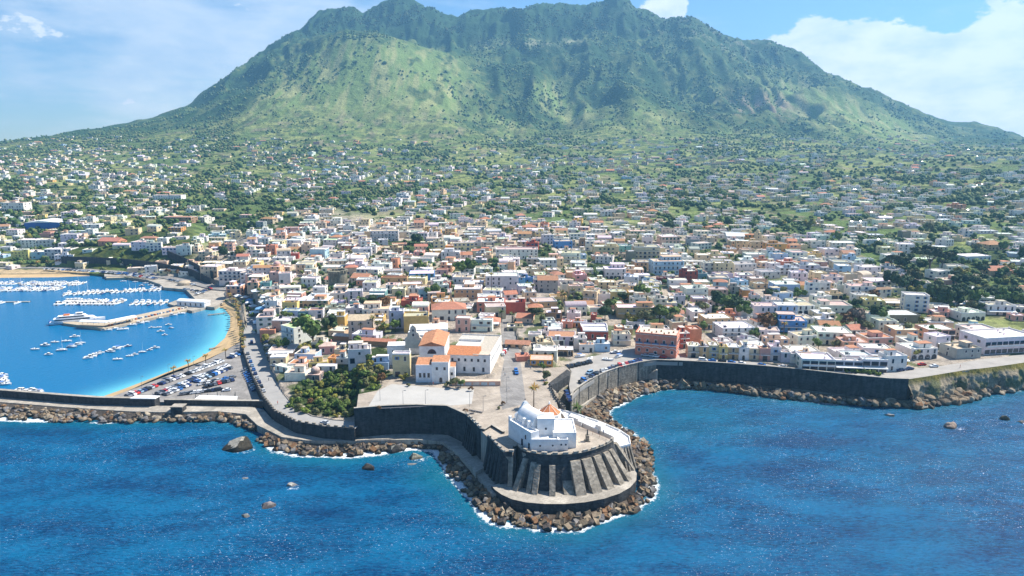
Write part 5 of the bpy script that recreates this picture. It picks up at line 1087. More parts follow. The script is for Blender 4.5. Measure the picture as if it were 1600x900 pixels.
ZL(400, 500, 6.43, [(215, 430, 240, 150, 'white', dict(ex='b', rcol='green', rot=-38, depthm=15, h=9.5, st=3, kind='hotel', cat='hotel')), (385, 600, 415, 78, 'pale_blue', dict(rcol='pinkish', rot=-6)), (320, 520, 512, 68, 'white', dict(rcol='tile', rot=-5)), (288, 500, 615, 84, 'white', dict(ex='W', rcol='pinkish', rot=-4)), (538, 722, 498, 72, 'yellow', dict(rcol='sand', rot=12)), (640, 792, 345, 92, 'pink', dict(roof='hip', rcol='sand', rot=8)), (1005, 1140, 352, 56, 'white', dict(rcol='white', rot=6)), (805, 925, 448, 66, 'lilac', dict(rcol='white', rot=-6)), (600, 800, 520, 40, 'white', dict(rcol='white', ex='N')), (165, 345, 528, 60, 'white', dict(ex='N', rcol='white', rot=-30, depthm=13)), (515, 640, 625, 80, 'stone', dict(roof='dome', rcol='sand')), (785, 890, 350, 42, 'beige', {}), (720, 800, 455, 70, 'orange', dict(rcol='tile')), (925, 1030, 420, 50, 'white', dict(rcol='tile')), (40, 190, 160, 60, 'salmon', dict(rcol='tile'))])
ZL(780, 500, 6.43, [(478, 760, 262, 98, 'lilac', dict(rcol='tile', rot=-6, ex='N')), (840, 1092, 205, 92, 'red', dict(rcol='white', rot=-4, ex='N')), (752, 880, 300, 120, 'white', dict(rcol='white', rot=0)), (806, 955, 325, 85, 'white', dict(rcol='tile', rot=0)), (958, 1112, 325, 92, 'pale_blue', dict(rcol='white', rot=2)), (1148, 1322, 262, 118, 'white', dict(rcol='sand', ex='b', rot=2)), (340, 580, 372, 62, 'white', dict(rcol='white', rot=-6)), (582, 742, 372, 72, 'brown', dict(rcol='white', rot=-4, ex='A', wm=5)), (500, 660, 262, 30, 'white', dict(rcol='white')), (290, 420, 215, 66, 'white', {}), (1260, 1340, 150, 60, 'tan', {}), (1180, 1260, 130, 60, 'peach', {}), (310, 540, 468, 60, 'orange', dict(rcol='pinkish', rot=-3, ex='N', look='low orange walled cafe with teal glass roof lights')), (60, 300, 300, 42, 'peach', dict(roof='gable', rcol='tile', rot=-8)), (180, 310, 430, 46, 'salmon', dict(rcol='tile')), (80, 240, 130, 40, 'beige', {}), (520, 640, 100, 46, 'white', {}), (400, 500, 180, 44, 'white', {}), (960, 1060, 90, 46, 'grey', {}), (340, 420, 330, 40, 'white', {})])
ZL(1240, 420, 3.461, [(130, 306, 415, 72, 'white', dict(rcol='white', rot=-8, ex='b')), (45, 218, 556, 66, 'white', dict(ex='bV', rcol='white', rot=-7, st=2, solid=True, kind='seafront restaurant', cat='restaurant')), (220, 368, 562, 66, 'lilac', dict(ex='baV', rcol='pale', rot=-7, st=2, kind='seafront restaurant', cat='restaurant')), (370, 500, 566, 78, 'white', dict(ex='baV', rcol='white', rot=-7, st=2, kind='seafront restaurant', cat='restaurant')), (500, 610, 562, 92, 'white', dict(rcol='white', rot=6, wm=4)), (625, 782, 492, 62, 'white', dict(ex='A', rcol='white', rot=8, kind='villa', cat='villa')), (720, 872, 388, 62, 'pink', dict(ex='bV', rcol='white', rot=2, kind='villa', cat='villa')), (868, 1020, 490, 56, 'grey', dict(rcol='pinkish', rot=10)), (460, 562, 336, 52, 'white', dict(rcol='sand')), (395, 540, 412, 40, 'pink', dict(rcol='tile')), (950, 1110, 395, 66, 'white', dict(rcol='pale'))])

# ---- named landmarks
# leaning white tower house with its outside stair
b_ = T(1414, 1448, 489, 29, 'white', rcol='white', ex='N', rot=-14, depthm=10, kind='tower house', cat='house', label='tall plain white tower house with an outside stair, alone on the slope', name='tower_house', st=4)
# seafront hotel at the right edge
b_ = T(1531, 1624, 553, 27, 'white', rcol='white', ex='bV', rot=10, depthm=17, kind='hotel', cat='hotel', name='hotel', label='large white two-storey seafront hotel with long balconies by the cliff road', st=2, solid=True)
# orange church with bell tower
b_ = T(1157, 1180, 377, 11, 'orange', roof='gable', rcol='tile', rot=0, depthm=14, kind='church', cat='church', name='church', label='orange church with tiled gable roof high in the town', forced_=1)
b_ = T(1180, 1189, 379, 17, 'beige', roof='dome', rcol='sand', rot=0, depthm=5, kind='bell tower', cat='bell tower', name='bell_tower', label='pale square bell tower standing beside the orange church')
# domed church of the old town
b_ = T(423, 438, 432, 17, 'peach', roof='dome', rcol='pinkish', rot=0, depthm=11, kind='church', cat='church', name='church', label='small church with a pink dome behind the harbour front')
# row of terrace houses behind the long sea wall
ROWC = ['beige', 'tan', 'beige', 'yellow', 'tan', 'white', 'cream', 'pink', 'white', 'lilac', 'white', 'cream', 'white', 'cream']
xs = [1074, 1093, 1107, 1123, 1137, 1154, 1170, 1187, 1203, 1220, 1235, 1250, 1266]
for i in range(12):
    yb = 558 + (i * .55) + (2.5 if i > 8 else 0)
    T(xs[i], xs[i + 1] - .4, yb + 2, 20 + (i % 3) - (4 if i > 8 else 0), ROWC[i], rcol='sand' if i % 2 else 'pale', ex='b' if i % 4 != 1 else '', rot=-7, depthm=8, group='terrace houses above the long sea wall', name='terrace_house', kind='terrace house', cat='house')

# pink palazzo
def palazzo():
    pA = P(992, 553, 12.6); pB = P(1056, 559.5, 12.6); pC = P(1072, 545, 12.6); dv = pB - pA; dv.z = 0; w = dv.length; rot = math.atan2(dv.y, dv.x); h = 31.5 * depth(pA.x, pA.y, 12) / F / .95
    r = empty('palazzo', pA + dv / 2, rot, label='long salmon pink palazzo with arched white trim on the seafront square', cat='palazzo'); r.location.z = 12.4; D = 13
    take((pA.x - 1, pB.y - 1, pC.x + 3, pC.y + 3)); pk = (.70, .26, .17)
    mb = MB(); mb.box(-w / 2, 0, -1, w / 2, D, h, 0, pk, skip='b'); mb.build('wall', [plaster], r)
    mb = MB(); mb.box(-w / 2 - .2, -.2, h, w / 2 + .2, D + .2, h + .35, 0, (.62, .50, .42)); mb.box(-w / 2 - .1, -.1, h + .35, w / 2 + .1, .2, h + 1.1, 0, pk); mb.box(w / 2 - .2, .2, h + .35, w / 2 + .1, D, h + 1.1, 0, pk); mb.box(-w / 2 - .1, .2, h + .35, -w / 2 + .2, D, h + 1.1, 0, pk)
    for k in range(9): x = -w / 2 + 1.5 + k * (w - 3) / 8.5; mb.cyl(x, 3 + (k % 3) * 2.2, h + .35, h + .9, .35, .42, n=8, c=(.45, .22, .12)); mb.dome(x, 3 + (k % 3) * 2.2, h + .9, .42, .4, n=8, k=3, c=(.09, .15, .05))
    mb.build('roof_terrace', [roofing], r)
    n = 5; wb = w / n; tr_ = (.74, .70, .66)
    for k in range(n):
        x = -w / 2 + (k + .5) * wb; link('window', WM[5], r, (x, 0, h * .60)); link('window' if k != 2 else 'door', WM[0] if k != 2 else DM[2], r, (x, 0, h * .20 if k != 2 else .1), scale=(1.1, 1, 1.1))
        mb = MB(); mb.box(x - wb * .40, -1.1, h * .57, x + wb * .40, 0, h * .60, 0, tr_); mb.box(x - wb * .40, -1.12, h * .60, x + wb * .40, -1.02, h * .60 + .8, 0, (.10, .14, .26)); mb.build('balcony', [facep], r)
        m_ = 10; R0 = wb * .46; mb = MB()
        for i in range(m_):
            a, b = math.pi * i / m_, math.pi * (i + 1) / m_; mb.bar((x + R0 * math.cos(a), -.12, h * .38 + R0 * .45 * math.sin(a)), (x + R0 * math.cos(b), -.12, h * .38 + R0 * .45 * math.sin(b)), .25, .3, c=tr_)
        mb.build('arch_trim', [facep], r)
    mb = MB(); mb.box(-w / 2 - .02, -.16, h * .60 - .5, w / 2 + .05, -.02, h * .60 - .22, 0, tr_); mb.build('string_course', [facep], r)
    for k in range(4):
        for z in (.18, .60): link('window', WM[5 if z > .5 else 0], r, (w / 2, 1.8 + k * 3.2, h * z), math.pi / 2)
palazzo()
# the pink and the red wing behind it
T(1061, 1077, 544, 26, 'red', rcol='pale', rot=8, depthm=10, ex='b', kind='house'); T(1077, 1096, 538, 24, 'salmon', rcol='pinkish', rot=8, depthm=8)

# convent on the square
def convent():
    r = empty('convent', label='big white convent complex with terracotta roofs and bell gable behind the square', cat='convent'); wc = (.78, .77, .75)
    def frame(px, py, ang, z=ZP):
        q = P(px, py, z); return Matrix.Translation(q) @ Matrix.Rotation(R(ang), 4, 'Z')
    rt = mat('old_tiles', (.50, .23, .12), rough=.9, var=.45, nscale=1.0, bump=.6, bscale=5)
    def wins(M, face, n, x0, x1, z, k, y=0, nm='window'):
        for i in range(n):
            x = x0 + (x1 - x0) * (i + .5) / n; p = M @ Vector((x, y, z)) if face == 'f' else M @ Vector((y, x, z)); a = math.atan2(M[1][0], M[0][0]) + (0 if face == 'f' else math.pi / 2); link(nm, WM[k] if nm == 'window' else DM[2], r, p, a)
    # long wing whose end wall faces the side street; courtyard roofs behind
    M = frame(766, 586, -8); W_ = 20.5; D = 34; Hh = 9.4
    mb = MB(); mb.M = M; mb.box(-W_, 0, -1, 0, 9, Hh, c=wc, skip='b'); mb.box(-8.0, 9, -1, 0, D, Hh, c=wc, skip='b'); mb.box(-W_, D - 8, -1, -8, D, Hh, c=wc, skip='b'); mb.build('wing_wall', [plaster], r)
    mb = MB(); mb.M = M
    mb.box(-8.2, 5.5, Hh, .15, D + .1, Hh + .12, c=(.46, .41, .34)); mb.box(-W_, D - 8, Hh, -8.2, D + .1, Hh + .12, c=(.5, .47, .42)); mb.box(-W_, 9, Hh - 1.2, -8.2, D - 8, Hh - 1.0, c=(.6, .58, .55))
    for q in ((-.3, 0, .05, D), (-8.2, 9, -7.9, D - 8), (-W_, D - .2, 0, D + .1)): mb.box(q[0], q[1], Hh + .12, q[2], q[3], Hh + .7, c=(.72, .7, .66))
    mb.box(-8.2, 0, Hh, .15, 5.5, Hh + .3, c=(.55, .45, .36)); mb.build('flat_roof', [roofing], r)
    mb = MB(); mb.M = M; mb.add([(-W_, -.5, Hh - .1), (-5.5, -.5, Hh - .1), (-5.5, 7.4, Hh + 2.2), (-W_, 7.4, Hh + 2.2), (-W_, 7.4, Hh - .2), (-5.5, 7.4, Hh - .2)], [(0, 1, 2, 3), (1, 5, 2), (0, 3, 4), (3, 2, 5, 4)]); mb.build('tiled_roof', ter, r)
    wins(M, 'f', 6, -W_ + 1, -1, 6.2, 0); wins(M, 'f', 3, -W_ + 6, -1, 1.4, 4); wins(M, 's', 9, 1, D - 1, 5.8, 0, y=0)
    # church nave block with the half round window
    M2 = frame(664, 590, 0); mb = MB(); mb.M = M2 @ Matrix.Translation((0, 8, 0)); mb.box(-3.5, 0, -1, 8.5, 24, 12.8, c=wc, skip='b'); mb.build('nave_wall', [plaster], r)
    mb = MB(); mb.M = M2 @ Matrix.Translation((0, 8, 0)); mb.add([(-3.8, -.3, 12.8), (8.8, -.3, 12.8), (8.8, 24.3, 12.8), (-3.8, 24.3, 12.8), (2.5, -.3, 14.8), (2.5, 24.3, 14.8)], [(0, 4, 5, 3), (4, 1, 2, 5), (0, 1, 4), (2, 3, 5), (3, 2, 1, 0)]); mb.build('tiled_roof', rt, r)
    p = M2 @ Vector((2.5, 8 - .06, 9.0)); mb = MB(); mb.M = Matrix.Translation(p); n = 10; mb.add([(2.1 * math.cos(math.pi * i / n), 0, 2.3 * math.sin(math.pi * i / n)) for i in range(n + 1)], [tuple(range(n + 1))]); mb.build('window', glass, r)
    # lower fronts
    for (px0, px1, py, D_, h_, roof) in ((650, 675, 597, 10, 7.6, 't'), (675, 701, 598, 9, 9.2, 'p'), (701, 711, 592, 7, 5.2, 's')):
        M3 = frame(px0, py, 0); w = (P(px1, py, ZP) - P(px0, py, ZP)).x; mb = MB(); mb.M = M3; mb.box(0, 0, -1, w, D_, h_, c=(.74, .76, .80) if roof != 'p' else wc, skip='b'); mb.box(0, 0, h_, w, .3, h_ + .5, c=wc); mb.build('front_wall', [plaster], r)
        mb = MB(); mb.M = M3; mb.add([(-.1, .3, h_ + .02), (w + .1, .3, h_ + .02), (w + .1, D_, h_ + 1.1), (-.1, D_, h_ + 1.1), (-.1, D_, h_), (w + .1, D_, h_)], [(0, 1, 2, 3), (0, 3, 4), (1, 5, 2), (3, 2, 5, 4)]); mb.build('tiled_roof', rt, r)
        if roof == 't': wins(M3, 'f', 3, 1, w - .5, 2.2, 4)
        elif roof == 'p': wins(M3, 'f', 2, .6, w, 6.0, 0); wins(M3, 'f', 1, 1.5, w - 1, .1, 0, nm='door')
        else: wins(M3, 'f', 1, 0, w, 1.8, 0)
    # bell gable and rear white blocks
    M4 = frame(647, 572, 0); mb = MB(); mb.M = M4; prof = [(-4, 9), (-4, 14), (-3, 14.6), (-2.6, 16.6), (-1.6, 17), (-1.3, 19.4), (0, 20.6), (1.3, 19.4), (1.6, 17), (2.6, 16.6), (3, 14.6), (4, 14), (4, 9)]; n = len(prof)
    mb.add([(x, 0, z) for x, z in prof] + [(x, 1.1, z) for x, z in prof], [tuple(range(n)), tuple(range(n, 2 * n))[::-1]] + [(i + 1, i, n + i, n + i + 1) for i in range(n - 1)], c=(.6, .55, .45)); mb.build('bell_gable', [plaster], r)
    for z, s in ((15.0, .9), (17.4, .7)): p = M4 @ Vector((0, -.0, z)); link('window', WM[5], r, p, 0, scale=(s, 1, s * .75))
    for (px0, px1, py, D_, h_, c) in ((606, 640, 572, 9, 9.4, wc), (638, 668, 556, 10, 10, wc), (640, 700, 545, 14, 9.5, wc)):
        M5 = frame(px0, py, 6); w = (P(px1, py, ZP) - P(px0, py, ZP)).x; mb = MB(); mb.M = M5; mb.box(0, 0, -1, w, D_, h_, c=c, skip='b'); mb.build('rear_wall', [plaster], r); mb = MB(); mb.M = M5; mb.box(-.1, -.1, h_, w + .1, D_ + .1, h_ + .3, c=(.74, .73, .71)); mb.box(0, 0, h_ + .3, w, .25, h_ + .8, c=wc); mb.build('flat_roof', [roofing], r)
        wins(M5, 'f', max(2, int(w / 4)), .5, w - .5, 5.8, 4)
    # low garden wall with painted panels before the long wing
    M6 = frame(706, 603, 0); mb = MB(); mb.M = M6; w = (P(782, 603, ZP) - P(706, 603, ZP)).x; mb.box(0, 0, -.5, w, .3, 2.2, c=(.62, .40, .30)); mb.box(0, .3, -.5, w, 4.5, 1.6, c=(.50, .42, .33))
    for k in range(5): mb.box(2.5 + k * (w - 4) / 5, -.04, .3, 2.5 + (k + .75) * (w - 4) / 5, .01, 1.7, c=((.55, .60, .62), (.45, .5, .55), (.6, .55, .5), (.5, .58, .6), (.6, .6, .6))[k])
    mb.build('garden_wall', [plaster], r)
    reserve([(575, 590), (790, 590), (790, 530), (640, 535)], ZP)
    # separate buildings of the group
    s = T(614, 641, 589, 35, 'yellow', ex='N', rcol='white', rot=0, depthm=14, h=10.6, z=ZP, kind='building', cat='building', name='convent_annexe', label='plain yellow three-storey block with white roof joined to the convent'); s['col'] = 'cream'
    T(578, 607, 582, 14, 'pale_blue', ex='t', rcol='white', rot=2, z=ZP - 1, depthm=9, h=4.6, label='light blue low house between the garden trees and yellow block', name='house')
convent()

# round stone tower of the old town
def round_tower():
    q = G(525, 452); s = depth(*q) / F; r = empty('round_tower', q, label='squat round stone watchtower with ruined parapet in the old town', cat='tower'); rad = 14.5 * s; h = 26 * s
    mb = MB(); mb.cyl(0, rad, -4, h * .9, rad * 1.06, rad, n=28, c=(.27, .25, .18)); mb.cyl(0, rad, h * .9, h * .94, rad * 1.05, n=28); mb.build('wall', mat('tower_stone', (.25, .23, .17), rough=.95, extra=masonry, var=.2), r)
    mb = MB()
    for i in range(16):
        a = 2 * math.pi * i / 16; hh = h * (.98 + .07 * rnd.random()); x, y = rad * .94 * math.cos(a), rad + rad * .94 * math.sin(a); mb.box(x - 1.1, y - 1.1, h * .94, x + 1.1, y + 1.1, hh + .6)
    mb.build('parapet', MATS['tower_stone'], r); take(aabb(q.x, q.y, 0, 2 * rad, 2 * rad))
round_tower()
# blue sports hall
def hall():
    q = G(66, 358); s = depth(*q) / F; w = 50 * s; D = 34; h = 10 * s; r = empty('sports_hall', q, R(8), label='blue walled sports hall with broad white pitched roof on the hillside', cat='hall')
    mb = MB(); mb.box(-w / 2, 0, -4, w / 2, D, h, c=(.04, .14, .42)); mb.build('wall', [facep], r)
    mb = MB(); mb.add([(-w / 2 - .6, -.6, h), (w / 2 + .6, -.6, h), (w / 2 + .6, D + .6, h), (-w / 2 - .6, D + .6, h), (-w * .06, -.6, h + 2.4), (-w * .06, D + .6, h + 2.4)], [(0, 4, 5, 3), (4, 1, 2, 5), (0, 1, 4), (2, 3, 5)]); mb.build('roof', white, r); take(aabb(q.x, q.y, 0, w, D))
hall()
# long tiled shed and the pale one beside it
for (a, b, yb, hp, c, lab) in ((556, 624, 541, 7, 'brown', 'long low shed with a rust coloured tiled roof behind the gardens'), (519, 552, 533, 6, 'brown', 'small open shed with a pale roof beside the long tiled shed')):
    s = T(a, b, yb, hp, c, roof='gable', rcol='tile' if a > 540 else 'pale', ex='W', rot=-12, depthm=11, label=lab, name='shed', kind='shed', cat='shed')
# market tents by the harbour road
for i, (x, y) in enumerate(((383, 466), (391, 470), (402, 472), (396, 480), (407, 484), (388, 475), (418, 480), (424, 490), (399, 490), (372, 464), (404, 504), (406, 514), (411, 474))):
    q = G(x, y + 3); s = 2.6 + (i % 3) * .5; r = empty('market_tent', q, R(i * 13 % 40), cat='tent', group='market tents on the harbour road'); c = ((.76, .76, .74), (.15, .33, .55), (.7, .72, .74))[i % 3]
    mb = MB(); mb.add([(-s, -s, 2.3), (s, -s, 2.3), (s, s, 2.3), (-s, s, 2.3), (0, 0, 3.5), (-s, -s, 2.0), (s, -s, 2.0), (s, s, 2.0), (-s, s, 2.0)], [(0, 1, 4), (1, 2, 4), (2, 3, 4), (3, 0, 4), (0, 5, 6, 1), (1, 6, 7, 2), (2, 7, 8, 3), (3, 8, 5, 0)], c=c); mb.build('canopy', [facep], r)
    mb = MB(); [mb.box(a - .06, b - .06, 0, a + .06, b + .06, 2.2) for a in (-s + .1, s - .1) for b in (-s + .1, s - .1)]; mb.build('pole', metal, r); REG.append((r, ('white', 'blue', 'pale grey')[i % 3] + ' peaked market tent by the harbour road', q.x, q.y, 'h'))

# ---- the rest of the town, filled in street by street
def flat_hit(x, y):
    X, Y = np.array([x]), np.array([y])
    return any(inpoly(X, Y, p)[0] for p, _ in FLAT)
ncand = 0
def colpick(py):
    r = rnd.random()
    return ('white' if r < .40 else 'cream' if r < .60 else 'lilac' if r < .65 else 'beige' if r < .76 else 'pink' if r < .81 else 'peach' if r < .85 else 'yellow' if r < .88 else 'salmon' if r < .895 else 'ochre' if r < .93 else 'pale_blue' if r < .95 else 'grey' if r < .97 else 'cream')
def fill(n, y0, y1, dens, smin, smax, margin):
    pys = [rnd.uniform(y0, y1) for _ in range(n)]
    for py in pys:
        px = rnd.uniform(-60, 1660); D = dens(px, py)
        if rnd.random() > D: continue
        cand.append((px, py, smin, smax, margin))
cand = []
def dens_town(px, py): return float(TOWN(px, py)) * (0 if GARDEN(px, py) > .3 else 1) * (1 if px > 300 else .25) * (0 if (px < 345 and py > 428) else 1)
fill(15000, 352, 585, dens_town, 8, 15, .9)
def dens_mid(px, py):
    cl = float(fbm(px / 60, py / 14, 3, 91)); c = sstep(.37, .52, cl)
    return c * float(np.interp(py, [222, 250, 290, 330, 380, 420, 500], [.22, .5, .75, .9, .95, .6, .4])) * (0 if GARDEN(px, py) > .3 else 1) * (1 - .9 * float(np.exp(-((px - 600) / 170) ** 2) * (py < 235)))
fill(36000, 216, 500, dens_mid, 9, 19, 2.5)
cand = np.array(cand); cand = cand[np.argsort(-cand[:, 1])]
# meet the land all at once
aR = np.array([ray(px, py) for px, py in cand[:, :2]]); ysamp = np.concatenate([np.arange(250, 1100, 3.), np.arange(1100, 2700, 8.)])
landH = None; hits = []
for i0 in range(0, len(cand), 400):
    A_ = aR[i0:i0 + 400]; Yg = np.repeat(ysamp[None], len(A_), 0); Xg = A_[:, :1] / A_[:, 1:2] * Yg; Zg = CZ + A_[:, 2:3] / A_[:, 1:2] * Yg
    Hg, _ = Hbase(Xg.ravel(), Yg.ravel()); Hg = Hg.reshape(Yg.shape); k = np.argmax(Zg <= Hg, 1)
    for j in range(len(A_)): hits.append((Xg[j, k[j]], Yg[j, k[j]]))
for (px, py, smin, smax, mg), (x, y) in zip(cand, hits):
    w = rnd.uniform(smin, smax); d = rnd.uniform(7, 12); rot = R(rnd.choice((0, 3, -4, 6, -8, 10, -12, 15)) if mg < 2 else rnd.uniform(-25, 25))
    bb = aabb(x, y, rot, w, d)
    if clash(bb, mg) : continue
    if y < 660 and (flat_hit(x, y) or flat_hit(x, y + d) or flat_hit(x + w / 2, y + d / 2) or flat_hit(x - w / 2, y + d / 2)): continue
    if y < np.interp(x / y, BU, BY) + 3: continue
    z = h1(x, y)
    if z < 2: continue
    take(bb); h = rnd.choice((3.1, 3.3, 3.5, 3.6, 4.2, 5.6, 6.0, 6.2, 6.3)) if mg < 2 else rnd.choice((2.9, 3.0, 3.2, 3.3, 3.5, 5.9))
    q = rnd.random(); roof = 'flat' if q < (.86 if mg < 2 else .93) else 'hip' if q < (.90 if mg < 2 else .95) else 'gable' if q < .965 else 'vault'; rc = 'tile' if roof in ('hip', 'gable') else rnd.choice(('white', 'white', 'white', 'white', 'white', 'pale', 'pale', 'pale', 'sand', 'sand', 'pinkish', 'grey', 'sand'))
    spec(x, y, z - .2, rot, w, d, h, colpick(py) if mg < 2 or rnd.random() < .2 else rnd.choice(('white', 'white', 'white', 'white', 'cream', 'cream', 'beige')), roof, rc, ex=rnd.choice(('', '', 'b', 't', 'r', 'a')) if h > 6 else rnd.choice(('', 'A', 'a')))
def scr(s): k = F / depth(s['x'], s['y'], s['z']); px, py = proj(s['x'], s['y'], s['z']); return (s['w'] * s['h'] * k * k) * (1 if -5 < px < 1605 else .02)
SPECS.sort(key=lambda s: -(scr(s) + (1e6 if s.get('label') or s['y'] < 480 else 0)))
IND = SPECS[:292]; REST = SPECS[292:]
print('buildings', len(SPECS))
for s in IND: build_house(s)
allb = MB()
for s in REST:
    wl, rf, win, rr, col = house_mesh(s, False)
    if s['y'] > 1150: win = [q for q in win if q[0] == 'f' or rr.random() < .5]
    bake_windows(wl, s, win, rr); M_ = Matrix.Translation((s['x'], s['y'], s['z'])) @ Matrix.Rotation(s['rot'], 4, 'Z'); allb.M = M_
    for q in (wl, rf):
        o = len(allb.v); allb.v += [tuple(M_ @ Vector(p)) for p in q.v]; allb.f += [[i + o for i in f] for f in q.f]; allb.m += q.m; allb.c += q.c
allb.M = None
allb.build('distant_houses', [plaster, glass], kind='stuff', label='hundreds of small pale houses scattered up the hillside behind the town')
# ------------------------------------------------------------------ trees and shrubs
def ico(sub=1):
    t = (1 + 5 ** .5) / 2; v = [Vector(p).normalized() for p in ((-1, t, 0), (1, t, 0), (-1, -t, 0), (1, -t, 0), (0, -1, t), (0, 1, t), (0, -1, -t), (0, 1, -t), (t, 0, -1), (t, 0, 1), (-t, 0, -1), (-t, 0, 1))]
    f = [(0, 11, 5), (0, 5, 1), (0, 1, 7), (0, 7, 10), (0, 10, 11), (1, 5, 9), (5, 11, 4), (11, 10, 2), (10, 7, 6), (7, 1, 8), (3, 9, 4), (3, 4, 2), (3, 2, 6), (3, 6, 8), (3, 8, 9), (4, 9, 5), (2, 4, 11), (6, 2, 10), (8, 6, 7), (9, 8, 1)]
    for _ in range(sub):
        mid = {}; nf = []
        def m_(a, b):
            k = (min(a, b), max(a, b))
            if k not in mid: mid[k] = len(v); v.append(((v[a] + v[b]) / 2).normalized())
            return mid[k]
        for a, b, c in f: x, y, z = m_(a, b), m_(b, c), m_(c, a); nf += [(a, x, z), (b, y, x), (c, z, y), (x, y, z)]
        f = nf
    return np.array([tuple(p) for p in v]), np.array(f)
I0, I1, I2 = ico(0), ico(1), ico(2)
nr_ = np.random.default_rng(5)
def crown_mesh(seed, n=620, flat=1.0, size=.15, base=(.060, .095, .030), varc=.5, lobes=9, core=True):
    """unit-radius crown: many leaf sprays over an uneven cluster of lobes, gaps left between"""
    g = np.random.default_rng(seed); cs = g.normal(0, .36, (lobes, 3)); cs[:, 2] *= .65 * flat; rs = g.uniform(.30, .52, lobes)
    k = g.integers(0, lobes, n); d = g.normal(0, 1, (n, 3)); d /= np.linalg.norm(d, axis=1)[:, None]; d[:, 2] = np.where(d[:, 2] < -.3, -d[:, 2], d[:, 2])
    c = cs[k] + d * (rs[k] * g.uniform(.72, 1.12, n))[:, None] * np.array([1, 1, flat])
    a = g.normal(0, 1, (n, 3)); a -= (a * d).sum(1)[:, None] * d * .6; a /= np.linalg.norm(a, axis=1)[:, None]; b = np.cross(d, a); b /= np.linalg.norm(b, axis=1)[:, None] + 1e-9; s = (size * g.uniform(.55, 1.25, n))[:, None]
    a = a * s; b = b * s * .8; V = np.stack([c - a - b * .4, c + b, c + a - b * .3, c - b], 1).reshape(-1, 3); Fq = np.arange(4 * n).reshape(-1, 4)
    bc = np.array(base); lob = g.uniform(1 - varc, 1 + varc, lobes)[k]; C = bc[None] * lob[:, None] * g.uniform(.75, 1.3, (n, 1)) * np.array([1, 1, 1])[None]; C[:, 0] *= g.uniform(.85, 1.25, n)
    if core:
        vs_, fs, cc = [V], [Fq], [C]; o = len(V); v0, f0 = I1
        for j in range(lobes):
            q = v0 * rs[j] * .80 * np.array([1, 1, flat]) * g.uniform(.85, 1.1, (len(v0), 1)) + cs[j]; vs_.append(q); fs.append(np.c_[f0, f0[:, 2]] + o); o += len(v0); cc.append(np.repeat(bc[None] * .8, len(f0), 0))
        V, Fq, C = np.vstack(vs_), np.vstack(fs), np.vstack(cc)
    # triangles kept as quads with a doubled corner are avoided: split the two kinds
    me = bpy.data.meshes.new('crown'); tri = Fq[:, 2] == Fq[:, 3]; faces = [tuple(f[:3]) if t else tuple(f) for f, t in zip(Fq.tolist(), tri)]
    me.from_pydata(V.tolist(), [], faces); me.materials.append(leaf); at = me.attributes.new('Col', 'FLOAT_COLOR', 'FACE'); at.data.foreach_set('color', np.c_[np.clip(C, .005, .6), np.ones(len(C))].astype('f').ravel()); return me
KINDS_T = {
    'green': [crown_mesh(i, base=(.105, .165, .040)) for i in (1, 2, 3)], 'dark': [crown_mesh(i, base=(.045, .08, .03)) for i in (4, 5)], 'olive': [crown_mesh(i, base=(.16, .175, .075), lobes=7) for i in (6, 7)],
    'brown': [crown_mesh(8, base=(.150, .085, .035), n=420, core=False, lobes=8)], 'yellow': [crown_mesh(9, base=(.24, .23, .05)), crown_mesh(10, base=(.19, .19, .04), lobes=6)], 'pine': [crown_mesh(11, base=(.055, .075, .03), flat=.4)], 'grey': [crown_mesh(12, base=(.16, .13, .10), n=500)], 'lime': [crown_mesh(13, base=(.20, .27, .05), lobes=6)]}
bark = mat('bark', (.12, .09, .065), rough=.95, var=.3, nscale=2)
def trunk_mesh(seed):
    g = random.Random(seed); mb = MB(); mb.cyl(0, 0, -.5, 1.0, .09, .06, n=7, tilt=(g.uniform(-.08, .08), g.uniform(-.08, .08)), cap=False)
    for k in range(4): a = k * 1.6 + g.random(); mb.bar((0, 0, .75), (.42 * math.cos(a), .42 * math.sin(a), 1.25), .05)
    return mb.mesh('trunk', [bark])
TRK = [trunk_mesh(i) for i in range(3)]
LOOKT = dict(green='bushy mid green tree', dark='dark evergreen tree', olive='grey green olive tree', brown='sparse reddish brown tree', yellow='yellow green shrub', pine='umbrella pine with a flat crown', grey='bare greyish brown tree', lime='bright lime green bush')
def tree(px, py, rpx, kind='green', hk=1.0, x=None, y=None, z=None, r=None, group='trees among the town gardens'):
    if x is None: q = G(px, py); x, y, z = q.x, q.y, q.z; r = rpx * depth(x, y, z) / F
    bushy = kind in ('yellow', 'lime') or r < 1.6; th = (r * .35 if bushy else r * .9) * hk
    if kind == 'pine': th = r * 1.1
    o = empty('shrub' if bushy else 'tree', (x, y, z), rnd.uniform(0, 6.28), cat='shrub' if bushy else 'tree', group=group)
    link('trunk', TRK[rnd.randrange(3)], o, (0, 0, 0), scale=(r * .9, r * .9, max(.5, th)))
    sq = 1 if kind == 'pine' else rnd.uniform(.85, 1.2)
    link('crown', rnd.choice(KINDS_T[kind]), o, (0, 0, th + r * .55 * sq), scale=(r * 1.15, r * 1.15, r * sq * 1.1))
    REG.append((o, LOOKT[kind].replace('shrub', 'shrub' if bushy else 'tree'), x, y, 't')); return o
NT = 0
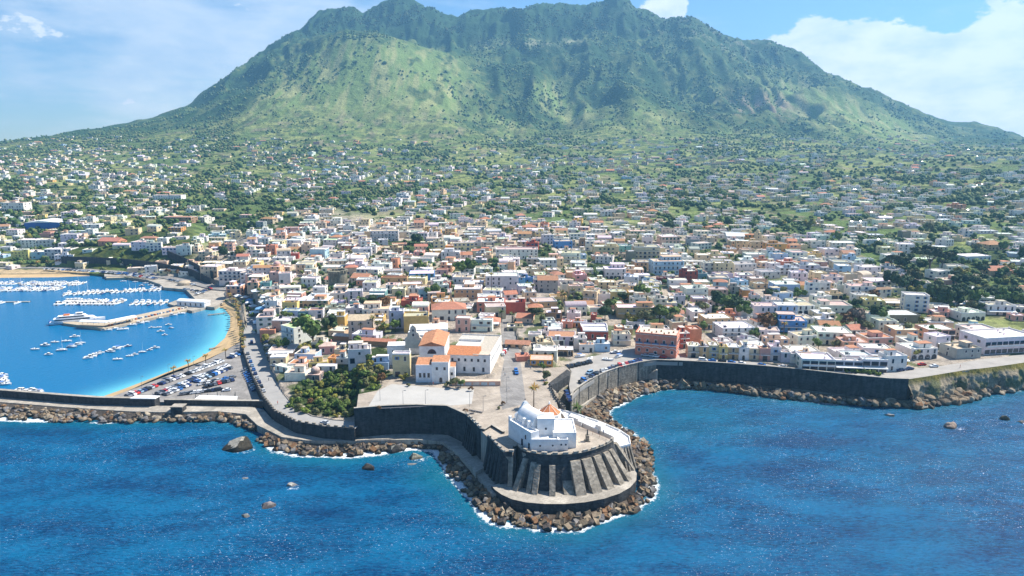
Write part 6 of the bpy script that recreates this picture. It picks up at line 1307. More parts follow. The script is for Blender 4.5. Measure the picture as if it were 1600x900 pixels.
for a in ((489, 545, 22, 'green'), (505, 550, 9, 'lime'), (478, 552, 10, 'yellow'), (560, 552, 11, 'green'), (548, 556, 8, 'olive'), (520, 520, 12, 'dark'), (600, 520, 10, 'yellow'), (618, 520, 9, 'green'), (601, 488, 12, 'brown'), (582, 488, 12, 'dark'), (622, 470, 7, 'green'), (681, 466, 10, 'green'), (695, 470, 8, 'dark'), (722, 432, 10, 'green'), (736, 430, 10, 'green'), (655, 425, 8, 'green'), (650, 380, 7, 'dark'),
          (350, 405, 9, 'dark'), (364, 404, 4, 'dark'), (375, 398, 9, 'yellow'), (833, 505, 12, 'pine'), (845, 507, 7, 'olive'), (997, 474, 12, 'green'), (950, 488, 9, 'green'), (945, 500, 10, 'dark'), (1010, 512, 15, 'olive'), (1030, 510, 17, 'green'), (1050, 512, 13, 'olive'), (985, 508, 9, 'yellow'), (1120, 482, 12, 'dark'), (1135, 490, 12, 'green'), (1150, 490, 12, 'dark'), (1163, 500, 12, 'green'), (1080, 485, 9, 'yellow'), (1095, 492, 11, 'olive'), (1195, 521, 14, 'brown'),
          (1180, 530, 8, 'green'), (1210, 515, 10, 'olive'), (1205, 470, 10, 'dark'), (1222, 468, 8, 'olive'), (1245, 470, 8, 'green'), (1335, 512, 15, 'grey'), (1322, 515, 12, 'brown'), (1350, 520, 10, 'olive'), (1365, 505, 12, 'dark'), (1378, 508, 10, 'green'), (1290, 525, 9, 'green'), (1268, 532, 9, 'yellow'), (1278, 548, 8, 'green'), (1310, 547, 8, 'olive'), (1440, 515, 9, 'yellow'), (1455, 528, 8, 'green'), (1412, 525, 10, 'olive'), (1430, 560, 9, 'yellow'), (1364, 470, 8, 'brown'),
          (855, 595, 7, 'olive'), (849, 582, 6, 'green'), (853, 603, 4, 'yellow'), (861, 560, 4, 'green'), (460, 530, 6, 'dark'), (415, 535, 8, 'yellow'), (425, 545, 7, 'olive'), (445, 548, 8, 'green'), (590, 590, 7, 'olive'), (632, 596, 6, 'yellow'), (580, 572, 8, 'green'), (622, 548, 9, 'olive'), (564, 583, 7, 'yellow'), (1100, 520, 8, 'green'), (1455, 475, 14, 'dark'), (1470, 480, 13, 'dark'), (1405, 455, 12, 'dark'), (1425, 450, 14, 'olive'), (1385, 447, 10, 'dark'), (1450, 430, 22, 'pine'), (1470, 425, 16, 'pine'), (1392, 422, 12, 'pine'), (1500, 470, 12, 'dark'), (1520, 480, 12, 'green')):
    tree(*a); NT += 1
# the walled garden on the slope beside the road
gk = ['green', 'olive', 'yellow', 'green', 'lime', 'olive', 'brown', 'lime', 'green', 'yellow', 'green', 'olive']
gpoly = [(448, 640), (470, 648), (520, 655), (552, 655), (556, 640), (560, 614), (588, 607), (608, 590), (600, 578), (570, 575), (545, 582), (520, 590), (492, 600), (470, 612), (455, 620)]
GP = PP(gpoly, 9); n_ = 0; tries = 0; pts_ = []
while n_ < 84 and tries < 6000:
    tries += 1; px, py = rnd.uniform(446, 610), rnd.uniform(572, 656)
    if not inpoly(np.array([px]), np.array([py]), gpoly)[0]: continue
    r = rnd.uniform(4.5, 8.5)
    if any((px - a) ** 2 + ((py - b) * 1.7) ** 2 < (.62 * (r + c)) ** 2 for a, b, c in pts_): continue
    pts_.append((px, py, r)); tree(px, py, r, rnd.choice(gk), .6, group='trees and shrubs of the slope garden'); n_ += 1; NT += 1
# leafy screen before the seafront restaurants
for i in range(7): tree(1322 + i * 8.5, 583 + i * .9 - 1, 4.6, 'green' if i % 2 else 'lime', .6); NT += 1
# palms
def frond(g, L_, droop, w=.34):
    vs_, fs = [], []; n = 7
    for i in range(n + 1):
        t = i / n; x = L_ * t * (1 - .18 * t * droop); z = L_ * (.42 * t - droop * .78 * t * t); ww = w * math.sin(math.pi * min(1, .12 + t * .9)) * (1.1 - .5 * t)
        vs_ += [(x, -ww, z - .22 * ww), (x, 0, z), (x, ww, z - .22 * ww)]
    for i in range(n): a = 3 * i; fs += [(a, a + 3, a + 4, a + 1), (a + 1, a + 4, a + 5, a + 2)]
    return vs_, fs
def palm_crown(seed, col, n=34, L_=2.6):
    g = random.Random(seed); mb = MB()
    for k in range(n):
        v, f = frond(g, L_ * g.uniform(.8, 1.1), g.uniform(.35, 1.35) if k > n * .3 else g.uniform(-.1, .4)); mb.M = Matrix.Rotation(k * 2.399 + g.uniform(-.2, .2), 4, 'Z') @ Matrix.Rotation(-g.uniform(-.1, .25), 4, 'Y')
        c = tuple(q * g.uniform(.7, 1.25) for q in col); mb.add(v, f, 0, c)
    mb.M = None; mb.dome(0, 0, -.25, .35, .5, n=8, k=3, c=(.14, .09, .05)); return mb.mesh('crown', [leaf])
PC = dict(green=palm_crown(1, (.08, .11, .035)), gold=palm_crown(2, (.30, .20, .06)), olive=palm_crown(3, (.17, .15, .05)))
mb = MB(); mb.cyl(0, 0, -.1, 1, .9, .62, n=8, c=(.2, .15, .1)); 
for k in range(9): mb.cyl(0, 0, k * .11, k * .11 + .05, .86 - k * .02, .80 - k * .02, n=8, c=(.15, .11, .07), cap=False)
PT = mb.mesh('trunk', [bark])
def palm(px, py, hpx, kind='olive', cs=1.0, zz=None, grp='palms along the harbour promenade', look=None, x=None):
    q = G(px, py) if zz is None else P(px, py, zz); s = depth(*q) / F; h = hpx * s / .95; o = empty('palm', q, rnd.uniform(0, 6.28), cat='palm', group=grp)
    link('trunk', PT, o, scale=(.28, .28, h)); link('crown', PC[kind], o, (0, 0, h), scale=(cs, cs, cs))
    REG.append((o, look or dict(green='green', gold='golden brown', olive='olive brown')[kind] + (' tall' if hpx > 14 else ' short') + ' palm tree', q.x, q.y, 't'))
palm(834, 636, 30, 'gold', 1.25, ZP, 'palms on the church square', 'tall lone palm with golden fronds on the church square')
palm(902, 646, 9, 'green', 1.3, ZP - 1.2, 'palms on the church square', 'short green palm beside the white terraces')
for x, y, h in ((272, 590, 15), (295, 578, 14), (322, 570, 14), (353, 561, 14), (224, 602, 0),): 
    if h: palm(x, y, h, 'gold', .9, 2.8)
for i in range(26):
    t = i / 25; x = np.interp(t, [0, .3, .65, 1], [362, 376, 379, 386]) + rnd.uniform(-2.5, 2.5); y = np.interp(t, [0, .3, .65, 1], [466, 486, 515, 551]); palm(float(x) - 4, float(y), rnd.uniform(8, 11), rnd.choice(('gold', 'gold', 'olive')), .85, 3.2)
for x, y, h, k, g in ((547, 425, 32, 'olive', 0), (549, 423, 28, 'olive', 0), (583, 520, 22, 'olive', 1), (590, 522, 17, 'olive', 1), (600, 524, 16, 'green', 1), (564, 520, 12, 'olive', 1), (784, 508, 20, 'green', 1), (800, 508, 16, 'green', 1), (768, 466, 36, 'gold', 1), (832, 465, 18, 'olive', 1), (882, 490, 28, 'olive', 1), (878, 484, 26, 'olive', 1), (722, 410, 20, 'green', 1), (1194, 478, 42, 'green', 1), (1224, 528, 22, 'gold', 1), (525, 590, 8, 'green', 1), (522, 598, 7, 'green', 1), (895, 470, 16, 'olive', 1)):
    palm(x, y, h, k, 1.1 if h > 12 else .8, None, 'palms among the houses')
for i in range(11): palm(62 + i * 15.5 + rnd.uniform(-3, 3), 416 + max(0, i - 6) * .9, 6.5, 'olive' if i % 3 else 'gold', 1.25, 3.2, 'palms along the harbour quay road')
for x, y in ((235, 424), (262, 430), (278, 432), (92, 413), (48, 412)): tree(x, y, 3.8, 'brown' if x > 90 else 'olive', group='trees along the quay road'); NT += 1

# scattered country trees: the largest in view one by one, the others as one body of woodland
def scatter(n, ok, ymin, ymax):
    out = []
    px = nr_.uniform(-120, 1720, n); py = nr_.uniform(ymin, ymax, n); a = (px - 800) / F; b = (450 - py) / F; dy = cp + b * sp; dz = -sp + b * cp
    ys = np.concatenate([np.arange(270, 1000, 4.), np.arange(1000, 3500, 10.)])
    for i0 in range(0, n, 1500):
        s_ = slice(i0, i0 + 1500); Yg = np.repeat(ys[None], len(px[s_]), 0); Xg = (a[s_] / dy[s_])[:, None] * Yg; Zg = CZ + (dz[s_] / dy[s_])[:, None] * Yg; Hg, _ = Hbase(Xg.ravel(), Yg.ravel()); Hg = Hg.reshape(Yg.shape); hit = Zg <= Hg; k = np.argmax(hit, 1); good = hit.any(1) & (k > 0)
        for j in np.nonzero(good)[0]: out.append((Xg[j, k[j]], Yg[j, k[j]], px[s_][j], py[s_][j]))
    return np.array(out)
cd = np.vstack([scatter(22000, None, 300, 560), scatter(30000, None, 205, 330), scatter(105000, None, -10, 245)])
X, Y, px, py = cd.T
woodn = fbm(X / 45, Y / 45, 4, 101); cl = fbm(X / 130, Y / 130, 3, 102)
town = TOWN(px, py); gmask = np.exp(-((px - 600) / 175) ** 2) * (py > 60) * (py < 225) + np.exp(-(((px - 1000) / 80) ** 2 + ((py - 215) / 50) ** 2)) + .8 * np.exp(-(((px - 1330) / 160) ** 2 + ((py - 185 - (px - 1330) * .33) / 36) ** 2))
den = np.where(Y < 1900, sstep(.44, .62, woodn * .6 + cl * .4) * .8 + .05, sstep(.47, .56, woodn * .55 + cl * .45) * .92 + .02) * (1 - .45 * town) * (1 - .92 * np.clip(gmask * 1.25, 0, 1)); den = np.where(GARDEN(px, py) > .3, np.where((px > 1400) & (py < 530), .22, .6), den)
den *= np.where((py > 425) & (px < 340), 0, 1) * np.where((px > 90) & (px < 330) & (py > 388), .35, 1)
keep = (nr_.random(len(X)) < den) & (Y > 420) & (Y > np.interp(X / Y, BU, BY) + 4); X, Y, px, py = X[keep], Y[keep], px[keep], py[keep]; town_k = town[keep]
Z = H(X, Y); ok = []
for i in range(len(X)):
    r0 = .9; bb = (X[i] - r0, Y[i] - r0, X[i] + r0, Y[i] + r0)
    ok.append(not (Y[i] < 1200 and clash(bb)) and Z[i] > 2.5)
ok = np.array(ok); X, Y, Z, px, py, town_k = X[ok], Y[ok], Z[ok], px[ok], py[ok], town_k[ok]
rad = nr_.uniform(1.5, 3.6, len(X)) * np.where(town_k > .5, .62, 1) * np.where(nr_.random(len(X)) < .12, 1.5, 1) * np.where(Y > 2300, 1.2, 1.0)
order = np.argsort(-(rad / Y)); nind = max(0, 292 - NT)
for i in order[:nind]: tree(0, 0, 0, rnd.choice(('green', 'dark', 'olive', 'dark', 'green', 'yellow')), x=X[i], y=Y[i], z=Z[i] - .3, r=rad[i], group='trees of the countryside')
rest = order[nind:]
def blobs(idx, tmpl, name, lab):
    v0, f0 = tmpl; n = len(idx); m = len(v0); g = nr_
    sc3 = np.stack([rad[idx] * g.uniform(.85, 1.25, n), rad[idx] * g.uniform(.85, 1.25, n), rad[idx] * g.uniform(.75, 1.25, n)], 1)
    V = v0[None] * sc3[:, None] * g.uniform(.62, 1.22, (n, m, 1)) + np.stack([X[idx], Y[idx], Z[idx] + rad[idx] * .55], 1)[:, None]
    Fc = f0[None] + (np.arange(n) * m)[:, None, None]
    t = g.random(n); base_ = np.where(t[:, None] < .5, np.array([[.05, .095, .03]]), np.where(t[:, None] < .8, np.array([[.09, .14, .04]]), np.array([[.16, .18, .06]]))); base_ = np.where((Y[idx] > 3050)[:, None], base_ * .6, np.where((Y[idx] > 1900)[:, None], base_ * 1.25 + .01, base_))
    C = base_[:, None] * g.uniform(.7, 1.3, (n, len(f0), 1)); me = np_mesh(name, V.reshape(-1, 3), Fc.reshape(-1, 3), np.clip(C.reshape(-1, 3), 0, 1), leaf)
    link(name, me, kind='stuff', label=lab)
far = rest[Y[rest] > 1150]; mid = rest[Y[rest] <= 1150]
# every tree in the middle distance is three or four clumps
def clumps(idx, k):
    global X, Y, Z, rad
    n0 = len(X); nx, ny, nz, nrad = [], [], [], []
    for i in idx:
        for j in range(k): nx.append(X[i] + nr_.normal(0, rad[i] * .45)); ny.append(Y[i] + nr_.normal(0, rad[i] * .45)); nz.append(Z[i] + nr_.uniform(0, rad[i] * .9)); nrad.append(rad[i] * nr_.uniform(.45, .75))
    X = np.r_[X, nx]; Y = np.r_[Y, ny]; Z = np.r_[Z, nz]; rad = np.r_[rad, nrad]; return np.arange(n0, len(X))
print('trees far', len(far), 'mid', len(mid))
blobs(clumps(mid, 4), I1, 'middle_woodland', 'green trees and hedges thickly spread between the hillside houses'); blobs(far, I0, 'mountain_scrub', 'dark scrub and small trees covering the mountain slopes')

# ------------------------------------------------------------------ cars
def car_proto(kind=0):
    r = empty('parked_van' if kind else 'parked_car', cat='van' if kind else 'car'); L_, W_ = (4.0, 1.7); mb = MB()
    prof = [(-2.0, .35), (-2.0, .75), (-1.75, .92), (-.95, .98), (-.35, 1.42), (1.0, 1.46), (1.75, 1.05), (1.98, .98), (2.0, .35)] if kind == 0 else [(-2.1, .35), (-2.1, .8), (-1.9, 1.0), (-1.4, 1.1), (-.9, 1.75), (1.9, 1.8), (2.1, 1.0), (2.1, .35)]
    n = len(prof)
    def wy(z): return W_ / 2 * (1 if z < 1.0 else .82)
    vs_ = [(x, -wy(z), z) for x, z in prof] + [(x, wy(z), z) for x, z in prof]; mb.add(vs_, [tuple(range(n)), tuple(range(n, 2 * n))[::-1]] + [(i + 1, i, n + i, n + i + 1) for i in range(n - 1)] + [(0, n - 1, 2 * n - 1, n)])
    mb.build('body', objp, r); g = MB()
    if kind == 0:
        g.add([(-.92, -.66, 1.02), (-.92, .66, 1.02), (-.40, .62, 1.40), (-.40, -.62, 1.40)], [(0, 3, 2, 1)]); g.add([(1.05, -.62, 1.44), (1.05, .62, 1.44), (1.68, .66, 1.12), (1.68, -.66, 1.12)], [(0, 3, 2, 1)])
        for s in (-1, 1): g.add([(-.8, s * .80, 1.03), (1.5, s * .80, 1.06), (.95, s * .715, 1.39), (-.35, s * .715, 1.36)], [(0, 1, 2, 3) if s < 0 else (3, 2, 1, 0)])
        g.M = None
    else:
        g.add([(-1.38, -.68, 1.15), (-1.38, .68, 1.15), (-.93, .66, 1.70), (-.93, -.66, 1.70)], [(0, 3, 2, 1)])
        for s in (-1, 1): g.add([(-1.1, s * .76, 1.12), (1.7, s * .76, 1.12), (1.6, s * .715, 1.62), (-.8, s * .715, 1.62)], [(0, 1, 2, 3) if s < 0 else (3, 2, 1, 0)])
    # windows sit a hair outside the body
    g.v = [(x * 1.01, y * 1.03, z + .012) for x, y, z in g.v]; g.build('window', glass, r); w = MB(); 
    k = 10; w.add([(.3 * math.cos(2 * math.pi * i / k), 0, .3 * math.sin(2 * math.pi * i / k)) for i in range(k)] + [(.3 * math.cos(2 * math.pi * i / k), .2, .3 * math.sin(2 * math.pi * i / k)) for i in range(k)], [tuple(range(k)), tuple(range(k, 2 * k))[::-1]] + [(i, k + i, k + (i + 1) % k, (i + 1) % k) for i in range(k)])
    wm = w.mesh('wheel', [rubber])
    for x in (-1.25, 1.25):
        for y in (-.88, .68): link('wheel', wm, r, (x, y, .3))
    return proto_done(r)
CP = [car_proto(0), car_proto(1)]; used = [False, False]
CC = [('white', (.75, .76, .77)), ('silver', (.45, .47, .49)), ('dark blue', (.02, .04, .14)), ('black', (.012, .013, .016)), ('grey', (.16, .17, .19)), ('blue', (.03, .14, .42)), ('red', (.5, .03, .02)), ('pale blue', (.25, .38, .52))]
CW = [26, 18, 16, 14, 12, 8, 4, 5]
def car(q, rot, ci=None, kind=None, grp='cars parked in the car park', where='in the car park', lab=None):
    kind = (1 if rnd.random() < .16 else 0) if kind is None else kind; ci = rnd.choices(range(8), CW)[0] if ci is None else ci
    if used[kind]: o = copy_tree(CP[kind])
    else: o = CP[kind]; used[kind] = True
    o.location = q; o.rotation_euler = (0, 0, rot); o['group'] = grp; cn, c = CC[ci]
    for ch in COPYKIDS(o): ch.color = (*c, 1)
    lookc = f"{cn} {'van' if kind else 'car'} {where}"
    if lab: o['label'] = lab
    else: REG.append((o, lookc, q[0], q[1], 'c'))
    return o
_last = []
def copy_tree(o, parent=None):
    c = o.copy(); COL.objects.link(c); c.parent = parent; _last.append(c)
    for ch in KIDS.get(o.name, []): copy_tree(ch, c)
    return c
def COPYKIDS(o):
    r = list(_last) if _last else [o] + KIDS.get(o.name, []); _last.clear(); return r
KIDS0 = [KIDS[p.name] for p in CP]; PN = [p.name for p in CP]
def carrow(a, b, n, z, ang, where, grp, skip=.04, ci=None, jit=.12, kind=None):
    A, B = P(*a, z), P(*b, z)
    for i in range(n):
        if rnd.random() < skip: continue
        q = A.lerp(B, (i + .5) / n); q.x += rnd.uniform(-jit, jit); q.y += rnd.uniform(-jit, jit); d = math.atan2((B - A).y, (B - A).x); car((q.x, q.y, q.z), d + R(ang) + R(rnd.uniform(-3, 3)) + (math.pi if rnd.random() < .4 else 0), ci, kind, grp, where)
for p in CP: pass
g1 = 'cars parked in the car park'
carrow((198, 621), (352, 563), 30, 3.02, 90, 'in the beachside car park row', g1)
carrow((246, 617), (356, 572), 26, 3.02, 84, 'in the long middle car park row', g1, .02); carrow((252, 620), (361, 575.5), 24, 3.02, 84, 'in the long middle car park row', g1, .12)
carrow((312, 602), (366, 590), 9, 3.02, 8, 'in the short inner car park row', g1, .1); carrow((318, 606), (366, 594), 7, 3.02, 80, 'in the short inner car park row', g1, .1)
carrow((284, 617), (345, 610), 11, 3.02, 12, 'in the car park row beside the canopy', g1, .1)
carrow((383, 578), (400, 612), 11, 3.02, 96, 'under the coast road wall', g1, .03); carrow((357, 561), (378, 552), 4, 3.02, 90, 'at the inland end of the car park', g1, .1); car(P(354, 611, 3.02), .3, 0, 0, g1, lab='white car parked alone in the open part of the car park')
carrow((402, 574), (425, 617), 10, 6.6, 4, 'along the sea side of the coast road', 'cars parked along the coast road', .05) if False else None
CR = 'cars parked along the coast road'
def on_road(t, off):
    k = t * (len(RL) - 1); i = min(int(k), len(RL) - 2); f = k - i; a = RL[i].lerp(RL[i + 1], f); b = RR[i].lerp(RR[i + 1], f); d = RL[i + 1] - RL[i]; return a.lerp(b, off), math.atan2(d.y, d.x)
for i in range(10): q, d = on_road(.445 + i * .022, .14 if RL[6].x < RR[6].x else .86); car((q.x, q.y, q.z + .02), d, None, 0, CR, 'along the sea side of the coast road')
for i in range(7): q, d = on_road(.43 + i * .02, 1.12 if RL[6].x < RR[6].x else -.12); z = h1(q.x, q.y); car((q.x, q.y, max(z, q.z - .2) + .03), d + .9, None, 0, CR, 'angled beside the white shop by the road')
q, d = on_road(.905, .6); car((q.x, q.y, q.z + .03), d, 1, 0, CR, lab='silver car driving alone round the bend of the coast road')
for t, o_, c in ((.20, .3, 0), (.26, .6, 1), (.33, .35, 0), (.385, .55, 2)): q, d = on_road(t, o_); car((q.x, q.y, q.z + .03), d, c, 1 if c == 2 else 0, CR, 'on the harbour stretch of the coast road')
g2 = 'cars parked on the seafront square'
carrow((906, 600), (936, 583.5), 7, 12.44, 60, 'against the curved sea wall', g2, .1); carrow((939, 582), (1002, 563.5), 12, 12.44, 60, 'against the curved sea wall', g2, .15)
car(P(921, 584, 12.44), .8, 7, 1, g2, lab='large pale van parked by the curved sea wall'); carrow((884, 575), (925, 566), 7, 12.44, 70, 'below the low cafe', g2, .1, 3)
carrow((884, 611), (890, 629), 3, 12.44, 10, 'in the sunken yard beside the square', g2, 0, 2); carrow((1003, 556), (1040, 560), 4, 12.44, 6, 'in the shade before the pink palazzo', g2, 0); carrow((1090, 563), (1230, 575), 9, 12.44, 0, 'along the terrace houses', g2, .35)
carrow((1402, 580), (1425, 577), 3, 12.44, 0, 'beside the seafront restaurants', g2, 0); car(P(1440, 571, 12.44), .1, 6, 0, g2, lab='orange red car parked on the cliff road'); car(P(1459, 573.5, 12.44), .1, 0, 0, g2, lab='white car on the cliff road past the restaurants')
carrow((785, 556), (799, 538), 7, ZP + .05, 8, 'on the side street by the convent', 'cars parked on the side street', .1); carrow((806, 578), (808, 586), 2, ZP + .03, 0, 'at the mouth of the side street', 'cars parked on the side street', 0, 5)
g3 = 'cars parked along the harbour quay'
carrow((70, 421), (240, 430), 52, 3.05, 80, 'along the harbour quay road', g3, .1); carrow((160, 425), (245, 436), 24, 3.05, 80, 'on the lower quay row', g3, .15)
carrow((262, 437), (305, 446), 12, 3.15, 60, 'at the inner harbour corner', g3, .1); carrow((288, 452), (318, 458), 8, 3.15, 50, 'at the harbour pier root', g3, .1); carrow((306, 460), (330, 451), 8, 3.3, 70, 'at the harbour pier root', g3, .1)

# ------------------------------------------------------------------ boats
def hull(L_, B, Hh, c=(.78, .78, .77), stripe=None, mb=None):
    mb = mb or MB(); st = [(-.5, .78, .85), (-.25, .95, .9), (0, 1, .95), (.22, .86, 1.02), (.38, .52, 1.1), (.5, .03, 1.2)]; rows = []
    for t, w, z in st: rows.append([(t * L_ - .02 * L_, -B / 2 * w * .55, -.25), (t * L_, -B / 2 * w, Hh * z * .45), (t * L_, -B / 2 * w * 1.02, Hh * z), (t * L_, B / 2 * w * 1.02, Hh * z), (t * L_, B / 2 * w, Hh * z * .45), (t * L_ - .02 * L_, B / 2 * w * .55, -.25)])
    vs_ = [p for r_ in rows for p in r_]; fs = []
    for i in range(len(rows) - 1):
        for j in (0, 1, 3, 4): fs.append((6 * i + j, 6 * i + j + 1, 6 * i + 7 + j, 6 * i + 6 + j)[::-1])
    mb.add(vs_, fs + [(0, 1, 2, 3, 4, 5)], 0, stripe or c); vd = [p for r_ in rows for p in (r_[2], r_[3])]; mb.add([(x, y, z - .02) for x, y, z in vd], [(2 * i, 2 * i + 1, 2 * i + 3, 2 * i + 2)[::-1] for i in range(len(rows) - 1)], 0, (.74, .73, .70)); return mb
def boat_proto(k):
    r = empty('moored_boat', cat='boat'); h = hull(6.4, 2.3, .85, stripe=[(.78, .78, .77), (.05, .10, .25), (.78, .78, .77), (.75, .76, .76), (.3, .45, .55)][k]); h.build('hull', facep, r)
    mb = MB()
    if k in (0, 1):
        mb.add([(-1.2, -.8, .7), (1.4, -.7, .75), (1.4, .7, .75), (-1.2, .8, .7), (-1.0, -.7, 1.75), (.5, -.6, 1.7), (.5, .6, 1.7), (-1.0, .7, 1.75)], [(4, 5, 6, 7), (0, 1, 5, 4), (1, 2, 6, 5), (2, 3, 7, 6), (3, 0, 4, 7)], 0, (.78, .78, .77)); mb.build('cabin', facep, r)
        g = MB(); g.add([(1.32, -.6, .95), (1.32, .6, .95), (.62, .52, 1.6), (.62, -.52, 1.6)], [(0, 1, 2, 3)]); g.box(-.9, -.82, 1.0, .6, .82, 1.45); g.build('windscreen', glass, r)
    elif k == 2:
        mb.box(-2.6, -.9, .45, .6, .9, .74, 0, (.30, .36, .42)); mb.box(-1.2, -.35, .7, -.5, .35, 1.35, 0, (.7, .7, .7)); mb.build('cockpit', facep, r); g = MB(); g.add([(.5, -.7, .9), (.5, .7, .9), (.2, .65, 1.35), (.2, -.65, 1.35)], [(0, 1, 2, 3)]); g.build('windscreen', glass, r)
    elif k == 3:
        mb.box(-2.2, -.95, 1.85, .8, .95, 1.93, 0, (.12, .22, .45)); mb.box(-2.4, -.8, .5, .2, .8, .75, 0, (.55, .45, .35)); mb.build('sun_awning', facep, r); g = MB()
        pm_ = MB(); pm_.box(-.03, -.03, 0, .03, .03, 1.16); pm_ = pm_.mesh('awning_post', [metal])
        for x in (-2.1, .7):
            for y in (-.85, .85): link('awning_post', pm_, r, (x, y, .7))
    else:
        mb.box(-1.6, -.7, .7, 1.4, .7, 1.15, 0, (.75, .74, .72)); mb.build('cabin', facep, r); g = MB(); g.cyl(.3, 0, .8, 9.0, .07, .04, n=6); g.bar((.3, 0, 1.7), (-2.6, 0, 1.7), .14); g.build('mast', white, r)
    return proto_done(r)
BP = [boat_proto(k) for k in range(5)]; bused = [False] * 5
BL = ['white cabin motorboat', 'blue cabin motorboat', 'open white motorboat', 'blue awning boat', 'sailing boat']
def boat(px, py, ang, k=None, s=1.0, where='moored in the harbour', grp='boats moored in the harbour', q=None):
    k = rnd.choices(range(5), [34, 12, 34, 12, 5])[0] if k is None else k; _last.clear()
    if bused[k]: o = copy_tree(BP[k])
    else: o = BP[k]; bused[k] = True
    _last.clear(); q = q or P(px, py, 0); o.location = (q.x, q.y, .02); o.rotation_euler = (0, 0, R(ang)); o.scale = (s, s, s); o['group'] = grp; REG.append((o, f"{BL[k]} {where}", q.x, q.y, 'b')); return o
for x, y in ((295, 612), (405, 655), (380, 580), (460, 553), (515, 620), (555, 545), (620, 508), (640, 575), (600, 592), (730, 685), (775, 665), (830, 640), (905, 628), (950, 612), (985, 597), (1060, 585), (978, 695), (1076, 667), (1115, 655), (1180, 635), (1240, 617), (1285, 600), (1255, 432), (1310, 430), (1395, 408), (1420, 435), (1330, 463), (1365, 493), (670, 562), (750, 675), (805, 650), (925, 632), (965, 606)):
    boat(x / 5.293, 430 + y / 5.293 + .8, rnd.uniform(-12, 22), s=rnd.uniform(.75, 1.05) * (.8 if x > 1050 else 1), where='on an open mooring')
for x, y in ((1018, 452), (1090, 415), (1195, 392), (1310, 360), (1425, 335), (1490, 322), (885, 458), (935, 446), (1150, 402)): boat(x / 5.293, 430 + y / 5.293, rnd.uniform(5, 25), s=1.1, where='beside the long pier', k=rnd.choice((0, 2, 3)))
for x, y, in ((20, 830), (30, 850), (25, 870), (30, 890), (48, 905), (10, 842), (15, 862), (12, 885), (20, 905), (40, 880)): boat(x / 5.293, 430 + y / 5.293, rnd.uniform(-5, 15), s=.9, where='at the far breakwater end')
for i in range(9): boat(27 + i * 4.6, 612 + rnd.uniform(-2.5, 1), rnd.uniform(-30, 90), s=.8, where='against the breakwater wall')
pier_m = mat('pier_boards', (.42, .36, .29), rough=.9, var=.25, nscale=.8)
PC_ = 'boats berthed along the pontoons'
def pontoon(a, b, w, n, lab, where, two=True, s=1.05, z=.6):
    A, B = P(*a, 0), P(*b, 0); d = (B - A); Ln = d.length; d.normalize(); nrm = Vector((-d.y, d.x, 0)); r = empty('pontoon', A, math.atan2(d.y, d.x), label=lab, cat='pontoon'); mb = MB(); mb.box(0, -w / 2, .1, Ln, w / 2, z); mb.build('deck', pier_m, r)
    mb = MB(); k = int(Ln / 9)
    for j in range(k + 1): mb.cyl(j * Ln / max(1, k), w / 2 + .2, -2, 1.6, .16, n=6)
    mb.build('pile', metal, r)
    for j in range(n):
        for sd_ in ((1, -1) if two else (-1,)):
            if rnd.random() < .06: continue
            s_ = s * rnd.uniform(.85, 1.25); q = A + d * ((j + .5) / n * Ln) + nrm * sd_ * (w / 2 + 3.4 * s_); boat(0, 0, math.degrees(math.atan2(nrm.y * sd_, nrm.x * sd_)) + rnd.uniform(-4, 4), s=s_, q=q, where=where, grp=PC_, k=rnd.choices(range(5), [50, 8, 26, 10, 6])[0])
pontoon((-40, 443.5), (31, 443.5), 2, 9, 'innermost short pontoon by the sandy beach with boats on both sides', 'on the innermost beach pontoon'); pontoon((36, 444.5), (130, 444), 2, 20, 'long pontoon nearest the sandy beach, crowded with boats', 'on the longest beach pontoon')
pontoon((-60, 454), (97, 452), 2.2, 26, 'second long pontoon from the beach with a double row of boats', 'on the second pontoon from the beach'); pontoon((-30, 473), (46, 472), 2, 3, 'outer bare pontoon with only a few boats at the left of the harbour', 'on the nearly empty outer pontoon', two=False)
pontoon((101, 460), (254, 452.5), 2.4, 21, 'pontoon running from the curved mole toward the open harbour', 'on the pontoon from the curved mole'); pontoon((96, 473), (192, 473), 3, 17, 'broad outer pontoon behind the ferry with motorboats side by side', 'on the broad pontoon behind the ferry', s=1.2); pontoon((204, 475), (262, 473.5), 2, 6, 'short pontoon joining the harbour root near the slipway', 'on the short pontoon near the slipway')
for x, y in ((212, 441), (228, 443), (236, 446), (240, 449), (246, 451), (193, 440), (222, 447)): boat(x, y, rnd.uniform(-10, 20), s=.85, where='beside the curved mole')
# the long pier with its canopy
pr = empty('pier', label='long stone pier with goods and a white canopy where the ferry berths', cat='pier')
mb = MB(); pl = PP([(98, 504.5), (163, 513.5), (300, 482.5), (310, 476), (297, 474), (215, 492), (150, 509 - 4.5), (101, 501.5)], 1.7); mb.prism([(p.x, p.y) for p in pl], -2, 1.7); mb.build('deck', mat('pier_stone', (.45, .37, .27), rough=.95, var=.3, nscale=.6), pr)
GC = [('rust red', (.45, .12, .06)), ('cream', (.6, .55, .45)), ('blue', (.1, .2, .35)), ('brown', (.5, .3, .15)), ('white', (.7, .7, .68))]
for k in range(26):
    q = P(170 + k * 4.8 + rnd.uniform(-1, 1), 509.5 - k * 1.13, 1.7); a = rnd.uniform(.4, .9); cn, c = rnd.choice(GC); h = rnd.uniform(.5, 1.2); mb = MB(); mb.box(-a, -.5, 0, a, .5, h, 0, c); mb.box(-a - .04, -.54, h, a + .04, .54, h + .08, 0, c)
    o = mb.build('crate', facep, None, (q.x, q.y, 1.7), cat='crate', group='goods stacked along the pier'); REG.append((o, cn + ' crate on the long stone pier', q.x, q.y, 'h'))
mb = MB(); 
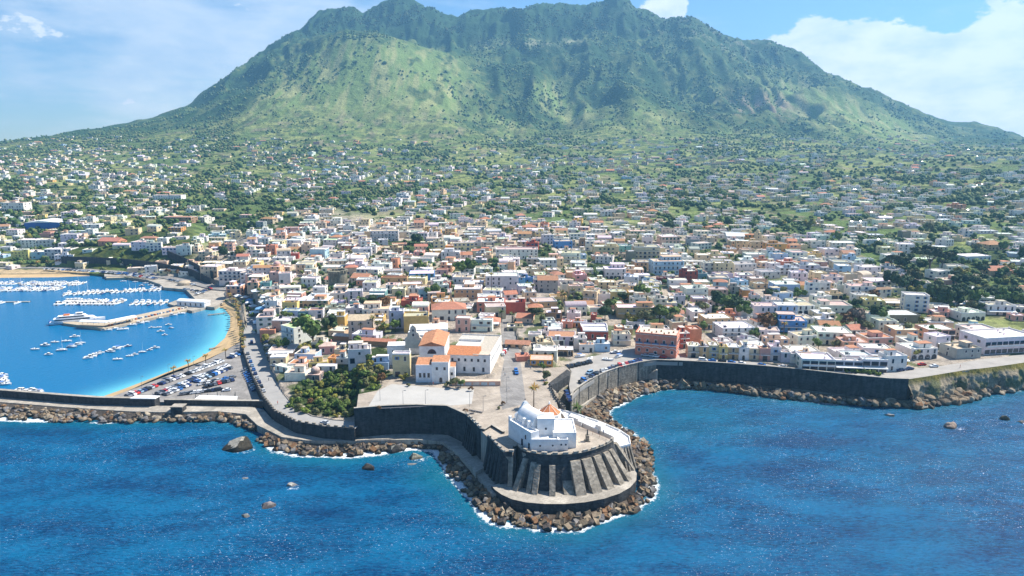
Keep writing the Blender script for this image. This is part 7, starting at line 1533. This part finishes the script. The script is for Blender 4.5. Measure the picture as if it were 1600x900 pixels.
for (x0, y0), (x1, y1), w in (((127, 501), (170, 502.5), 5), ((168, 502.5), (210, 494), 6)):
    a, b = P(x0, y0, 5), P(x1, y1, 5); d = (b - a).normalized(); n2 = Vector((-d.y, d.x, 0)); vs_ = []
    for p in (a, b): vs_ += [p - n2 * w / 2, p + Vector((0, 0, .9)), p + n2 * w / 2, p - n2 * w / 2 - Vector((0, 0, .25)), p + n2 * w / 2 - Vector((0, 0, .25))]
    mb.add(vs_, [(0, 5, 6, 1), (1, 6, 7, 2), (3, 8, 5, 0), (2, 7, 9, 4), (0, 1, 2, 4, 3), (5, 8, 9, 7, 6), (3, 4, 9, 8)])
mb.build('canopy', white, pr); mb = MB()
for k in range(10): q = P(130 + k * 8.6, 503.5 - max(0, k - 4.5) * 1.6, 3); mb.cyl(q.x, q.y - 1, 1.6, 4.9, .12, n=6)
mb.build('canopy_post', metal, pr)
# ferry
fq = P(122, 504, 0); fr = empty('ferry', (fq.x, fq.y, 0), R(24), label='white passenger ferry with dark window bands berthed at the pier canopy', cat='ferry')
fr.scale = (.88, .9, .9)
mb = hull(38, 7.5, 2.6, c=(.78, .78, .78), stripe=(.76, .77, .79)); mb.build('hull', facep, fr)
mb = MB(); mb.box(-16, -3.2, 2.4, 9, 3.2, 4.6, 0, (.78, .78, .78)); mb.add([(9, -3.2, 2.4), (13, -2.4, 2.6), (13, 2.4, 2.6), (9, 3.2, 2.4), (9, -3.2, 4.6), (10.4, -2.4, 4.6), (10.4, 2.4, 4.6), (9, 3.2, 4.6)], [(0, 1, 5, 4), (1, 2, 6, 5), (2, 3, 7, 6), (4, 5, 6, 7)], 0, (.78, .78, .78)); mb.box(-13, -2.8, 4.6, 5, 2.8, 6.4, 0, (.78, .78, .78)); mb.box(-1, -1.8, 6.4, 4, 1.8, 8.0, 0, (.77, .77, .77)); mb.add([(5, -2.8, 4.6), (7.2, -2.3, 4.6), (7.2, 2.3, 4.6), (5, 2.8, 4.6), (5, -2.8, 6.4), (5, 2.8, 6.4)], [(0, 1, 4), (1, 2, 5, 4), (2, 3, 5)], 0, (.78, .78, .78)); mb.build('superstructure', facep, fr)
mb = MB(); mb.box(-15, -3.26, 3.2, 8.5, 3.26, 4.0); mb.box(-12, -2.86, 5.2, 4.6, 2.86, 5.9); mb.box(.2, -1.86, 7.0, 3.95, 1.86, 7.6); mb.box(3.9, -1.6, 7.0, 4.05, 1.6, 7.6); mb.build('window_band', glass, fr)
mb = MB(); mb.box(-15.5, -3.5, 1.55, 12, 3.5, 1.85, 0, (.04, .07, .2)); mb.box(-19.0, -3.0, .2, -18.6, 3.0, 3.4, 0, (.03, .08, .3)); mb.build('blue_band', facep, fr)
mb = MB(); mb.box(-9, -1.2, 6.4, -5, 1.2, 7.4, 0, (.75, .2, .04)); mb.build('funnel', facep, fr); mb = MB(); mb.cyl(1, 0, 8, 11.5, .12, .06, n=6); mb.bar((1, -1.4, 10), (1, 1.4, 10), .1); mb.build('mast', metal, fr)
# curved mole, quay and slipway buildings
inset_sheet('curved_mole', [(166, 434.5), (213, 433), (236, 437), (250, 443), (256, 449), (262, 448), (258, 441), (243, 434), (215, 430.5), (166, 431)], 2.0, MATS['pier_stone'], thick=4, cutland=False)
r = empty('boathouse', label='round roofed brown boathouse on the harbour quay', cat='building'); q = P(283, 447, 2.4); mb = MB(); mb.cyl(q.x, q.y + 6, 2.3, 4, 5.4, n=16); mb.dome(q.x, q.y + 6, 4, 5.4, 2.2); mb.build('shell', MATS['pier_stone'], r)
r = empty('harbour_shed', P(298, 478, 2.4), R(-14), label='long white vaulted shed by the harbour pier root', cat='shed'); mb = MB(); mb.box(-12, 0, -2, 12, 7, 2.6, 0, (.74, .74, .74)); mb.build('wall', plaster, r); mb = MB(); n = 8; mb.add([(x, 3.5 - 3.8 * math.cos(math.pi * i / n), 2.6 + 1.8 * math.sin(math.pi * i / n)) for x in (-12.3, 12.3) for i in range(n + 1)], [(i, i + 1, n + 2 + i, n + 1 + i)[::-1] for i in range(n)] + [tuple(range(n + 1)), tuple(range(n + 1, 2 * n + 2))[::-1]]); mb.build('roof', white, r)
for k in range(5): link('window', WM[4], r, (-9 + k * 4.5, 0, .1))
inset_sheet('slipway_quay', [(262, 474), (300, 486), (322, 480), (335, 476), (300, 470), (275, 469)], 1.8, concrete, thick=4, cutland=False)
# beach strips: real slopes of sand going under the water
def beach(name, inner, outer, zi=2.2):
    A = PP(inner, zi); B = PP(outer, 0); n = len(A); V = []
    for a, b in zip(A, B): V += [tuple(a), tuple(a.lerp(b, .7) + Vector((0, 0, -.15))), tuple(b + Vector((0, 0, .04))), (b.x + (b.x - a.x) * .5, b.y + (b.y - a.y) * .5, -1.4)]
    mb = MB(); mb.add(V, [(4 * i + j, 4 * i + 1 + j, 4 * i + 5 + j, 4 * i + 4 + j) for i in range(n - 1) for j in range(3)]); mb.build(name, sand, kind='structure')
beach('beach', [(172, 622), (210, 606), (262, 583), (320, 563), (350, 549), (374, 534), (383, 520), (384, 503), (378, 487), (366, 474), (352, 468)], [(158, 620.5), (190, 609), (240, 590), (300, 566), (330, 548), (352, 528), (360, 510), (360, 494), (352, 484), (340, 479), (330, 474)], 3.0)
beach('beach', [(-200, 423), (0, 424.5), (90, 424), (135, 424)], [(-200, 434), (0, 434), (90, 433), (140, 431)], 1.4)
inset_sheet('promenade', [(352, 468), (366, 472), (378, 486), (386, 503), (386, 522), (378, 536), (392, 545), (396, 522), (396, 503), (390, 482), (378, 470), (364, 462)], 3.25, paving, thick=3, cutland=False)
for a, b, lab in (((325, 492), (352, 489), 'short wooden jetty at the head of the beach'), ((327, 545), (352, 540), 'low wooden jetty across the narrow beach')):
    A, B = P(*a, .8), P(*b, .8); mb = MB(); mb.bar(A, B, 1.6, .2); [mb.bar(A.lerp(B, t), A.lerp(B, t) - Vector((0, 0, 2)), .2) for t in (0, .3, .6, .9)]; mb.build('jetty', wood, label=lab, cat='jetty')
# harbour-side retaining walls behind the quay road
def Tw(lab, pts, h, m=stone):
    L_ = [G(*p) for p in pts]; mb = MB(); 
    for a, b in zip(L_, L_[1:]):
        d = (b - a); d.z = 0; d.normalize(); n2 = Vector((-d.y, d.x, 0)) * .5; vs_ = [a, b, b + n2, a + n2]; mb.add([tuple(p + Vector((0, 0, -3))) for p in vs_] + [tuple(p + Vector((0, 0, h))) for p in vs_], [(0, 1, 5, 4), (1, 2, 6, 5), (2, 3, 7, 6), (3, 0, 4, 7), (4, 5, 6, 7)])
    r = empty('retaining_wall', label=lab, cat='wall'); mb.build('wall_face', m, r)
Tw('dark retaining wall below the green bluff over the harbour road', [(96, 411), (140, 412), (190, 415), (250, 421), (300, 432), (330, 446)], 6.5); Tw('steep dark retaining wall stepping down beside the cream house', [(262, 404), (290, 414), (318, 430), (334, 442)], 7)
# ------------------------------------------------------------------ rocks
def rock_mesh(seed, block=False, tmpl=None):
    g = np.random.default_rng(seed); v, f = (tmpl or I1)
    if block:
        v = np.array([(x, y, z) for x in (-1, 1) for y in (-1, 1) for z in (-1, 1)], float) * np.array([.8, .62, .55]) + g.normal(0, .07, (8, 3)); f = [(0, 1, 3, 2), (4, 6, 7, 5), (0, 4, 5, 1), (2, 3, 7, 6), (0, 2, 6, 4), (1, 5, 7, 3)]
    else:
        v = v.copy()
        for _ in range(9):      # cut facets
            d = g.normal(0, 1, 3); d /= np.linalg.norm(d); k = g.uniform(.45, .75); s = v @ d; v = v - np.maximum(s - k, 0)[:, None] * d[None]
        v = v * np.array([1.1, .9, .72]); f = f.tolist()
    return v, f
RKV = [rock_mesh(i) for i in range(7)]; RKB = [rock_mesh(20 + i, True) for i in range(4)]
RCOL = [(.21, .155, .10), (.15, .12, .085), (.27, .21, .145), (.095, .08, .07), (.33, .28, .21), (.21, .12, .065), (.18, .17, .165)]
RMESH = {}
def rmesh(k, blk, c):
    if (k, blk, c) not in RMESH:
        v, f = (RKB if blk else RKV)[k]; mb = MB(); mb.add(v.tolist(), f, 0, RCOL[c]); RMESH[(k, blk, c)] = mb.mesh('rock', [rock])
    return RMESH[(k, blk, c)]
cands = []
def strip_rocks(strip, dens, s0, s1, blkf, colw, name):
    for a, b in zip(strip, strip[1:]):
        A0, A1 = P(a[0], a[1], a[2]), P(b[0], b[1], b[2]); B0, B1 = P(a[3], a[4], 0), P(b[3], b[4], 0)
        area = ((A1 - A0).cross(B0 - A0).length + (B1 - B0).cross(A1 - B1).length) / 2; n = int(area * dens)
        for _ in range(n):
            t, u = rnd.random(), rnd.random() * 1.08 - .02; p = A0.lerp(A1, t).lerp(B0.lerp(B1, t), u); mxx = (A0 + A1) / 2
            if not (-40 < mxx.y): continue
            blk = rnd.random() < blkf(p); s = rnd.uniform(s0, s1) * (1.0 if not blk else .95); p.z = p.z * .55 + .35 + rnd.uniform(-.2, .5); cands.append((p, s, blk, rnd.choices(range(7), colw)[0], name))
strip_rocks(STRIP_A, .30, .9, 1.9, lambda p: 0, [4, 3, 3, 3, 3, 2, 5], 'breakwater')
strip_rocks(STRIP_B, .40, .9, 1.75, lambda p: .8 if (p.y < 236 and p.x > -14) or p.x < -45 and p.y < 262 else .12, [4, 4, 4, 3, 2, 3, 2], 'bastion')
strip_rocks([(a, b + .5, c + 1.2, d, e) for a, b, c, d, e in STRIP_B[-8:]], .36, 1.3, 2.6, lambda p: .1, [4, 3, 5, 3, 4, 2, 3], 'bastion')
strip_rocks(STRIP_C, .26, 1.0, 3.6, lambda p: .03, [3, 3, 5, 1, 6, 1, 1], 'cliff')
cands = [c for c in cands if -60 < proj(*c[0])[0] < 1660]; cands.sort(key=lambda c: -c[1] / c[0].length)
print('rocks', len(cands)); rot_ = lambda: (rnd.uniform(-.7, .7), rnd.uniform(-.7, .7), rnd.uniform(0, 6.28))
RN = dict(breakwater='rock heaped along the outside of the harbour breakwater', bastion='rock in the armour heap round the bastion and its walls', cliff='rock at the foot of the tufa cliff')
CN = ['tan', 'dull brown', 'pale tan', 'dark grey', 'cream', 'rusty brown', 'grey']
for p, s, blk, c, nm in cands[:284]:
    o = link('concrete_block' if blk else 'rock', rmesh(rnd.randrange(4 if blk else 7), blk, c), None, p, None, scale=(s, s, s), cat='block' if blk else 'rock', group='armour rocks along the shore'); o.rotation_euler = rot_(); REG.append((o, CN[c] + (' square block ' if blk else ' rock ') + dict(breakwater='in the breakwater heap', bastion='in the shore armour', cliff='under the cliff')[nm], p.x, p.y, 'r'))
mb = MB()
for p, s, blk, c, nm in cands[284:]:
    v, f = (RKB if blk else RKV)[rnd.randrange(4 if blk else 7)]; e = rot_(); mb.M = Matrix.Translation(p) @ Matrix.Rotation(e[2], 4, 'Z') @ Matrix.Rotation(e[0], 4, 'X') @ Matrix.Rotation(e[1], 4, 'Y') @ Matrix.Scale(s, 4); q = rnd.uniform(.8, 1.15); mb.add(v.tolist(), f, 0, tuple(x * q for x in RCOL[c]))
mb.M = None; mb.build('rubble', rock, kind='stuff', label='smaller rocks of the shore armour heaped along walls and breakwater')
# big single rocks in the sea
def stack(px, py, w, h, c, lab, seed, top=None, d=None):
    g = np.random.default_rng(seed); v, f = I2; v = v.copy(); v = v * (1 + .30 * (fbm(v[:, 0] * 2.2 + seed, v[:, 1] * 2.2 + v[:, 2], 3, seed) - .5)[:, None] * 2)
    for _ in range(12): dd = g.normal(0, 1, 3); dd[2] = abs(dd[2]) * .6; dd /= np.linalg.norm(dd); k = g.uniform(.55, .85); s = v @ dd; v = v - np.maximum(s - k, 0)[:, None] * dd[None]
    q = P(px, py, 0); v = v * np.array([w / 2, (d or w * .7) / 2, h]); v[:, 2] -= h * .25; mb = MB(); tri = f.tolist()
    for t in tri:
        zc = v[t][:, 2].mean(); n3 = np.cross(v[t[1]] - v[t[0]], v[t[2]] - v[t[0]]); up = n3[2] / (np.linalg.norm(n3) + 1e-9); cc = c if up < .74 or zc < h * .2 or vn(v[t[0]][0] * .5 + 9, v[t[0]][1] * .5 + 9, seed) < .4 else (top or c); mb.add([tuple(v[i]) for i in t], [(0, 1, 2)], 0, cc)
    mb.build('sea_rock', rock, None, (q.x, q.y, 0), label=lab, cat='rock')
stack(374, 700, 15, 9, (.05, .045, .035), 'big dark sea rock with white streaked top below the concrete platform', 3, (.38, .35, .29)); stack(614, 704, 11.5, 5.5, (.07, .065, .06), 'dark rounded rock with pale top close under the sea wall walkway', 4, (.45, .42, .33)); stack(575, 731, 9, 2.4, (.06, .055, .05), 'low dark flat rock standing off the sea wall', 5, (.15, .13, .10)); stack(649, 716, 8, 3.5, (.33, .30, .22), 'pale tan rock in the foam beside the armour rocks', 6, (.5, .46, .34)); stack(641, 726, 5, 1.0, (.5, .5, .46), 'small low pale rock washed by foam', 7)
stack(456, 758, 5.5, 1.7, (.45, .42, .38), 'small pale rock alone in the open water', 8, (.55, .53, .48)); stack(417, 790, 6, 1.6, (.28, .25, .24), 'low reddish grey rock nearest the camera with foam', 9); stack(384, 806, 4, .8, (.35, .36, .34), 'barely showing rock in foam farthest out to sea', 10); stack(382, 747, 3.5, .6, (.5, .5, .5), 'tiny rock breaking the surface below the big dark rock', 11)
stack(1485, 668, 8, 3, (.34, .26, .2), 'reddish brown rock with foam off the cliff shore', 12, (.42, .33, .26)); stack(1570, 655, 7, 2.6, (.13, .11, .07), 'dark mossy rock off the cliff shore', 13); stack(1596, 660, 5, 1.8, (.2, .17, .14), 'small dark rock at the right edge off the cliff', 14); stack(1391, 649, 5, 1.0, (.45, .4, .36), 'flat pale rock awash off the end of the sea wall', 15); stack(1583, 594, 16, 9, (.36, .33, .27), 'large pale boulder leaning at the foot of the cliff', 16, (.5, .46, .38), d=10); stack(1545, 612, 11, 4, (.3, .26, .2), 'broad tan boulder at the water under the cliff', 17, (.46, .40, .3)); stack(1598, 606, 11, 6, (.34, .3, .24), 'squarish pale boulder half in the water under the cliff', 18, (.48, .44, .35)); stack(468 + 1000, 618, 9, 5, (.25, .22, .18), 'dark cracked boulder between cliff and water', 19)

# ------------------------------------------------------------------ small things on the square and walks
def pole(px, py, z, h, lab_i):
    q = P(px, py, z); r = empty('street_lamp', q, cat='street lamp', group='street lamps on the square and promenade'); mb = MB(); mb.cyl(0, 0, 0, h, .09, .05, n=6); mb.build('pole', metal, r); mb = MB(); mb.bar((0, 0, h), (.9, 0, h + .15), .09); mb.box(.6, -.14, h + .05, 1.3, .14, h + .22); mb.build('lamp_head', metal, r); REG.append((r, 'thin grey street lamp', q.x, q.y, 'h'))
for x, y, z in ((594, 626, ZP), (630, 634, ZP), (665, 633, ZP), (734, 635, ZP), (755, 643, ZP), (791, 612, ZP), (792, 630, ZP), (860, 622, ZP), (222, 608, 3), (264, 588, 3), (303, 575, 3), (449, 608, 7), (430, 560, 5)): pole(x, y, z, 6.5, 0)
bl = mat('bench_stone', (.10, .10, .11), rough=.9)
for i, (a, b, lab) in enumerate((((595, 638), (671, 634.5), 'long dark stone bench along the edge of the square'), ((727, 646), (741, 645), 'short dark bench by the corner of the square wall'), ((733, 640), (754, 644), 'curved dark kerb bench round a small tree'))):
    A, B = P(*a, ZP + .4), P(*b, ZP + .4); r = empty('bench', (A + B) / 2, math.atan2((B - A).y, (B - A).x), label=lab, cat='bench'); L_ = (B - A).length; mb = MB(); mb.box(-L_ / 2, -.35, -.1, L_ / 2, .35, .06); mb.build('seat', bl, r); mb = MB(); [mb.box(-L_ / 2 + k * L_ / 5 - .2, -.25, -.4, -L_ / 2 + k * L_ / 5 + .2, .25, -.1) for k in range(1, 5)]; mb.build('leg', concrete, r)
for x, y, rr_, k in ((592, 640, 3.2, 'brown'), (727, 644, 3.6, 'brown'), (786, 633, 3.4, 'brown'), (779, 640, 2.6, 'olive'), (736, 611, 4.0, 'brown'), (712, 606, 7.5, 'olive'), (720, 607, 6, 'green'), (638, 604, 3.5, 'olive'), (700, 603, 5, 'olive')):
    q = P(x, y, ZP); r = rr_ * depth(*q) / F; tree(0, 0, 0, k, x=q.x, y=q.y, z=ZP, r=r, hk=1.2, group='small trees on the church square')
def person_mesh(shirt, legs_):
    mb = MB(); sk = (.45, .28, .2)
    def tube(pts, c):
        n = 8; vs_ = []
        for x, y, z, r_, r2 in pts: vs_ += [(x + r_ * math.cos(2 * math.pi * i / n), y + r2 * math.sin(2 * math.pi * i / n), z) for i in range(n)]
        k = len(pts); fs = [(j * n + i, j * n + (i + 1) % n, (j + 1) * n + (i + 1) % n, (j + 1) * n + i) for j in range(k - 1) for i in range(n)] + [tuple(range(n))[::-1], tuple(range((k - 1) * n, k * n))]; mb.add(vs_, fs, 0, c)
    for s, o in ((-1, .14), (1, -.12)): tube([(s * .09, o, .0, .05, .11), (s * .09, o, .08, .045, .05), (s * .1, o * .4, .5, .06, .06), (s * .09, 0, .9, .10, .10)], legs_)
    tube([(0, 0, .82, .16, .11), (0, 0, 1.0, .15, .10), (0, 0, 1.3, .20, .12), (0, 0, 1.42, .20, .09), (0, 0, 1.48, .06, .06)], shirt); tube([(0, 0, 1.46, .05, .05), (0, .0, 1.54, .05, .055), (0, .01, 1.60, .08, .09), (0, .01, 1.70, .085, .10), (0, 0, 1.78, .04, .05)], sk); tube([(0, -.02, 1.67, .09, .105), (0, -.01, 1.75, .075, .09), (0, 0, 1.80, .02, .03)], (.05, .03, .02))
    for s in (-1, 1): tube([(s * .26, .05 * s, .80, .03, .03), (s * .25, .02 * s, 1.05, .04, .04), (s * .22, 0, 1.38, .055, .06)], shirt)
    return mb.mesh('person', [facep])
PM = [person_mesh((.7, .7, .7), (.03, .04, .08)), person_mesh((.05, .06, .1), (.05, .05, .06)), person_mesh((.5, .08, .05), (.3, .28, .25)), person_mesh((.1, .2, .4), (.04, .05, .1))]
PL = ['white shirt and dark trousers', 'dark clothes', 'red shirt and pale trousers', 'blue shirt and dark trousers']
for i, (x, y, z, wh) in enumerate(((789, 587, ZP, 'by the convent end wall'), (787, 579, ZP, 'by the convent end wall'), (850, 600, ZP, 'on the paved square near the palm'), (829, 577, ZP, 'below the low cafe'), (851, 598, ZP, 'on the paved square near the palm'), (671, 603, ZP, 'before the convent door'), (677, 602, ZP, 'before the convent door'), (943, 678, 14.6, 'on the path beside the white terraces'), (936, 677, 12.9, 'on the white terraces'), (420, 595, 6.4, 'walking on the coast road'), (434, 632, 7.2, 'walking on the coast road'), (239, 619, 3, 'at the beach end of the car park'), (937, 582, 12.4, 'by the curved sea wall'), (1258, 583, 12.4, 'on the seafront pavement'), (1500, 575, 12.4, 'on the cliff road'))):
    q = P(x, y, z); o = link('person', PM[i % 4], None, q, rnd.uniform(0, 6), cat='person', group='people walking'); REG.append((o, 'person in ' + PL[i % 4] + ' ' + wh, q.x, q.y, 'p'))
# boats laid up on land on the seafront square
for x, y, a, k in ((907, 558, 20, 3), (922, 562, 60, 2), (950, 563, -20, 2), (962, 552, 10, 1), (968, 558, 40, 3)):
    q = P(x, y, 12.4); o = boat(0, 0, a, k, .9, 'laid up on the seafront square', 'boats laid up on the square', q=q); o.location.z = 12.65
# retaining block beside the lower yard
r = empty('yard_wall', label='dark sided ramp wall between the church square and the lower car yard', cat='wall'); mb = MB(); mb.prism([(p.x, p.y) for p in PP([(862, 603), (890, 586), (891, 580), (886, 577), (858, 598)], ZP + .8)], 11.5, ZP + .8); mb.build('wall_face', stone, r)
mb = MB(); L_ = [P(*p, ZP) for p in ((859, 605), (864, 612), (868, 622), (877, 632), (884, 639))]; A_, n__ = wallstrip(mb, L_, ZP + .6, L_, 11, .5, inside=-1); o = empty('edge_parapet', label='crenellated edge wall of the square above the sunken car yard', cat='wall'); mb.build('wall_face', stone_pale, o); merlons(A_, n__, ZP + .6, 1.3, .5, 1.4, .5, stone, o)

# ------------------------------------------------------------------ labels that single each thing out
LM = [('pink palazzo', 1030, 548), ('white convent', 720, 580), ('round stone tower', 525, 450), ('beachside car park', 330, 595), ('orange church', 1170, 377), ('square stone tower', 1415, 374), ('plain tower house', 1430, 488), ('clifftop hotel', 1575, 552), ('pink church dome', 430, 430), ('harbour pier root', 305, 470), ('blue sports hall', 66, 357), ('long red house', 790, 488), ('ochre hotel', 995, 498), ('slope garden', 535, 615), ('bright blue villa', 1238, 518), ('seafront restaurants', 1340, 580), ('long tiled shed', 590, 540), ('white church', 850, 690), ('ferry', 122, 500), ('big sea rock', 374, 700), ('terrace house row', 1165, 566), ('white apartment block', 600, 378), ('curved sea wall', 960, 585), ('green bluff', 190, 400)]
LMW = [(n, G(x, y)) for n, x, y in LM]
ORD = ['nearest', 'second nearest', 'third nearest', 'fourth nearest', 'fifth nearest', 'sixth nearest', 'seventh nearest', 'eighth nearest', 'ninth nearest', 'tenth nearest', 'eleventh nearest', 'twelfth nearest'] 
UN = ['', 'thir', 'four', 'fif', 'six', 'seven', 'eigh', 'nine']
ORD += [u + 'teenth nearest' for u in UN[1:]] + ['twentieth nearest'] + ['twenty-%s nearest' % u for u in ('first', 'second', 'third', 'fourth', 'fifth', 'sixth', 'seventh', 'eighth', 'ninth')] + ['thirtieth nearest'] + ['thirty-%s nearest' % u for u in ('first', 'second', 'third', 'fourth', 'fifth', 'sixth', 'seventh', 'eighth', 'ninth')]
def label_all():
    groups = {}
    looks = {}
    for it in REG: looks.setdefault(it[1], []).append(it)
    for lk, its in looks.items():
        if len(its) == 1 and len(lk.split()) >= 4: its[0][0]['label'] = lk; continue
        for o, _, x, y, g in its:
            D = sorted(LMW, key=lambda l: math.hypot(l[1].x - x, l[1].y - y)); n, p = D[0]; dx, dy = x - p.x, y - p.y; rel = ('inland of' if dy > 0 else 'seaward of') if abs(dy) > abs(dx) else ('harbour side of' if dx < 0 else 'cliff side of')
            if (g != 'r' and len(lk.split()) > 7) or (g == 'r' and len(lk.split()) > 6 and n.count(' ') > 1): n, rel = 'white church', ''; dx, dy = x - LMW[17][1].x, y - LMW[17][1].y
            groups.setdefault((lk, rel, n), []).append((math.hypot(dx, dy), o))
    for (lk, rel, n), L_ in groups.items():
        L_.sort(key=lambda q: q[0])
        for i, (d, o) in enumerate(L_): o['label'] = lk + ', ' + (ORD[i] + ' ' if len(L_) > 1 or not rel else '') + (rel + ' ' if rel else '') + 'the ' + n
label_all()
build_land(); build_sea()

# ------------------------------------------------------------------ air
hz = bpy.data.meshes.new('haze'); mb = MB(); mb.box(-6000, -2500, -15.5, 6000, 4780, 1000); me = mb.mesh('haze', []); hm = bpy.data.materials.new('haze_air'); hm.use_nodes = True; nt = hm.node_tree
nt.nodes.remove(nt.nodes['Principled BSDF']); pv_ = nt.nodes.new('ShaderNodeVolumePrincipled'); pv_.inputs['Color'].default_value = (.26, .62, 1.0, 1); pv_.inputs['Density'].default_value = HAZE; pv_.inputs['Anisotropy'].default_value = .2
nt.links.new(pv_.outputs[0], nt.nodes['Material Output'].inputs['Volume']); me.materials.append(hm); link('haze', me, kind='stuff', label='thin blue haze that pales the far mountain')
